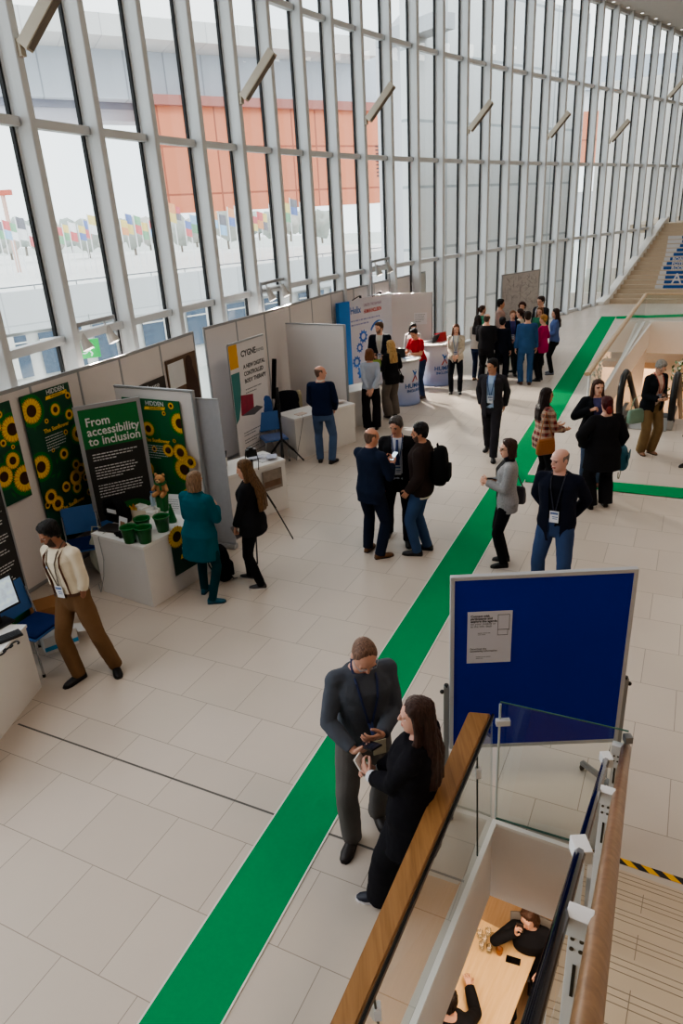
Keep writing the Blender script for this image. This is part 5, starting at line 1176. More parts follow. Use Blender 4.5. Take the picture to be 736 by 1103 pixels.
# map board at the far glass wall
mA, mB_ = fl(541, 297, 2.42), fl(581, 291, 2.42)
mp, Lm = frame_at(mA, mB_, 'map_board', 'tall grey line-drawn chart board against the far glass wall behind the crowd', 'board')
mb = MB(); mb.box((Lm / 2, 0, 1.3), (Lm, .03, 2.24)); mb.build('sheet', cm(196, 192, 192, .7, 'map paper', var=.08, scale=8), mp)
mb = MB(); r_ = random.Random(3)
for k in range(420):
    x, z = r_.uniform(.05, Lm - .1), r_.uniform(.4, 2.35); a = r_.choice((0, 0, .5, 1.57, -.6)); l = r_.uniform(.06, .22)
    dx, dz = l * cos(a), l * sin(a); x2, z2 = min(max(x + dx, .03), Lm - .03), min(max(z + dz, .3), 2.38); mb.tube([(x, -.018, z), (x2, -.018, z2)], .0035, 4)
mb.build('line_drawing', cm(158, 154, 158, .7, 'map ink'), mp)
mb = MB(); mb.box((0, 0, 1.22), (.03, .045, 2.44)); mb.box((Lm, 0, 1.22), (.03, .045, 2.44)); mb.box((Lm / 2, 0, 2.43), (Lm, .045, .03)); mb.build('frame', MAT_ALU, mp)

# --- blue pin board
M_PIN = mat('pin board blue', S(12, 40, 164), .95, var=.06, scale=60, bump=.2, spec=.1)
bL, bR = V3((.735, 4.23, 0)), V3((1.985, 4.20, 0))
pbd, LB = frame_at(bL, bR, 'pin_board', 'large blue fabric pin board on wheeled legs behind the glass screen', 'board')
zb, zt2 = .47, 1.93
mb = MB(); mb.box((LB / 2, 0, (zb + zt2) / 2), (LB - .03, .03, zt2 - zb - .03)); mb.build('felt', M_PIN, pbd)
mb = MB()
for x in (0, LB): mb.box((x, 0, (zb + zt2) / 2), (.030, .042, zt2 - zb), bev=.006)
for z in (zb, zt2): mb.box((LB / 2, 0, z), (LB + .03, .042, .030), bev=.006)
mb.build('frame', mat('board frame', S(190, 192, 198), .4, .4), pbd)
for x in (-.035, LB + .035):
    ang = R(0) if x < 0 else R(31)
    T = Matrix.Translation((x, 0.02, 0) if x < 0 else (x - .11, .05, 0)) @ Matrix.Rotation(ang, 4, 'Z') @ Matrix.Diagonal((1, 1 if x < 0 else .55, 1, 1))
    mb = MB(); mb.box((x, 0.02, .54), (.04, .03, .96), bev=.004); mb.box((0, 0, .07), (.04, .60, .032), T, bev=.004); l = mb.build('leg', MAT_STEEL, pbd)
    mb = MB(); mb.cyl((x, .02, 1.01), .016, .02, 10); mb.ball((x + (-.032 if x < 0 else .032), 0.02, .965), .017); mb.build('knob', MAT_BLACK, l)
    for y in (-.28, .28):
        mb = MB(); mb.tube([(-.015, y, .029), (.015, y, .029)], .028, 12, T); mb.box((0, y, .052), (.03, .04, .02), T); mb.build('caster', MAT_BLACK, l)
# paper on the board
pap, _ = empty('paper_notice', bL + (bR - bL).normalized() * .105, atan2((bR - bL).y, (bR - bL).x), 'white printed notice pinned to the upper left of the blue board', 'notice'), 0
Wp, zp0, zp1 = .315, 1.235, 1.665
mb = MB(); mb.box((Wp / 2, -.0185, (zp0 + zp1) / 2), (Wp, .002, zp1 - zp0)); mb.build('sheet', cm(206, 206, 216, .6, 'notice paper', var=.02), pap)
for i, t in enumerate(('Connect with', 'participants and', 'explore the agenda', 'on your mobile or', 'at the info desk')):
    text_part(t, .024, MAT_DTXT if i < 3 else MAT_MTXT, pap, Matrix.Translation((.022, -.0198, zp1 - .045 - .021 * i)) @ XZ, bold=.0006 if i < 3 else 0)
text_part('Download the', .02, MAT_DTXT, pap, Matrix.Translation((.022, -.0198, zp0 + .115)) @ XZ); text_part('accessibility information', .02, MAT_DTXT, pap, Matrix.Translation((.022, -.0198, zp0 + .096)) @ XZ)
mb = MB(); lines_block(mb, .075, zp1 - .175, .10, 2, .013, .005, -.0198, 1); lines_block(mb, .065, zp0 + .055, .11, 2, .013, .005, -.0198, 2); mb.build('small_text', MAT_MTXT, pap, recalc=False)
mb = MB()
for a_, b_, c_, d_ in ((.215, zp1 - .03, .295, zp1 - .034), (.215, zp1 - .155, .295, zp1 - .15), (.215, zp1 - .20, .285, zp1 - .196)): mb.quad((a_, -.0198, d_), (c_, -.0198, d_), (c_, -.0198, b_), (a_, -.0198, b_))
for x in (.215, .295): mb.box((x, -.0198, zp1 - .095), (.003, .0006, .13))
for x in (.215, .285): mb.box((x, -.0198, zp1 - .175), (.003, .0006, .05))
mb.build('phone_drawing', MAT_DTXT, pap, recalc=False)

# --- lower storey: table, chairs, things on it
tz = ZL + .74
def flz(px, py): return fl(px, py, tz)
q1, q2, q3 = flz(521, 992), flz(577, 1021), flz(553, 1083)
ty = (q2 - q3).normalized(); tx_ = V3((ty.y, -ty.x, 0))
cen = q2 - ty * .62 - tx_ * .36
tb_ = empty('cafe_table', (cen.x, cen.y, ZL), atan2(tx_.y, tx_.x), 'pale wooden cafe table on the lower floor, seen through the opening', 'table')
mb = MB(); mb.box((0, 0, .725), (.78, 1.28, .03), bev=.004); mb.build('tabletop', wood_mat('cafe top', S(222, 182, 130), S(234, 198, 148), .4), tb_)
for sx in (-1, 1):
    for sy in (-1, 1): mb = MB(); mb.tube([(sx * .34, sy * .58, 0), (sx * .34, sy * .58, .71)], .02, 8); mb.build('leg', MAT_DARK, tb_)
def cafe_chair(p, rz, label):
    o = empty('cafe_chair', p, rz, label, 'chair', 'chairs on the lower floor'); m_ = mat('chair grey', S(112, 108, 106), .6) if 'chair grey' not in bpy.data.materials else bpy.data.materials['chair grey']
    mb = MB(); mb.box((0, 0, .45), (.44, .44, .03), bev=.012); mb.build('seat', m_, o)
    mb = MB(); rings = [[(.23 * cos(t) , -.22 - .05 * sin(t) * 0 + .012 * k - .05 * (1 - abs(cos(t))), z) for t in lin(0, pi, 12)] + [(.22 * cos(t), -.205 + .012 * k - .05 * (1 - abs(cos(t))), z) for t in lin(pi, 0, 12)] for k, z in ((0, .48), (-2, .64), (-4, .84))]; mb.loft(rings); mb.build('backrest', m_, o, smooth=True)
    for sx in (-1, 1):
        for sy in (-1, 1): mb = MB(); mb.tube([(sx * .21, sy * .2, 0), (sx * .18, sy * .17, .44)], .013, 8); mb.build('leg', MAT_STEEL, o)
    return o
mb = MB(); p = flz(553, 1035); mb.box((0, 0, .006), (.075, .15, .011), bev=.002); o = mb.build('phone', cm(16, 16, 18, .2, 'phone black'), None, loc=p + V3((0, 0, .001)), rz=atan2(ty.y, ty.x) + R(12)); tag(o, 'black phone lying on the cafe table on the lower floor', 'phone')
mb = MB(); mb.lathe([(.03, 0), (.04, .07), (.034, .07), (.02, .03)], n=14); o = mb.build('cup', cm(150, 92, 40, .4, 'amber cup'), None, smooth=True, loc=flz(538, 1027)); tag(o, 'small amber cup on the cafe table on the lower floor', 'cup')
MG = glass_mat('tumbler glass', (.92, .92, .90), 1.2)
for px, py in ((517, 1010), (522, 1016), (526, 1008), (519, 1023), (527, 1026), (531, 1014)):
    mb = MB(); mb.lathe([(.026, .0), (.034, .10), (.032, .10), (.024, .006)], n=14); o = mb.build('drinking_glass', MG, None, smooth=True, loc=flz(px, py) + V3((0, 0, .001))); tag(o, 'clear drinking glass in the cluster on the cafe table below', 'glass', 'glasses on the cafe table')
# ================================================================== PEOPLE
JOBS = []          # (object, voxel, smooth iterations, post function)
def remeshed(name, mb, mats, parent, vox, smooth=4, post=None):
    bmesh.ops.recalc_face_normals(mb.bm, faces=mb.bm.faces)
    me = bpy.data.meshes.new(name); mb.bm.to_mesh(me); mb.bm.free()
    o = bpy.data.objects.new(name, me); COL.objects.link(o); o.parent = parent
    m = o.modifiers.new('r', 'REMESH'); m.mode = 'VOXEL'; m.voxel_size = vox; m.adaptivity = 0
    if smooth: s = o.modifiers.new('s', 'SMOOTH'); s.factor = .5; s.iterations = smooth
    JOBS.append((o, mats, post)); return o
def run_jobs():
    bpy.context.view_layer.update()
    dg = bpy.context.evaluated_depsgraph_get()
    for o, mats, post in JOBS:
        me = bpy.data.meshes.new_from_object(o.evaluated_get(dg)); old = o.data
        o.modifiers.clear(); o.data = me; me.name = o.name; bpy.data.meshes.remove(old)
        me.materials.clear()
        for m in mats: me.materials.append(m)
        if post: post(o)
        for p in o.data.polygons: p.use_smooth = True
def displace(me, fn):
    n = len(me.vertices); co = np.empty(n * 3, dtype=np.float32); no = np.empty(n * 3, dtype=np.float32)
    me.vertices.foreach_get('co', co); me.vertex_normals.foreach_get('vector', no)
    co = co.reshape(-1, 3); no = no.reshape(-1, 3)
    d = np.array([fn(V3(c)) for c in co.tolist()], dtype=np.float32)
    co += no * d[:, None]; me.vertices.foreach_set('co', co.ravel()); me.update()
BODY_RINGS = {  # z above pelvis centre: half width, half depth, y offset
    'm': [(-.11, .150, .100, -.005), (0, .166, .112, -.008), (.10, .155, .104, .0), (.20, .146, .100, .004), (.32, .160, .112, .006), (.42, .170, .116, .004), (.48, .150, .095, -.008), (.53, .095, .070, -.014), (.575, .058, .058, -.012)],
    'f': [(-.11, .160, .108, -.008), (0, .174, .116, -.010), (.10, .150, .100, .0), (.20, .126, .090, .004), (.32, .140, .112, .012), (.40, .148, .112, .010), (.47, .126, .086, -.006), (.53, .080, .062, -.014), (.575, .050, .050, -.012)]}
HEAD = [(-.01, .020, .062, .0), (0.0, .034, .082, .01), (.06, .048, .090, .035), (.15, .058, .092, .06), (.25, .064, .094, .075), (.38, .070, .091, .088), (.5, .0735, .088, .097), (.62, .0755, .094, .102), (.75, .0745, .088, .102), (.86, .064, .067, .088), (.94, .046, .042, .064), (1.0, .016, .012, .024)]
HH = .228
def ring_at(rings, z):
    zs = [r[0] for r in rings]
    return [float(np.interp(z, zs, [r[i] for r in rings])) for i in (1, 2, 3)]
def sup(w, d, n=20, e=.85):
    out = []
    for k in range(n):
        t = 2 * pi * k / n; c, s = cos(t), sin(t)
        out.append((w * abs(c) ** e * (1 if c >= 0 else -1), d * abs(s) ** e * (1 if s >= 0 else -1)))
    return out
def ik(a, b, l1, l2, pole):
    d = b - a; L = d.length
    if L > (l1 + l2) * .999: b = a + d * ((l1 + l2) * .999 / L); d = b - a; L = d.length
    x = (l1 * l1 - l2 * l2 + L * L) / (2 * L); h = sqrt(max(0, l1 * l1 - x * x)); u = d / L
    p = V3(pole); p = p - u * p.dot(u); p = p.normalized() if p.length > 1e-6 else u.orthogonal().normalized()
    return a + u * x + p * h, b
def hair_mat(c):
    key = ('hair', c)
    if key in _mc: return _mc[key]
    m, nt, b = _new('hair strands'); N = nt.nodes.new; L = nt.links.new
    tc = N('ShaderNodeTexCoord'); mp = N('ShaderNodeMapping'); mp.inputs['Scale'].default_value = (70, 70, 7); L(tc.outputs['Object'], mp.inputs['Vector'])
    nz = N('ShaderNodeTexNoise'); nz.inputs['Scale'].default_value = 1.6; nz.inputs['Detail'].default_value = 5; L(mp.outputs[0], nz.inputs['Vector'])
    cr = N('ShaderNodeValToRGB'); l = S(*c); cr.color_ramp.elements[0].color = (*[x * .45 for x in l], 1); cr.color_ramp.elements[1].color = (*[min(1, x * 1.35 + .002) for x in l], 1)
    cr.color_ramp.elements[0].position = .33; cr.color_ramp.elements[1].position = .70
    L(nz.outputs['Fac'], cr.inputs[0]); L(cr.outputs[0], b.inputs['Base Color']); b.inputs['Roughness'].default_value = .5; b.inputs['Specular IOR Level'].default_value = .25
    bp = N('ShaderNodeBump'); bp.inputs['Strength'].default_value = .7; bp.inputs['Distance'].default_value = .006; L(nz.outputs['Fac'], bp.inputs['Height']); L(bp.outputs[0], b.inputs['Normal'])
    _mc[key] = m; return m
SKINS = {}
def skin_mats(rgb, hair):
    k = (rgb, hair)
    if k not in SKINS:
        SKINS[k] = [mat('skin', S(*rgb), .55, var=.05, scale=14), cm(26, 20, 18, .3, 'eye dark'), mat('lips', S(int(rgb[0] * .8), int(rgb[1] * .58), int(rgb[2] * .56)), .5), hair_mat(hair), cm(232, 230, 226, .3, 'eye white'), cm(*[int(a * .35 + b * .65) for a, b in zip(rgb, hair)], .8, 'beard', var=.3, scale=60)]
    return SKINS[k]
def person(label, pos, heading, h=1.75, sex='m', bw=1.0, skin=(208, 158, 134), hair=(50, 38, 32), style='short', feet=None, hands=None, lean=0, side=0, twist=0, head=(0, 0, 0), pelvis=(0, 0, 0), top=None, under=None, pants=None, skirt=None, shoes=(24, 22, 22), sole=None, vox=.011, belly=0, beard=None, glasses=None, badge=None, lanyard=(40, 70, 140), group=None, extras=None, hlen=-.28, nohands=()):
    s = h / 1.75
    o = empty('person', (pos[0], pos[1], pos[2] if len(pos) > 2 else 0), R(heading), label, 'person', group)
    rings = [(z, w * bw, d * (1 + .55 * (bw - 1)) , y) for z, w, d, y in BODY_RINGS[sex]]
    rings = [(z, w, d + (belly * max(0, 1 - abs(z - .17) / .25)), y + belly * .6 * max(0, 1 - abs(z - .17) / .25)) for z, w, d, y in rings]
    pel = V3((pelvis[0], pelvis[1], .95 + pelvis[2]))
    MT = Matrix.Translation(pel) @ Matrix.Rotation(R(twist), 4, 'Z') @ Matrix.Rotation(R(-lean), 4, 'X') @ Matrix.Rotation(R(side), 4, 'Y')
    MTi = MT.inverted()
    shw = (.178 if sex == 'm' else .155) * (1 + .7 * (bw - 1))
    sh = {q: MT @ V3((q * shw, -.012, .468)) for q in (-1, 1)}
    hip = {q: pel + Matrix.Rotation(R(twist * .5), 3, 'Z') @ V3((q * .09 * bw, 0, -.03)) for q in (-1, 1)}
    feet = feet or ((-.11, 0.02, 8), (.11, -.02, -8))
    feet = {-1: feet[0], 1: feet[1]}
    hands = hands or {}
    ank, knee = {}, {}
    for q in (-1, 1):
        f = feet[q]; a = R(f[2]); fz = f[3] if len(f) > 3 else 0
        A_ = V3((f[0] - sin(a) * -.045 * 0, f[1] - .0, .085 + fz)); fd = V3((-sin(a), cos(a), 0))
        kn, A2_ = ik(hip[q], A_, .435, .43, fd + V3((q * .12, 0.25, 0)))
        ank[q], knee[q] = A2_, kn
    elb, wri, hdir, hnor, hcurl = {}, {}, {}, {}, {}
    for q in (-1, 1):
        hd = hands.get(q, {})
        if isinstance(hd, tuple): hd = {'t': hd}
        t = V3(hd.get('t', (q * (shw + .07), .04, .87))) 
        if 't' not in hd: t = t + V3((pel.x + (sh[q].x - pel.x - q * shw), sh[q].y + .03, 0)) * .8
        e, w = ik(sh[q], t, .285, .25, hd.get('pole', (q * .5, -.7, -.5)))
        elb[q], wri[q] = e, w
        d = V3(hd.get('d', (w - e).normalized())).normalized(); hdir[q] = d
        n = V3(hd.get('n', (-q, .0, .0))); n = n - d * n.dot(d); n = n.normalized() if n.length > .05 else d.orthogonal().normalized(); hnor[q] = n; hcurl[q] = hd.get('curl', 25)
    # head frame
    neck = MT @ V3((0, -.012, .56))
    MH = Matrix.Translation(MT @ V3((0, .0, .605))) @ Matrix.Rotation(R(twist + head[0]), 4, 'Z') @ Matrix.Rotation(R(-lean * .6 + head[1]) , 4, 'X') @ Matrix.Rotation(R(head[2]), 4, 'Y')
    MHi = MH.inverted()
    chin = -.028
    def hp(x, y, t): return MH @ V3((x, y, chin + t * HH))
    def SCALE(mb):
        for v in mb.bm.verts: v.co *= s
        return mb
    hs = 1.0
    # ---------------- body
    mb = MB(); n = 20
    tr = [[MT @ V3((x, y + yo, z)) for x, y in sup(w * .955, d * .955, n)] for z, w, d, yo in rings]
    mb.loft(tr)
    for q in (-1, 1):
        mb.tube([MT @ V3((q * .05, -.012, .49)), sh[q]], [.055, .054 if sex == 'm' else .046], 12, round_ends=True)
        k = 1.0 if sex == 'm' else .88
        mb.tube([sh[q], sh[q].lerp(elb[q], .5), elb[q]], [.050 * k, .045 * k, .039 * k], 12, round_ends=True)
        mb.tube([elb[q], elb[q].lerp(wri[q], .35), wri[q]], [.039 * k, .039 * k, .027 * k], 12, round_ends=True)
        mb.tube([hip[q], hip[q].lerp(knee[q], .5), knee[q]], [.085, .07, .052], 12, round_ends=True)
        mb.tube([knee[q], knee[q].lerp(ank[q], .35), ank[q]], [.052, .054, .034], 12, round_ends=True)
        if q not in nohands:
            d, nr = hdir[q], hnor[q]; sd = d.cross(nr)
            pr = []
            for u_, ww, tt in ((-.012, .024, .020), (.02, .032, .017), (.06, .040, .014), (.088, .037, .011)):
                c = wri[q] + d * u_; pr.append([c + sd * x + nr * y for x, y in sup(ww * hs, tt * hs, 12, .8)])
            mb.loft(pr)
    mb.tube([neck - (MT.to_3x3() @ V3((0, 0, .05))), MH @ V3((0, -.012, .03))], [.060 if sex == 'm' else .050, .052 if sex == 'm' else .044], 14, round_ends=True)
    wk = 1.0 if sex == 'm' else .95
    mb.loft([[hp(x * wk, (yy), t) for x, yy in [(w * cos(2 * pi * k / 24), (f if sin(2 * pi * k / 24) > 0 else b) * sin(2 * pi * k / 24)) for k in range(24)]] for t, w, f, b in HEAD])
    mb.tube([hp(0, .086, .60), hp(0, .103, .47), hp(0, .110, .41), hp(0, .096, .385)], [.008, .0115, .0145, .010], 8, round_ends=True)      # nose
    for q in (-1, 1):
        mb.ball((0, 0, 0), (.010, .022, .033), MH @ Matrix.Translation((q * .075 * wk, -.012, chin + .49 * HH)) @ Matrix.Rotation(R(q * -16), 4, 'Z'), 10, 6)   # ear
        mb.tube([hp(q * .012, .091, .60), hp(q * .05, .080, .60)], .0085, 8, round_ends=True)  # brow
    mb.tube([hp(-.022, .091, .245), hp(0, .098, .25), hp(.022, .091, .245)], .008, 8, round_ends=True)   # lips
    SCALE(mb); mats = skin_mats(skin, hair)
    def post(ob):
        me = ob.data
        cs = [MHi @ (p.center / s) for p in me.polygons]
        for p, c in zip(me.polygons, cs):
            if c.z < chin - .01 or c.y < .03: continue
            t = (c.z - chin) / HH; ax = abs(c.x)
            if (ax - .032) ** 2 + (c.z - chin - .515 * HH) ** 2 < (.0075 if vox > .007 else .0068) ** 2: p.material_index = 1
            elif vox < .0075 and ((ax - .032) / .015) ** 2 + ((c.z - chin - .515 * HH) / .008) ** 2 < 1: p.material_index = 4
            elif vox < .009 and .575 < t < .618 and .014 < ax < .052: p.material_index = 3
            elif .21 < t < .285 and ax < .026 and c.y > .08: p.material_index = 2
            elif beard and t < .29 + (.0 if ax < .035 else min(.18, (ax - .035) * 5)) and c.y > .0 and not (.19 < t < .29 and ax < .024): p.material_index = 5
        # fingers: short skinned chains rooted inside the palm
        m2 = MB()
        for q in (-1, 1):
            if q in nohands: continue
            d, nr = hdir[q], hnor[q]; sd = d.cross(nr); cu = hcurl[q]
            for j, (off, ln) in enumerate(((-.0285, .066), (-.0095, .076), (.0095, .072), (.0275, .056))):
                p0 = wri[q] + d * .074 + sd * off; pts = [p0]; a = R(cu * .55); r_ = .0088
                for frac in (.48, .30, .24):
                    dd = d * cos(a) + nr * sin(a) + sd * off * 1.6 ; dd.normalize(); pts.append(pts[-1] + dd * ln * frac * 1.12); a += R(cu * .9)
                m2.tube([p0 - d * .02] + pts, [r_, r_, r_ * .95, r_ * .88, r_ * .75], 8, round_ends=True)
            ts = hands.get(q, {}).get('thumb', -q) if isinstance(hands.get(q, {}), dict) else -q
            tsd = sd * (1 if sd.dot(V3((0, 0, 1))) > 0 else -1) if abs(sd.z) > .35 else sd * (1 if sd.dot(V3((0, 1, 0))) > 0 else -1)
            p0 = wri[q] + d * .022 + tsd * .022
            p1 = p0 + (d * .55 + tsd * .75 + nr * .35).normalized() * .036; p2 = p1 + (d * .85 + tsd * .35 + nr * .45).normalized() * .032; p3 = p2 + (d * .9 + tsd * .1 + nr * .45).normalized() * .024
            m2.tube([p0 - tsd * .012, p0, p1, p2, p3], [.013, .013, .0115, .0105, .0085], 8, round_ends=True)
        if len(m2.bm.verts):
            SCALE(m2); bm = bmesh.new(); bm.from_mesh(me); t_ = bpy.data.meshes.new('t'); bmesh.ops.recalc_face_normals(m2.bm, faces=m2.bm.faces); m2.bm.to_mesh(t_); m2.bm.free(); bm.from_mesh(t_); bm.to_mesh(me); bm.free(); bpy.data.meshes.remove(t_)
    body = remeshed('body', mb, mats, o, vox, 3, post)
    # ---------------- garments
    sm = 5
    def wrinkle(ob, amp, sc):
        o3 = V3((pos[0], pos[1], 0))
        displace(ob.data, lambda c: (noise.noise(c * sc + o3) + .5 * noise.noise(c * sc * 2.3)) * amp)
    def upper(spec, name):
        inf, hem = spec.get('inf', .022), spec.get('hem', -.04); sl = spec.get('sleeve', 2.0); flare = spec.get('flare', 0.0)
        mb = MB(); zs = sorted(set([hem] + [z for z, *_ in rings if hem < z < .54] + [.50, .535] + ([hem + .1, hem + .2] if hem < -.2 else [])))
        lo = []
        for z in zs:
            w, d, yo = ring_at(rings, max(z, -.11)); f = flare * max(0, (.15 - z)) / max(.15 - hem, .01)
            nk = 1.0 if z < .49 else .75
            lo.append([MT @ V3((x, y + yo, z)) for x, y in sup(w + inf * nk + f, d + inf * nk + f, 24)])
        if spec.get('collar', 0): 
            lo.append([MT @ V3((x, y - .012, .56 + spec['collar'])) for x, y in sup(.070, .066, 24)])
        mb.loft(lo)
        for q in (-1, 1):
            k = (1.0 if sex == 'm' else .9); si = spec.get('sinf', inf * .75)
            mb.tube([MT @ V3((q * .06, -.012, .475)), sh[q]], [.058 + inf * .5, .054 * k + si], 12, round_ends=True)
            if sl <= 0: continue
            if sl < 1: mb.tube([sh[q], sh[q].lerp(elb[q], sl)], [.052 * k + si, .050 * k + si * 1.3], 14, round_ends=False)
            else:
                mb.tube([sh[q], sh[q].lerp(elb[q], .5), elb[q]], [.053 * k + si, .047 * k + si, .042 * k + si], 14, round_ends=True)
                e2_ = sl - 1; c = elb[q].lerp(wri[q], e2_ * 1.0)
                mb.tube([elb[q], elb[q].lerp(c, .4), c], [.042 * k + si, .041 * k + si, (.030 if sl > 1.6 else .038) * k + si * (1.1)], 14)
        SCALE(mb); op = spec.get('open'); col = spec['c']
        def post(ob):
            wrinkle(ob, spec.get('wr', .004) * s, 9)
            if op:
                me = ob.data; bm = bmesh.new(); bm.from_mesh(me); kill = []
                for f in bm.faces:
                    c = MTi @ (f.calc_center_median() / s)
                    if c.y > .02 and c.z > op[0]:
                        wv = np.interp(c.z, [q_[0] for q_ in op[1]], [q_[1] for q_ in op[1]])
                        if abs(c.x) < wv: kill.append(f)
                bmesh.ops.delete(bm, geom=kill, context='FACES'); bm.to_mesh(me); bm.free()
        return remeshed(name, mb, [col], o, max(vox, .009), sm, post)
    if under: upper(under, under.get('name', 'shirt'))
    if top: upper(top, top.get('name', 'jacket'))
    if pants:
        inf = pants.get('inf', .012); wide = pants.get('wide', 0.0); mb = MB()
        zs = [-.16, -.11, 0, pants.get('waist', .07)]
        mb.loft([[pel + (MT.to_3x3() if zz > 0 else Matrix.Rotation(R(twist), 3, 'Z')) @ V3((x, y + ring_at(rings, zz)[2], zz)) for x, y in sup(ring_at(rings, zz)[0] * (.80 if zz < -.12 else 1) + inf, ring_at(rings, zz)[1] * (.8 if zz < -.12 else 1) + inf, 22)] for zz in zs])
        for q in (-1, 1):
            mb.tube([hip[q] + V3((0, 0, .02)), hip[q].lerp(knee[q], .5), knee[q]], [.094 + inf * .6, .078 + inf + wide * .3, .058 + inf + wide * .5], 16, round_ends=True)
            L = pants.get('length', 1.0); c = knee[q].lerp(ank[q] + V3((0, -.005, -.035)), L)
            mb.tube([knee[q], knee[q].lerp(c, .4), c], [.058 + inf + wide * .5, .057 + inf + wide * .8, .046 + inf + wide], 16)
        SCALE(mb); remeshed(pants.get('name', 'trousers'), mb, [pants['c']], o, max(vox, .009), sm, lambda ob: wrinkle(ob, .0045 * s, 8))
        if pants.get('belt'):
            mb = MB(); w, d, yo = ring_at(rings, .055)
            mb.loft([[MT @ V3((x, y + yo, z)) for x, y in sup(w + inf + .006, d + inf + .006, 28)] for z in (.035, .068)], cap=False); SCALE(mb); mb.build('belt', pants['belt'], o, smooth=True)
            mb = MB(); mb.box(MT @ V3((0, d + yo + inf + .009, .052)), (.05, .012, .036)); SCALE(mb); mb.build('buckle', MAT_STEEL, o)
    if skirt:
        mb = MB(); zs = lin(skirt.get('top', .1), skirt['hem'], 6); fl_ = skirt.get('flare', .06)
        lo = []
        for i, z in enumerate(zs[::-1]):
            w, d, yo = ring_at(rings, max(z, -.08)); f = fl_ * (1 - i / 5); lo.append([MT @ V3((x, y + yo, z)) for x, y in sup(w + .015 + f, d + .02 + f, 24)])
        mb.loft(lo); SCALE(mb); remeshed('skirt', mb, [skirt['c']], o, max(vox, .010), 4, lambda ob: wrinkle(ob, .005 * s, 8))
    # ---------------- shoes
    for q in (-1, 1):
        f = feet[q]; a = R(f[2]); fz = f[3] if len(f) > 3 else 0; tilt = f[4] if len(f) > 4 else 0
        T = Matrix.Translation((ank[q].x, ank[q].y, ank[q].z - .085)) @ Matrix.Rotation(a, 4, 'Z') @ Matrix.Rotation(R(tilt), 4, 'X')
        k = 1.0 if sex == 'm' else .88
        prof = [(-.075, .022, .055), (-.06, .034, .085), (-.02, .036, .10), (.02, .037, .088), (.07, .043, .066), (.12, .046, .052), (.165, .036, .042), (.190, .016, .030)]
        mb = MB(); lo = []
        for y, w, hh in prof:
            lo.append([T @ V3((w * k * x, y * k, .012 + (hh - .012) * zz)) for x, zz in ((-1, 0), (-1.02, .35), (-.75, .8), (-.3, 1), (.3, 1), (.75, .8), (1.02, .35), (1, 0))])
        mb.loft(lo); SCALE(mb); sh_o = mb.build('shoe', cm(*shoes, .5, 'shoe leather'), o, smooth=True)
        mb = MB(); mb.loft([[T @ V3((w * k * 1.06 * x, y * k * 1.02, z)) for x, z in ((-1, 0), (-1, .022 if sole else .012), (1, .022 if sole else .012), (1, 0))] for y, w, hh in prof]); SCALE(mb); mb.build('sole', cm(*(sole or (20, 18, 18)), .6, 'shoe sole'), sh_o)
    # ---------------- hair
    HM = mats[3]
    of = {'short': .012, 'long': .013, 'bob': .016, 'curly': .022, 'pony': .010, 'bun': .010, 'fringe': .007, 'thin': .0055, 'buzz': .0035, 'shaved': .0035, 'thick': .017}.get(style, .012)
    def shell():
        fem = style in ('long', 'bob', 'pony', 'bun')
        xs_ = [0, 40, 66, 80, 96, 112, 140, 180]
        hl = [.83, .80, .66, .42, .44, .30, .16, .10] if not fem else [.85, .82, .70, .50, .40, .22, .10, .06]
        if style == 'buzz': hl = [.93, .90, .72, .42, .44, .30, .18, .14]
        lev = lin(.06, 1.0, 26); rr = []
        tt_ = [q_[0] for q_ in HEAD]
        for t in lev:
            w, f, b_ = [float(np.interp(t, tt_, [q_[i] for q_ in HEAD])) for i in (1, 2, 3)]
            row = []
            for k in range(32):
                a = 2 * pi * k / 32; sn, cs = sin(a), cos(a)
                ph = math.degrees(math.acos(max(-1, min(1, sn)))) if True else 0
                th = float(np.interp(ph, xs_, hl)); q_ = max(-1.0, min(1.0, (t - th) / .09))
                if style in ('fringe', 'shaved', 'thin'):
                    top = float(np.interp(ph, [0, 58, 75, 180], [.3, .3, .74, .80] if style != 'thin' else [.3, .72, .92, .97])); q_ = min(q_, max(-1.0, min(1.0, (top - t) / .08)))
                k_ = q_ * q_ * (3 - 2 * q_) if q_ > 0 else q_
                oo = of * k_ if q_ > 0 else .006 * q_
                if q_ > 0 and style in ('thick', 'short') and t > .8: oo *= 1.35
                row.append(MH @ V3(((w * wk + oo) * cs, ((f if sn > 0 else b_) + oo) * sn, chin + t * HH + (oo * min(1, max(0, (t - .65) / .3))))))
            rr.append(row)
        return rr
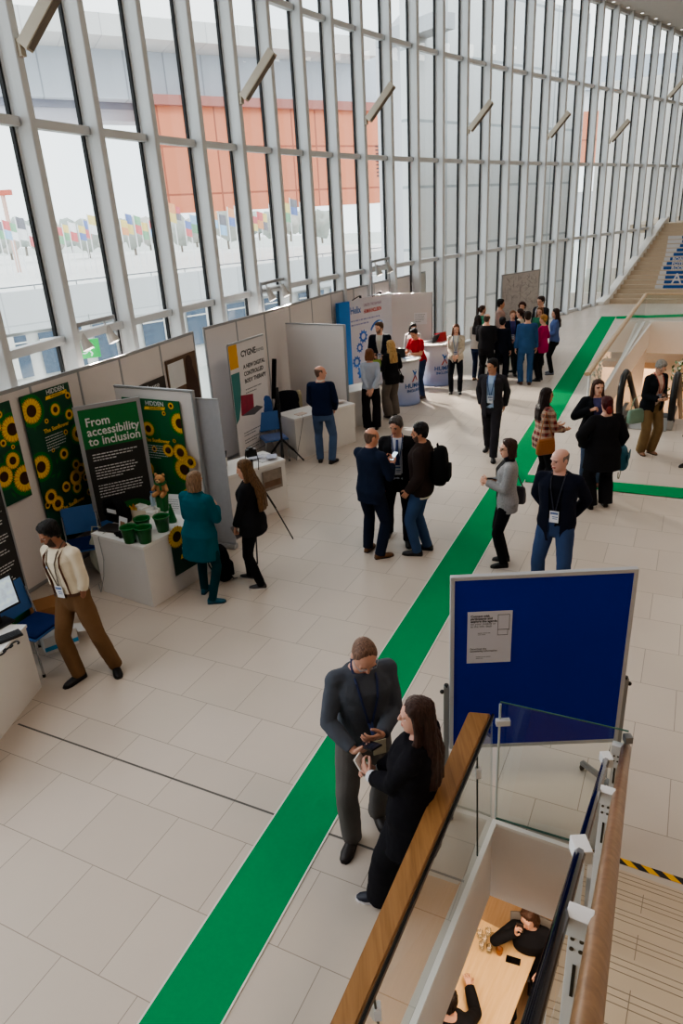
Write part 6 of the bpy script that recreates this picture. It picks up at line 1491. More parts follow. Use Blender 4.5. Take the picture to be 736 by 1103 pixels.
    if style not in ('none',):
        mb = MB(); mb.loft(shell())
        if style == 'curly':
            r_ = random.Random(3)
            for k in range(46):
                a = r_.uniform(0, 2 * pi); t = r_.uniform(.22, 1.0); rr = .094 * sqrt(max(.05, 1 - max(0, t - .6) ** 2 / .18))
                if sin(a) > .40 and t < .84: continue
                mb.ball(hp(rr * cos(a), rr * sin(a) - .012, t), r_.uniform(.018, .030), None, 8, 6)
        if style in ('long', 'bob'):
            ln = {'long': hlen, 'bob': -.035}[style]; n_ = 8
            lo = []
            for i in range(n_):
                u_ = i / (n_ - 1); z = .13 + (ln - .13) * u_
                w = .078 + .026 * sin(u_ * 2.0) - (.03 * max(0, u_ - .8) if style == 'long' else 0); dd_ = .052 - .020 * max(0, u_ - .5); cy = -.050 - .030 * u_ - min(.095 if hlen < -.4 else .045 if hlen < -.3 else .03, max(0, -z - .05) * .6); w += max(0, -z - .1) * (.12 if hlen < -.4 else 0)
                if style == 'bob': w = .080 + .016 * sin(u_ * 3); dd_ = .062; cy = -.038
                base = V3((0, cy, z)); Q = MH if z > -.02 else MH.lerp(MT @ Matrix.Translation((0, 0, .605)), min(1, (-.02 - z) / .12))
                lo.append([Q @ (base + V3((x * (1 + .06 * sin(9 * x / w + 5 * u_)), y + .006 * sin(14 * x / w + 3 * u_), 0))) for x, y in sup(w, dd_, 24, .9)])
            mb.loft(lo[::-1])
            for q in (-1, 1):
                zs_ = [(.066, .020, .84), (.078, .008, .55), (.082, -.002, .2), (.088, .0, -.08 if style == 'long' else .04)]
                pts = [hp(q * x, y, t) for x, y, t in zs_]
                if style == 'long': pts += [MT @ V3((q * .10, .030, .43)), MT @ V3((q * .092, .085 if sex == 'f' else .06, .33))]; rad = [.014, .019, .024, .028, .026, .014]
                else: rad = [.014, .022, .026, .016]
                mb.tube(pts, rad, 10, round_ends=True)
        if style == 'pony': mb.tube([hp(0, -.100, .72), hp(0, -.135, .62), hp(0, -.13, .25), hp(0, -.115, -.15)], [.020, .032, .030, .012], 10, round_ends=True)
        if style == 'bun': mb.ball(hp(0, -.122, .52), .050)
        SCALE(mb)
        def posth(ob):
            am = (1.5 if style in ('short', 'thick') else 1.0) if of > .006 else .25
            displace(ob.data, lambda c: (noise.noise(V3((c.x * 75, c.y * 75, c.z * 10))) * .0045 + noise.noise(c * 20) * .004) * am)
        remeshed('hair', mb, [HM], o, .0075 if vox > .008 else .006, 1, posth)
    # ---------------- accessories worn
    if glasses:
        mb = MB()
        for q in (-1, 1):
            c = V3((q * .033, .098, chin + .515 * HH)); mb.tube([MH @ (c + V3((.022 * cos(t), 0, .016 * sin(t)))) for t in lin(0, 2 * pi, 17)], .0022, 5, caps=False)
            mb.tube([hp(q * .055, .096, .53), hp(q * .076, .06, .53), hp(q * .080, -.02, .52)], .0022, 5)
        mb.tube([hp(-.011, .10, .52), hp(.011, .10, .52)], .0022, 5); SCALE(mb); mb.build('glasses', cm(40, 38, 40, .3, 'spectacle frame') if glasses is True else glasses, o)
    if badge is not None:
        zb_ = badge; inf = (top or under or {'inf': .02}).get('inf', .02); 
        if under and top and top.get('open'): inf = max(under.get('inf', .01), .012) + .006
        def front(z, x=0): 
            w, d, yo = ring_at(rings, z); dd_ = (d + inf + .010) * sqrt(max(.1, 1 - (x / (w + inf)) ** 2)); return MT @ V3((x, yo + dd_, z))
        mb = MB()
        for q in (-1, 1):
            pts = [MT @ V3((q * .052, -.05, .575)), MT @ V3((q * .068, -.0, .565))] + [front(z, q * x) for z, x in ((.50, .066), (.42, .055), (.32, .036), (zb_ + .06, .008))]
            mb.tube(pts, .007, 6, flat=.5)
        SCALE(mb); ly = mb.build('lanyard', cm(*lanyard, .7, 'lanyard'), o)
        c = front(zb_); B_ = Matrix.Translation(c + (MT.to_3x3() @ V3((0, .006, 0)))) @ MT.to_3x3().to_4x4()
        mb = MB(); mb.box((0, 0, 0), (.095, .004, .13), B_); SCALE(mb); cd_ = mb.build('badge', cm(226, 228, 234, .4, 'badge card'), ly)
        mb = MB(); mb.box((0, .0027, .04), (.08, .001, .025), B_); mb.box((-.01, .0027, .0), (.06, .001, .010), B_); mb.box((-.01, .0027, -.02), (.05, .001, .008), B_); SCALE(mb); mb.build('badge_print', cm(96, 116, 160, .5, 'badge print'), cd_)
    ctx = dict(o=o, s=s, MT=MT, MH=MH, wri=wri, elb=elb, hdir=hdir, hnor=hnor, sh=sh, rings=rings, SCALE=SCALE, pel=pel, hip=hip, knee=knee, ank=ank, hp=hp)
    ctx['world'] = lambda p: o_matrix(o) @ (V3(p) * s)
    return ctx
def o_matrix(o): return Matrix.Translation(o.location) @ Matrix.Rotation(o.rotation_euler.z, 4, 'Z')
def strap(ctx, pts, r, m_, name='strap', flat=.35):
    mb = MB(); mb.tube(pts, r, 8, flat=flat); ctx['SCALE'](mb); return mb.build(name, m_, ctx['o'], smooth=True)
def tfront(ctx, x, z, off):
    w, d, yo = ring_at(ctx['rings'], z); return ctx['MT'] @ V3((x, yo + (d + off) * sqrt(max(.05, 1 - (x / (w + off)) ** 2)), z))
def tback(ctx, x, z, off):
    w, d, yo = ring_at(ctx['rings'], z); return ctx['MT'] @ V3((x, yo - (d + off) * sqrt(max(.05, 1 - (x / (w + off)) ** 2)), z))
def phone_in(ctx, p, rz, label, name='phone', size=(.075, .15, .009), tilt=40, col=(18, 18, 22), screen=None, cat='phone'):
    c = ctx['world'](p); o = empty(name, c, rz, label, cat)
    T = Matrix.Rotation(R(tilt), 4, 'X')
    mb = MB(); mb.box((0, 0, 0), (size[0], size[1], size[2]), T, bev=.002); mb.build('case', cm(*col, .3, 'device'), o)
    mb = MB(); mb.box((0, 0, size[2] / 2 + .0006), (size[0] * .9, size[1] * .92, .001), T); mb.build('screen', screen or cm(40, 46, 60, .15, 'device screen'), o); return o
def handbag(p, rz, label, size, m_, handle=None, drop=.25, name='handbag'):
    o = empty(name, p, rz, label, 'bag'); w, d, h = size
    mb = MB(); lo = []
    for z, k, kd in ((0, .92, .8), (.02, 1, 1), (h * .5, 1.0, .95), (h * .9, .92, .6), (h, .86, .35)): lo.append([(x, y, z) for x, y in sup(w / 2 * k, d / 2 * kd, 20, .5)])
    mb.loft(lo); mb.build('body', m_, o, smooth=True)
    mb = MB(); mb.box((0, -d * .5, h * .62), (w * .8, .012, h * .42), bev=.005); mb.build('flap', m_, o)
    mb = MB(); mb.tube(handle or [(-w * .4, 0, h * .95), (-w * .25, 0, h + drop * .8), (0, 0, h + drop), (w * .25, 0, h + drop * .8), (w * .4, 0, h * .95)], .010, 8, flat=.6); mb.build('strap', m_, o, smooth=True); return o

BLACK = cloth(30, 30, 34); NAVY = cloth(28, 36, 56); DNAVY = cloth(20, 24, 38); CHAR = cloth(48, 46, 50); JEANS = cloth(62, 82, 116); DJEANS = cloth(44, 58, 88); WHITE = cloth(222, 218, 208); LBLUE = cloth(166, 190, 222)
JOPEN = (.02, [(.02, .0), (.10, .015), (.30, .06), (.46, .075), (.60, .075)])
JWIDE = (-.20, [(-.20, .06), (.1, .065), (.40, .07), (.60, .08)])
SK_L, SK_M, SK_D = (222, 172, 148), (206, 150, 120), (146, 100, 76)
NEAR = .0065; MID = .0085; FAR = .013
# 1 man with braces
c = person('man in cream shirt, brown braces and tan trousers standing beside the blue chair', (-2.63, 6.18), 152, 1.74, 'm', 1.02, SK_D, (24, 20, 20), 'thick', feet=((-.15, -.08, 52), (.09, .20, -8)), hands={-1: dict(t=(-.05, .07, .885), pole=(-.9, -.5, 0)), 1: dict(t=(.265, .08, .885), pole=(.9, -.5, 0))}, nohands=(-1, 1), head=(-26, -22, 0), twist=2, side=4, lean=2, pelvis=(.10, .04, -.02), top=dict(name='shirt', c=cloth(226, 216, 196), inf=.016, hem=.03, sleeve=1.45, collar=.0), pants=dict(c=cloth(118, 90, 64), inf=.014, wide=.012, belt=cm(84, 52, 32, .5, 'belt brown')), shoes=(24, 22, 24), vox=NEAR, beard=True, badge=.10, lanyard=(84, 68, 54))
for q in (-1, 1):
    strap(c, [tback(c, q * .03, .25, .030), tback(c, q * .075, .40, .030), c['MT'] @ V3((q * .095, -.02, .545)), tfront(c, q * .10, .47, .036), tfront(c, q * .10, .38, .031), tfront(c, q * .10, .30, .029), tfront(c, q * .10, .16, .028), tfront(c, q * .105, .06, .026)], .014, cm(92, 52, 34, .5, 'braces brown'), 'brace', .25)
mb = MB(); w_, e_ = c['wri'][1], c['elb'][1]; mb.tube([w_.lerp(e_, .02), w_.lerp(e_, .10)], .036, 14); mb.ball(w_.lerp(e_, .06) + V3((.034, .0, 0)), (.012, .022, .022)); c['SCALE'](mb); mb.build('wristwatch', cm(30, 28, 28, .3, 'watch'), c['o'], smooth=True)
mb = MB(); mb.box(tfront(c, .09, .36, .022), (.06, .006, .022)); c['SCALE'](mb); mb.build('name_tag', LBLUE, c['o'])
# 2 woman in teal
c = person('woman in teal coat and teal tights seen from behind at the bucket counter', (-1.70, 7.60), -22, 1.64, 'f', 1.10, SK_L, (140, 112, 88), 'bob', feet=((-.12, .10, 6), (.13, -.12, -62)), hands={-1: dict(t=(-.05, .24, 1.20), n=(1, 0, .3), curl=50), 1: dict(t=(.12, .27, 1.18), n=(-1, 0, .3), curl=55)}, head=(-14, -6, 0), side=3, top=dict(name='coat', c=cloth(6, 92, 106), inf=.036, hem=-.34, flare=.035, sinf=.026, collar=.01), pants=dict(name='tights', c=cloth(10, 58, 66), inf=.006), shoes=(8, 84, 108), sole=(20, 60, 74), vox=MID)
# 3 girl with long hair
c = person('young woman with very long brown hair, black jacket and trainers by the camera tripod', (-1.10, 7.86), 78, 1.66, 'f', 1.05, SK_L, (104, 76, 50), 'long', hlen=-.44, feet=((-.11, -.07, 8), (.14, .16, -14)), hands={-1: dict(t=(-.13, .20, .83), n=(0, 0, -1), curl=60), 1: dict(t=(.20, .14, .86), n=(-1, .2, 0), curl=45)}, head=(6, -14, 0), top=dict(c=BLACK, inf=.034, hem=-.16, flare=.03, sinf=.024), pants=dict(c=cloth(22, 22, 26), inf=.010), shoes=(60, 58, 62), sole=(226, 224, 222), vox=MID)
phone_in(c, c['wri'][-1] + c['hdir'][-1] * .08 + V3((.02, .0, -.03)), R(60), 'small grey leaflet held low by the young woman with long hair', 'leaflet', (.09, .17, .006), 60, (176, 176, 182), cm(150, 150, 160, .4, 'leaf'), 'leaflet')
# 4 man in navy sweater
c = person('bald man in navy sweater and jeans seen from behind at the second counter', (-.24, 12.50), -10, 1.80, 'm', 1.02, (214, 160, 138), (120, 96, 84), 'shaved', feet=((-.10, .02, 10), (.13, -.06, -25)), hands={-1: dict(t=(-.16, .20, .98)), 1: dict(t=(.20, .16, .96))}, head=(-68, -4, 0), top=dict(name='sweater', c=cloth(24, 36, 66), inf=.022, hem=-.05), pants=dict(c=cloth(78, 98, 132), inf=.012, wide=.008), shoes=(30, 26, 28), vox=.0095)
mb = MB(); mb.loft([[c['MT'] @ V3((x, y - .012, z)) for x, y in sup(.068, .066, 18)] for z in (.535, .575)], cap=False); c['SCALE'](mb); mb.build('collar', WHITE, c['o'], smooth=True)
# 5 bald man in navy suit
c = person('bald man in navy suit and brown shoes, left of the group of three', (.40, 8.50), -42, 1.76, 'm', 1.06, (210, 150, 124), (110, 88, 76), 'shaved', feet=((-.14, .06, 14), (.13, -.02, -30)), hands={-1: dict(t=(.0, .30, 1.24), n=(.5, 0, 1), curl=50), 1: dict(t=(.14, .28, 1.22), n=(-.5, 0, 1), curl=50)}, head=(-22, -8, 0), lean=3, top=dict(c=cloth(30, 40, 62), inf=.028, hem=-.16, sinf=.018, collar=.012), pants=dict(c=cloth(28, 36, 56), inf=.012, wide=.012), shoes=(112, 76, 46), vox=MID)
phone_in(c, (.08, .40, 1.30), R(-42), 'phone with a bright screen held by the bald man in the navy suit', tilt=35, screen=emit_mat('phone light', (.75, .9, 1.0), 1.2))
# 6 man with tie
c = person('grey-haired man with patterned tie facing the camera, middle of the group of three', (.80, 8.94), 172, 1.78, 'm', 1.02, (204, 152, 128), (84, 78, 76), 'short', feet=((-.12, .12, 8), (.16, -.16, -12)), head=(-24, -16, 0), hands={-1: dict(t=(-.22, .12, 1.0)), 1: dict(t=(.22, .06, .9))}, under=dict(c=cloth(204, 208, 220), inf=.012, hem=-.03, sleeve=0), top=dict(c=BLACK, inf=.030, hem=-.20, open=JWIDE, sinf=.018), pants=dict(c=cloth(24, 24, 30), inf=.012, wide=.01), shoes=(18, 18, 20), vox=MID, badge=.12, lanyard=(52, 74, 120))
strap(c, [tfront(c, 0, .52, .020), tfront(c, 0, .40, .022), tfront(c, 0, .25, .022), tfront(c, 0, .08, .022)], [.016, .020, .028, .032], cm(44, 60, 112, .6, 'tie navy', var=.5, scale=40), 'tie', .3)
# 7 man with backpack
c = person('man in brown jacket and jeans wearing a black backpack, right of the three', (1.06, 8.49), 70, 1.80, 'm', 1.08, (196, 142, 114), (30, 26, 26), 'short', feet=((-.09, .05, 6), (.10, -.05, -2)), hands={-1: dict(t=(-.22, .12, .94)), 1: dict(t=(.24, .06, .92))}, head=(10, -8, 0), top=dict(c=cloth(50, 40, 38), inf=.036, hem=-.10, sinf=.026, collar=.015), under=dict(c=WHITE, inf=.022, hem=-.13, sleeve=0), pants=dict(c=cloth(58, 80, 116), inf=.012, wide=.006), shoes=(28, 28, 30), vox=MID, beard=True)
bp = c['world'](tback(c, 0, .05, .125)); backpack(bp, R(70 + 180), 'black backpack worn by the man in the dark brown jacket', 1.0)
# 8 person in grey shirt
c = person('person with auburn bob in pale grey shirt, hands clasped behind the back', (.76, 14.45), -4, 1.70, 'f', 1.0, SK_L, (122, 78, 50), 'bob', feet=((-.10, 0, 8), (.10, .02, -8)), hands={-1: dict(t=(-.05, -.19, .93), n=(0, 1, 0), pole=(-.9, -.3, 0)), 1: dict(t=(.05, -.20, .95), n=(0, 1, 0), pole=(.9, -.3, 0))}, head=(-8, -6, 0), top=dict(name='shirt', c=cloth(176, 184, 200), inf=.020, hem=-.02, sleeve=1.95), pants=dict(c=cloth(30, 28, 32), inf=.014, wide=.035), vox=.010)
# 9 blonde woman
c = person('blonde woman in black blazer and wide grey trousers, a bag on her shoulder', (1.28, 15.35), 28, 1.70, 'f', 1.0, SK_L, (196, 158, 104), 'long', feet=((-.10, 0, 8), (.10, .04, -8)), hands={-1: dict(t=(-.12, .24, 1.1)), 1: dict(t=(.14, .22, 1.08))}, head=(6, -8, 0), top=dict(c=cloth(28, 28, 32), inf=.028, hem=-.16), pants=dict(c=cloth(112, 104, 98), inf=.014, wide=.05), vox=.010)
handbag(c['world']((.24, -.02, .78)), R(28 + 80), 'small black bag at the hip of the blonde woman', (.16, .08, .18), BLACK, [(-.06, 0, .17), (-.04, .1, .42), (-.1, .10, .62), (.02, .05, .4), (.06, 0, .17)])
mb = MB(); p_ = c['world']((-.16, .34, 1.16)); mb.box((0, 0, 0), (.22, .02, .28), Matrix.Rotation(R(-20), 4, 'X')); o = mb.build('folder', cm(150, 178, 70, .5, 'folder green'), None, loc=p_, rz=R(28)); tag(o, 'lime green folder held by the blonde woman', 'folder')
# 10 bearded man
c = person('bearded man in navy suit with white lanyard at the cog banner', (1.16, 17.0), 168, 1.86, 'm', 1.03, SK_L, (92, 64, 46), 'short', head=(-34, -6, 0), hands={-1: dict(t=(-.14, .25, 1.05)), 1: dict(t=(.12, .26, 1.08))}, under=dict(c=WHITE, inf=.012, hem=-.03, sleeve=0), top=dict(c=DNAVY, inf=.030, hem=-.20, open=JOPEN), pants=dict(c=DNAVY, inf=.012), vox=.011, beard=True, badge=.08, lanyard=(226, 226, 230))
# 11 dark haired woman behind
c = person('dark-haired woman in pale top behind the man in red', (2.08, 18.15), 165, 1.64, 'f', 1.0, SK_M, (28, 22, 22), 'long', head=(30, -20, 0), top=dict(name='shirt', c=cloth(196, 186, 186), inf=.018), pants=dict(c=BLACK, inf=.012), vox=.012)
# 12 man in red polo
c = person('man in red polo shirt and jeans leaning over the nearer round counter', (2.12, 17.02), 128, 1.72, 'm', .95, SK_M, (26, 22, 24), 'short', lean=16, feet=((-.12, .02, 4), (.14, -.12, -14)), hands={-1: dict(t=(-.12, .42, 1.16), n=(0, 0, -1)), 1: dict(t=(.10, .45, 1.16), n=(0, 0, -1))}, head=(8, -18, 0), top=dict(name='polo_shirt', c=cloth(172, 18, 34), inf=.022, hem=-.08, sleeve=.75), pants=dict(c=DJEANS, inf=.010), shoes=(72, 50, 40), vox=.0105)
# 13 woman beige
c = person('long-haired woman in beige cardigan standing alone by the farther round counter', (3.02, 17.20), 168, 1.68, 'f', 1.0, SK_L, (104, 66, 46), 'long', feet=((-.11, 0, 8), (.11, .0, -6)), hands={-1: dict(t=(-.06, .22, 1.02), n=(0, -1, 0)), 1: dict(t=(.06, .23, 1.0), n=(0, -1, 0))}, head=(12, -8, 0), under=dict(c=WHITE, inf=.012, hem=-.05, sleeve=0), top=dict(name='cardigan', c=cloth(200, 188, 172), inf=.028, hem=-.14, open=JWIDE), pants=dict(c=cloth(28, 30, 38), inf=.010), shoes=(24, 22, 24), vox=.0105, badge=.10, lanyard=(120, 150, 190))
# 14 man in charcoal suit walking
c = person('man in charcoal suit and light blue shirt walking alone in the middle of the hall', (2.82, 12.30), 158, 1.78, 'm', 1.0, (196, 144, 116), (24, 22, 24), 'short', feet=((-.09, .26, 12), (.10, -.34, -12, .03, -12)), hands={-1: dict(t=(-.21, -.09, .92), pole=(-.6, -.8, 0)), 1: dict(t=(.21, -.10, .93), pole=(.6, -.8, 0))}, head=(-34, -8, 0), twist=-4, under=dict(c=LBLUE, inf=.012, hem=-.04, sleeve=0), top=dict(c=cloth(56, 54, 60), inf=.032, hem=-.20, open=JWIDE, sinf=.020, collar=.01), pants=dict(c=cloth(52, 50, 56), inf=.013, wide=.012), shoes=(22, 20, 22), vox=.0095, beard=None, badge=.13, lanyard=(60, 90, 150))
# crowd at the far chart board
G = [
 ('woman in white knit top and jeans at the left of the crowd', (3.80, 18.45), -40, 1.68, 'f', 1.0, SK_M, (34, 28, 28), 'long', cloth(206, 196, 186), DJEANS, (170, 130, 100), 'sweater'),
 ('brown-haired woman in green, behind the left edge of the crowd', (4.28, 20.2), -70, 1.70, 'f', 1.05, SK_L, (72, 48, 38), 'pony', cloth(60, 128, 104), CHAR, (30, 30, 30), 'shirt'),
 ('dark-haired man in dusty pink shirt in the back row of the crowd', (4.85, 20.45), -110, 1.80, 'm', 1.0, SK_M, (28, 24, 24), 'thick', cloth(178, 148, 140), CHAR, (30, 30, 30), 'shirt'),
 ('balding man in black sweater with his back to the camera in the crowd', (3.92, 17.93), -30, 1.78, 'm', 1.15, SK_L, (90, 74, 66), 'fringe', BLACK, BLACK, (40, 30, 28), 'sweater'),
 ('short-haired person in dark navy seen from behind in the crowd', (4.33, 17.98), -12, 1.66, 'm', .92, SK_L, (24, 22, 26), 'short', DNAVY, DNAVY, (24, 24, 26), 'sweater'),
 ('woman in open dark blazer facing the camera at the front of the crowd', (4.80, 18.85), 176, 1.70, 'f', .98, SK_L, (128, 82, 54), 'pony', DNAVY, cloth(40, 52, 52), (24, 24, 26), 'jacket'),
 ('curly-haired woman in black in front of the chart board', (5.50, 20.55), 150, 1.68, 'f', 1.0, SK_L, (70, 40, 34), 'curly', BLACK, BLACK, (24, 24, 26), 'sweater'),
 ('tall man with glasses in dark jacket, tallest at the back of the crowd', (5.86, 19.95), 120, 1.88, 'm', 1.05, SK_L, (56, 42, 36), 'short', cloth(44, 44, 50), CHAR, (24, 24, 26), 'jacket'),
 ('dark-haired woman in cream top half hidden behind the blue suit', (5.10, 19.24), 60, 1.68, 'f', 1.0, SK_L, (58, 36, 30), 'bun', cloth(216, 204, 184), CHAR, (24, 24, 26), 'sweater'),
 ('man in bright blue suit and brown shoes seen from behind in the crowd', (4.90, 17.75), -6, 1.80, 'm', 1.02, SK_L, (44, 34, 30), 'short', cloth(54, 88, 132), cloth(52, 84, 128), (82, 54, 38), 'jacket'),
 ('smiling woman in green with long light brown hair in the crowd', (5.66, 19.32), 140, 1.68, 'f', 1.0, SK_L, (136, 92, 60), 'long', cloth(52, 116, 92), CHAR, (24, 24, 26), 'shirt'),
 ('short-haired blonde woman in magenta blazer at the right of the crowd', (5.38, 18.02), 52, 1.66, 'f', 1.06, SK_L, (186, 136, 76), 'short', cloth(176, 16, 92), BLACK, (24, 24, 26), 'jacket'),
 ('long-haired woman in blue knit top at the right edge of the crowd', (5.90, 18.72), 80, 1.70, 'f', 1.0, SK_L, (56, 38, 34), 'long', cloth(92, 110, 160), BLACK, (112, 120, 140), 'sweater')]
for i, (lb, ps, hd, h, sx, bw, sk, hc, stl, tc, pc, shc, nm) in enumerate(G):
    r_ = random.Random(i); hz = {}
    if i in (0, 5, 10, 12): hz = {-1: dict(t=(-.08, .24, 1.05)), 1: dict(t=(.10, .22, 1.02))}
    elif i in (11,): hz = {-1: dict(t=(-.14, .22, 1.05)), 1: dict(t=(.18, .18, 1.10))}
    elif i == 3: hz = {-1: dict(t=(-.10, .22, 1.08)), 1: dict(t=(.12, .22, 1.06))}
    kw = dict(top=dict(name=nm, c=tc, inf=.026 if nm == 'jacket' else .02, hem=-.17 if nm == 'jacket' else -.06))
    if i == 5: kw = dict(under=dict(c=cloth(70, 64, 110), inf=.012, hem=-.05, sleeve=0), top=dict(name=nm, c=tc, inf=.028, hem=-.20, open=JWIDE), badge=.12)
    if i == 7: kw = dict(under=dict(c=cloth(190, 190, 196), inf=.012, hem=-.05, sleeve=0), top=dict(name=nm, c=tc, inf=.028, hem=-.15, open=JWIDE))
    person(lb, ps, hd, h, sx, bw, sk, hc, stl, hands=hz, head=(r_.uniform(-14, 14), -6, 0), pants=dict(c=pc, inf=.010, wide=.012 if sx == 'm' else 0), shoes=shc, vox=FAR, glasses=True if i == 7 else None, feet=((-.10, r_.uniform(-.05, .08), 8), (.10, r_.uniform(-.08, .05), -10)), **kw)
# 28 plaid woman
PLAID = None
def plaid_mat():
    m, nt, b = _new('plaid wool'); N = nt.nodes.new; L = nt.links.new
    tc = N('ShaderNodeTexCoord'); cols = []
    mx0 = None
    for ax in ('X', 'Y', 'Z'):
        w = N('ShaderNodeTexWave'); w.bands_direction = ax; w.inputs['Scale'].default_value = 3.2; w.inputs['Distortion'].default_value = .3; L(tc.outputs['Object'], w.inputs['Vector'])
        cr = N('ShaderNodeValToRGB'); cr.color_ramp.interpolation = 'CONSTANT'
        e = cr.color_ramp.elements; e[0].color = (*S(196, 176, 156), 1); e[1].position = .42; e[1].color = (*S(150, 34, 36), 1); e2 = cr.color_ramp.elements.new(.80); e2.color = (*S(52, 34, 36), 1)
        L(w.outputs['Fac'], cr.inputs[0]); cols.append(cr)
    a = N('ShaderNodeMix'); a.data_type = 'RGBA'; a.inputs[0].default_value = .5; L(cols[0].outputs[0], a.inputs[6]); L(cols[1].outputs[0], a.inputs[7])
    c_ = N('ShaderNodeMix'); c_.data_type = 'RGBA'; c_.inputs[0].default_value = .5; L(a.outputs[2], c_.inputs[6]); L(cols[2].outputs[0], c_.inputs[7])
    L(c_.outputs[2], b.inputs['Base Color']); b.inputs['Roughness'].default_value = .9; return m
c = person('dark-haired woman in red plaid jacket with a tan bag, standing on the green carpet', (3.18, 10.30), -76, 1.70, 'f', 1.04, (206, 152, 124), (40, 28, 28), 'long', feet=((-.10, .02, 8), (.10, -.02, -8)), hands={-1: dict(t=(-.10, .26, 1.12), n=(0, 0, 1)), 1: dict(t=(.08, .30, 1.08), n=(0, 0, 1), curl=35)}, head=(-6, -4, 0), top=dict(c=plaid_mat(), inf=.034, hem=-.15, sinf=.022), pants=dict(c=cloth(24, 24, 28), inf=.012, wide=.03), shoes=(30, 28, 30), sole=(200, 200, 200), vox=MID)
handbag(c['world']((.24, -.10, .78)), R(-76 + 90), 'tan leather bag hanging at the hip of the woman in red plaid', (.30, .10, .24), cm(158, 98, 48, .5, 'tan leather'), [(-.11, 0, .23), (-.06, .03, .45), (.0, .05, .64), (.06, .03, .45), (.11, 0, .23)])
# 29 woman in grey blazer
c = person('woman with glasses in grey checked blazer with a dark shoulder bag, above the blue board', (2.06, 8.02), 82, 1.67, 'f', 1.02, SK_L, (64, 42, 36), 'bob', feet=((-.09, .02, 6), (.10, -.02, -6)), hands={-1: dict(t=(-.05, .26, 1.20), n=(1, 0, 0), curl=60), 1: dict(t=(.05, .25, 1.18), n=(-1, 0, 0), curl=60)}, head=(8, -4, 0), under=dict(c=BLACK, inf=.014, hem=-.05, sleeve=0, collar=.03), top=dict(c=cm(150, 150, 152, .9, 'tweed', var=.35, scale=60, bump=.3), inf=.028, hem=-.14, open=JWIDE), pants=dict(c=cloth(24, 24, 28), inf=.010), glasses=True, shoes=(24, 24, 26), vox=MID)
handbag(c['world']((.16, -.10, .84)), R(82 + 70), 'dark grey leather shoulder bag of the woman in the grey blazer', (.32, .12, .22), cm(52, 54, 60, .45, 'grey leather'), [(-.12, 0, .21), (-.05, .06, .42), (.0, .07, .60), (.05, .05, .42), (.12, 0, .21)])
# 30 man in navy blazer
c = person('balding man in dark navy blazer with a white badge, nearest above the blue board', (2.40, 7.12), 150, 1.82, 'm', 1.05, (206, 160, 144), (120, 110, 106), 'shaved', feet=((-.13, .04, 8), (.16, -.04, -12)), hands={-1: dict(t=(-.13, -.16, .97), pole=(-.9, -.4, 0)), 1: dict(t=(.12, -.17, .98), pole=(.9, -.4, 0))}, head=(-36, -6, 0), under=dict(c=cloth(16, 18, 28), inf=.014, hem=-.05, sleeve=0, collar=.0), top=dict(c=cloth(22, 26, 42), inf=.034, hem=-.20, open=JWIDE, sinf=.022, collar=.008), pants=dict(c=cloth(56, 74, 110), inf=.014, wide=.008), shoes=(24, 24, 26), vox=MID, badge=.10, lanyard=(30, 34, 50))
# 31 woman in black coat
c = person('long-haired woman in black coat and checked shirt, facing the camera by the escalator', (4.05, 10.55), 172, 1.72, 'f', 1.14, SK_L, (78, 54, 44), 'long', feet=((-.11, 0, 8), (.11, 0, -8)), hands={-1: dict(t=(-.20, .20, .92)), 1: dict(t=(.12, .16, 1.32), n=(-1, 0, 0), curl=70, pole=(.9, -.3, -.4))}, head=(10, -2, 0), under=dict(c=cm(64, 64, 110, .9, 'check shirt', var=.6, scale=30), inf=.016, hem=-.10, sleeve=0), top=dict(name='coat', c=cloth(24, 26, 32), inf=.045, hem=-.28, open=JWIDE, sinf=.034), pants=dict(c=cloth(80, 96, 124), inf=.012), shoes=(120, 70, 50), vox=MID)
# 32 woman with red bun
c = person('woman in black with dyed red hair in a bun, seen from behind', (3.86, 9.66), 4, 1.68, 'f', 1.25, SK_L, (74, 24, 28), 'short', feet=((-.13, -.02, 6), (.13, .02, -10)), hands={-1: dict(t=(-.26, .06, 1.02), pole=(-1, -.4, 0)), 1: dict(t=(.28, .10, .96))}, head=(-4, -6, 0), top=dict(name='coat', c=cloth(28, 28, 32), inf=.045, hem=-.30, flare=.04, sinf=.040), pants=dict(c=cloth(30, 30, 34), inf=.014, wide=.05), vox=MID)
mb = MB(); mb.ball((0, 0, 0), (.050, .036, .062), c['MH'] @ Matrix.Translation((0, -.112, .02))); c['SCALE'](mb); mb.build('hair_bun', hair_mat((122, 40, 34)), c['o'], smooth=True)
tt = handbag(c['world']((.36, .10, .60)), R(60), 'bunched teal tote bag hanging from the arm of the woman with the red bun', (.36, .20, .30), cm(24, 84, 104, .8, 'teal tote', var=.4, scale=12), drop=.16, name='tote_bag')
mb = MB(); mb.tube([(.12 + .14 * cos(t), .02, -.02 + .12 * sin(t) - .08) for t in lin(pi * .1, -pi * 1.05, 16)], .008, 6); mb.build('hanging_strap', cm(120, 118, 100, .7, 'cord'), tt)
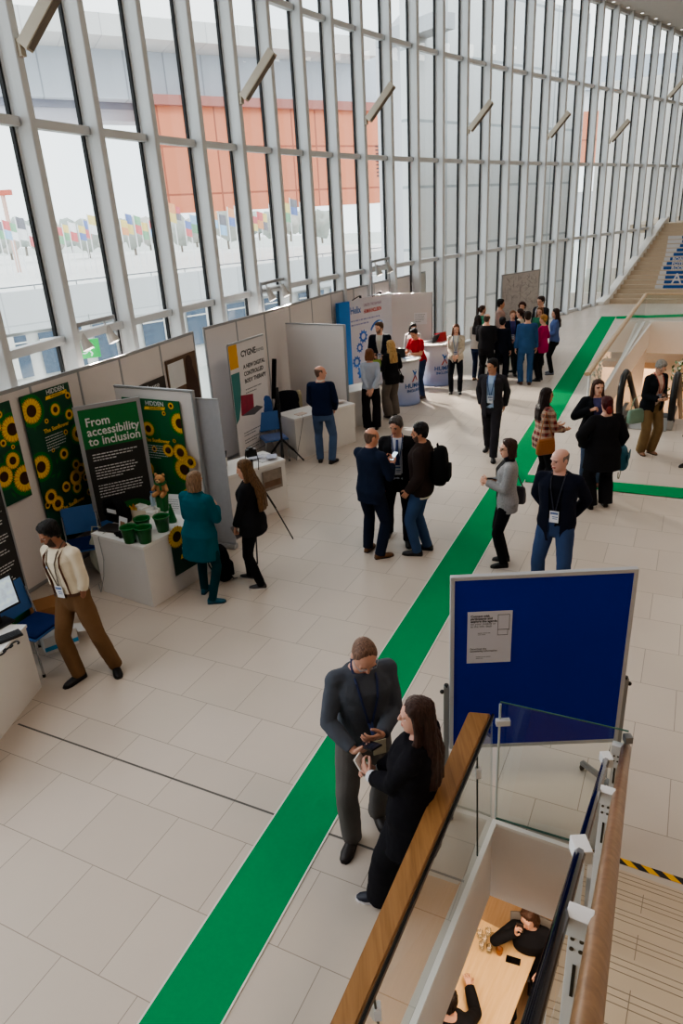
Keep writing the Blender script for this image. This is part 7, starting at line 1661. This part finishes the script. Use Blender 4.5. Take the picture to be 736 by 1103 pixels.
# 33 woman with phone
c = person('grey-haired woman in black jacket and tan trousers reading her phone, by the escalators', (5.56, 11.92), 196, 1.70, 'f', 1.10, SK_L, (160, 156, 150), 'short', feet=((-.08, .0, 6), (.10, -.04, -14)), hands={-1: dict(t=(-.02, .28, 1.10), n=(.3, 0, 1), curl=50), 1: dict(t=(.12, .27, 1.10), n=(-.3, 0, 1), curl=50)}, head=(-4, -30, 0), lean=5, under=dict(c=cloth(214, 190, 176), inf=.014, hem=-.03, sleeve=0), top=dict(c=cloth(26, 28, 34), inf=.036, hem=-.12, open=JWIDE, sinf=.024), pants=dict(c=cloth(128, 106, 76), inf=.014, wide=.025), shoes=(150, 110, 84), vox=MID, badge=.16, lanyard=(180, 70, 60), glasses=True)
phone_in(c, (.05, .37, 1.17), R(196), 'phone held by the grey-haired woman', tilt=30, screen=cm(180, 186, 196, .2, 'lit screen'))
gbag = handbag(c['world']((.29, .0, .64)) , R(196), 'sage green handbag on the arm of the grey-haired woman', (.40, .14, .24), cm(122, 150, 132, .6, 'sage leather'), drop=.24)
mb = MB()
for k in range(12):
    a = k * 1.1; mb.tube([(.17, -.02, .20), (.19 + .03 * cos(a), -.06, .06), (.18 + .06 * cos(a), -.08 + .03 * sin(a), -.08 - .02 * (k % 3))], .006, 5)
mb.build('chain_tassel', cm(120, 112, 96, .4, 'chain', metal=.5), gbag)
# 34 person cut by the right edge
c = person('bare-legged person in black with ankle boots, cut off by the right edge', (6.13, 11.30), 100, 1.72, 'f', 1.1, SK_L, (60, 44, 38), 'long', feet=((-.10, .22, 8), (.11, -.05, -8)), top=dict(c=BLACK, inf=.034, hem=-.12), pants=dict(name='shorts', c=BLACK, inf=.02, length=.06, wide=.05), hands={1: dict(t=(.2, .15, .98)), -1: dict(t=(-.2, .2, 1.0))}, shoes=(26, 24, 24), vox=.011)
# 35 man in grey sweater (near)
c = person('balding man with glasses in grey sweater looking down at his phone, on the green carpet', (.06, 3.90), 196, 1.78, 'm', 1.02, (198, 150, 130), (122, 94, 80), 'buzz', feet=((-.11, -.10, 4), (.14, .06, -38)), hands={-1: dict(t=(-.03, .30, 1.13), n=(.75, -.3, .4), d=(.75, .35, .12), curl=30, pole=(-.7, -.5, -.6)), 1: dict(t=(.155, .29, 1.05), n=(-.6, .1, .8), d=(-.70, .5, .25), curl=42, pole=(.7, -.5, -.6))}, head=(0, -36, 0), lean=5, top=dict(name='sweater', c=cloth(80, 85, 95), inf=.022, hem=-.09, sinf=.014, sleeve=1.95, wr=.007), pants=dict(c=cloth(98, 95, 94), inf=.014, wide=.012), shoes=(36, 30, 30), vox=.0055, glasses=cm(150, 160, 170, .2, 'clear frame'), belly=.015)
mw = c['world']
phone_in(c, (.075, .375, 1.135), R(196 + 20), 'dark phone held in both hands by the man in the grey sweater', tilt=22, size=(.085, .16, .010))
mb = MB()
for q in (-1, 1): mb.tube([c['MT'] @ V3((q * .05, -.06, .575)), c['MT'] @ V3((q * .072, 0, .562))] + [tfront(c, q * x, z, .034) for z, x in ((.50, .07), (.40, .055), (.30, .035), (.20, .012))] + [V3((.03, .34, 1.14))], .009, 6, flat=.4)
c['SCALE'](mb); ly = mb.build('lanyard', cm(34, 48, 92, .7, 'lanyard navy'), c['o'])
mb = MB(); mb.box((.0, .345, 1.075), (.085, .006, .11), None); c['SCALE'](mb); mb.build('badge', cm(200, 196, 176, .5, 'badge near', var=.15, scale=20), ly)
# 36 woman in black (near)
c = person('woman with long dark brown hair in black coat leaning back against the oak handrail', (.26, 3.31), 62, 1.70, 'f', 1.08, (206, 158, 140), (64, 42, 36), 'long', hlen=-.37, feet=((-.07, .14, 18), (.10, .10, 2)), pelvis=(.0, -.10, -.01), lean=-3, hands={-1: dict(t=(-.02, .20, 1.06), n=(1, 0, .3), d=(.35, .7, .5), curl=55), 1: dict(t=(.07, .20, 1.00), n=(-1, 0, .3), d=(-.35, .7, .5), curl=55)}, head=(18, -6, 0), top=dict(name='coat', c=cloth(26, 25, 31), inf=.044, hem=-.30, flare=.03, sinf=.026, sleeve=1.75, wr=.008), under=dict(name='shirt', c=cloth(206, 206, 212), inf=.008, hem=.2, sleeve=1.97, sinf=.014), pants=dict(c=cloth(28, 27, 33), inf=.016, wide=.04), shoes=(30, 34, 50), sole=(226, 224, 228), vox=.0055)
mb = MB(); p_ = c['world']((.03, .28, 1.08)); mb.box((0, 0, 0), (.08, .012, .13), Matrix.Rotation(R(-30), 4, 'X')); o = mb.build('napkin', cm(232, 228, 224, .9, 'napkin'), None, loc=p_, rz=R(60)); tag(o, 'folded white paper held by the woman in the black coat', 'paper')
# lower storey visitors
hx = fl(572, 972, ZL + 1.18) - BV * .24 + AV * .02
c = person('brown-haired person holding a phone to the ear at the lower cafe table', (hx.x + .06, hx.y + .06, ZL), 160, 1.70, 'f', 1.1, SK_L, (72, 50, 40), 'bob', feet=((-.10, .42, 4), (.12, .40, -4)), pelvis=(0, 0, -.44), hands={-1: dict(t=(-.16, .34, .84), n=(0, 0, -1)), 1: dict(t=(.15, .13, 1.07), n=(-1, 0, 0), curl=60, d=(-.1, .1, 1), pole=(.9, .2, -.6))}, head=(-25, -14, 8), top=dict(c=BLACK, inf=.030, hem=-.06), pants=dict(c=BLACK, inf=.012), vox=.009)
phone_in(c, c['wri'][1] + V3((-.045, .0, .09)), R(160), 'phone held at the ear of the person at the cafe table', tilt=85)
cafe_chair(V3((hx.x + .06, hx.y + .06, ZL)), R(160), 'grey chair under the person with the phone on the lower floor')
q4 = fl(499, 1060, ZL + .80)
c = person('person in black with a hand on the lower cafe table, mostly hidden', (q4.x - .22, q4.y - .42, ZL), -14, 1.72, 'm', 1.05, SK_L, (40, 32, 30), 'short', feet=((-.10, .42, 4), (.12, .40, -4)), pelvis=(0, 0, -.44), hands={-1: dict(t=(-.14, .36, .84), n=(0, 0, -1)), 1: dict(t=(.18, .44, .84), n=(0, 0, -1))}, head=(0, -16, 0), top=dict(c=BLACK, inf=.030, hem=-.06), pants=dict(c=BLACK, inf=.012), vox=.010)
cafe_chair(V3((q4.x - .22, q4.y - .42, ZL)), R(-14), 'grey chair under the half hidden person in black on the lower floor')
q5 = fl(514, 1085, ZL + .45)
cafe_chair(V3((q5.x - .05, q5.y - .42, ZL)), R(-20), 'empty grey chair at the near end of the cafe table on the lower floor')
# potted plants on the lower storey
def potted(p, label, seed):
    o = empty('potted_plant', p, 0, label, 'plant', None)
    mb = MB(); mb.lathe([(.18, 0), (.26, .55), (.27, .60), (.22, .60), (.20, .5)], n=18); mb.build('pot', cm(222, 220, 216, .5, 'pot white'), o, smooth=True)
    mb = MB(); r_ = random.Random(seed)
    for k in range(5): mb.tube([(0, 0, .5), (r_.uniform(-.12, .12), r_.uniform(-.12, .12), 1.1), (r_.uniform(-.3, .3), r_.uniform(-.3, .3), r_.uniform(1.5, 2.0))], [.02, .015, .008], 5)
    mb.build('stem', cm(80, 70, 50, .8, 'stem'), o)
    mb = MB()
    for k in range(150):
        a, b = r_.uniform(0, 6.28), r_.uniform(-.3, 1.3); l = r_.uniform(.18, .34); d = V3((cos(a) * cos(b), sin(a) * cos(b), sin(b) - .2)); c_ = V3((r_.gauss(0, .22), r_.gauss(0, .22), r_.uniform(.9, 2.1))); s_ = d.cross(V3((0, 0, 1))).normalized() * .05
        mb.poly([c_, c_ + d * l * .5 + s_, c_ + d * l, c_ + d * l * .5 - s_])
    mb.build('leaves', cm(44, 84, 44, .5, 'leaf green', var=.35, scale=6), o, recalc=False)
potted(W(-1.35, 30.5, ZL), 'tall dark green potted plant on the lower floor, left of the tan column', 1)
potted(W(-.35, 31.5, ZL), 'tall dark green potted plant on the lower floor at the right edge of the photo', 2)
for a, b, l in ((-3.3, 20.5, 'yellow and green leafy planter on the lower floor behind the glass balustrade'), ):
    o = empty('planter', W(a, b, ZL), 0, l, 'plant'); mb = MB(); mb.box((0, 0, .3), (1.6, .6, .6), bev=.02); mb.build('box', MAT_WHITE, o)
    mb = MB(); r_ = random.Random(9)
    for k in range(240):
        an, b_ = r_.uniform(0, 6.28), r_.uniform(0, 1.4); l_ = r_.uniform(.2, .5); d = V3((cos(an) * cos(b_), sin(an) * cos(b_), sin(b_))); c_ = V3((r_.uniform(-.7, .7), r_.uniform(-.2, .2), .6 + r_.uniform(0, .8))); s_ = d.cross(V3((0, 0, 1))).normalized() * .06
        mb.m(cm(176, 168, 40, .6, 'leaf yellow', var=.2) if k % 2 else cm(90, 140, 60, .6, 'leaf fresh', var=.2)); mb.poly([c_, c_ + d * l_ * .5 + s_, c_ + d * l_, c_ + d * l_ * .5 - s_])
    mb.build('leaves', None, o, recalc=False)
run_jobs()
# ================================================================== LIGHT
w = bpy.data.worlds.new('overcast sky'); SC.world = w; w.use_nodes = True; nt = w.node_tree
bg = nt.nodes['Background']; N = nt.nodes.new; L = nt.links.new
tc = N('ShaderNodeTexCoord'); nz = N('ShaderNodeTexNoise'); nz.inputs['Scale'].default_value = 2.2; nz.inputs['Detail'].default_value = 5; L(tc.outputs['Generated'], nz.inputs['Vector'])
cr = N('ShaderNodeValToRGB'); cr.color_ramp.elements[0].color = (.80, .86, .93, 1); cr.color_ramp.elements[1].color = (1.0, 1.0, 1.0, 1); cr.color_ramp.elements[0].position = .3; cr.color_ramp.elements[1].position = .62
L(nz.outputs['Fac'], cr.inputs[0]); L(cr.outputs[0], bg.inputs['Color']); bg.inputs['Strength'].default_value = 2.2
def area(name, loc, size, power, col=(1, 1, 1), rot=(0, 0, 0), sy=None):
    l = bpy.data.lights.new(name, 'AREA'); l.energy = power; l.color = col; l.size = size
    if sy: l.shape = 'RECTANGLE'; l.size_y = sy
    o = bpy.data.objects.new(name, l); COL.objects.link(o); o.location = loc; o.rotation_euler = rot; return o
for a, b, pw in ((4, 8, 60), (3.5, 16, 130), (2.5, 24, 140), (1.5, 33, 140)):
    area('ceiling_fill', W(a, b, HC - .05), 2.5, pw, (1, .95, .88), (0, 0, ROT_V), 4)  # unseen area lights added as interior fill from above
area('ceiling_fill', W(5, 3.5, HC - .05), 2.5, 200, (1, .78, .58), (0, 0, ROT_V), 3)  # unseen, added for the warm light on the right-hand floor
area('lower_fill', W(-.7, 4.5, -.9), 1.6, 60, (1, .78, .56)); area('lower_fill', W(-2.6, 2.6, -.9), 1.6, 50, (1, .8, .6))  # unseen area lights added to brighten the cafe level below
area('lower_fill', W(-1.0, 24, -1.0), 4, 260, (1, .86, .74)); area('lower_fill', W(0, 33, -1.0), 5, 420, (1, .92, .84)); area('lower_fill', W(-3.4, 19, -1.0), 1.5, 60, (1, .9, .8))  # further unseen fill, added under the far opening
def spot(loc, tgt, power, ang, blend=.35, col=(1, .92, .80), r=.05):
    l = bpy.data.lights.new('stand_spot', 'SPOT'); l.energy = power; l.spot_size = R(ang); l.spot_blend = blend; l.color = col; l.shadow_soft_size = r
    o = bpy.data.objects.new('stand_spot', l); COL.objects.link(o); o.location = loc; d = V3(tgt) - V3(loc); o.rotation_euler = d.to_track_quat('-Z', 'Y').to_euler(); return o
for (p, q), z, tg, pw in zip(lf, (3.0, 3.0, 3.1), ((-2.4, 8.3, 0.6), (-.2, 11.2, 0.0), (2.2, 17.6, .8)), (380, 950, 620)):
    d = q - p; n_ = V3((d.y, -d.x, 0)).normalized()
    for f in (.25, .75):
        c0 = p + d * f; spot((c0.x + n_.x * .14, c0.y + n_.y * .14, z - .40), V3(tg) + (f - .5) * 1.2 * d.normalized(), pw, 74, .15)
sun = bpy.data.lights.new('sun', 'SUN'); sun.energy = .6; sun.angle = R(12); so = bpy.data.objects.new('sun', sun); COL.objects.link(so); so.rotation_euler = (R(52), 0, R(38))
# render look
SC.view_settings.view_transform = 'AgX'
try: SC.view_settings.look = 'AgX - Medium High Contrast'
except Exception: pass
SC.view_settings.exposure = 0.33
cy = SC.cycles
cy.use_denoising = True
try: cy.denoiser = 'OPENIMAGEDENOISE'
except Exception: pass
cy.max_bounces = 7; cy.diffuse_bounces = 3; cy.glossy_bounces = 3; cy.transparent_max_bounces = 24; cy.transmission_bounces = 4
cy.sample_clamp_indirect = 6.0; cy.caustics_reflective = False; cy.caustics_refractive = False
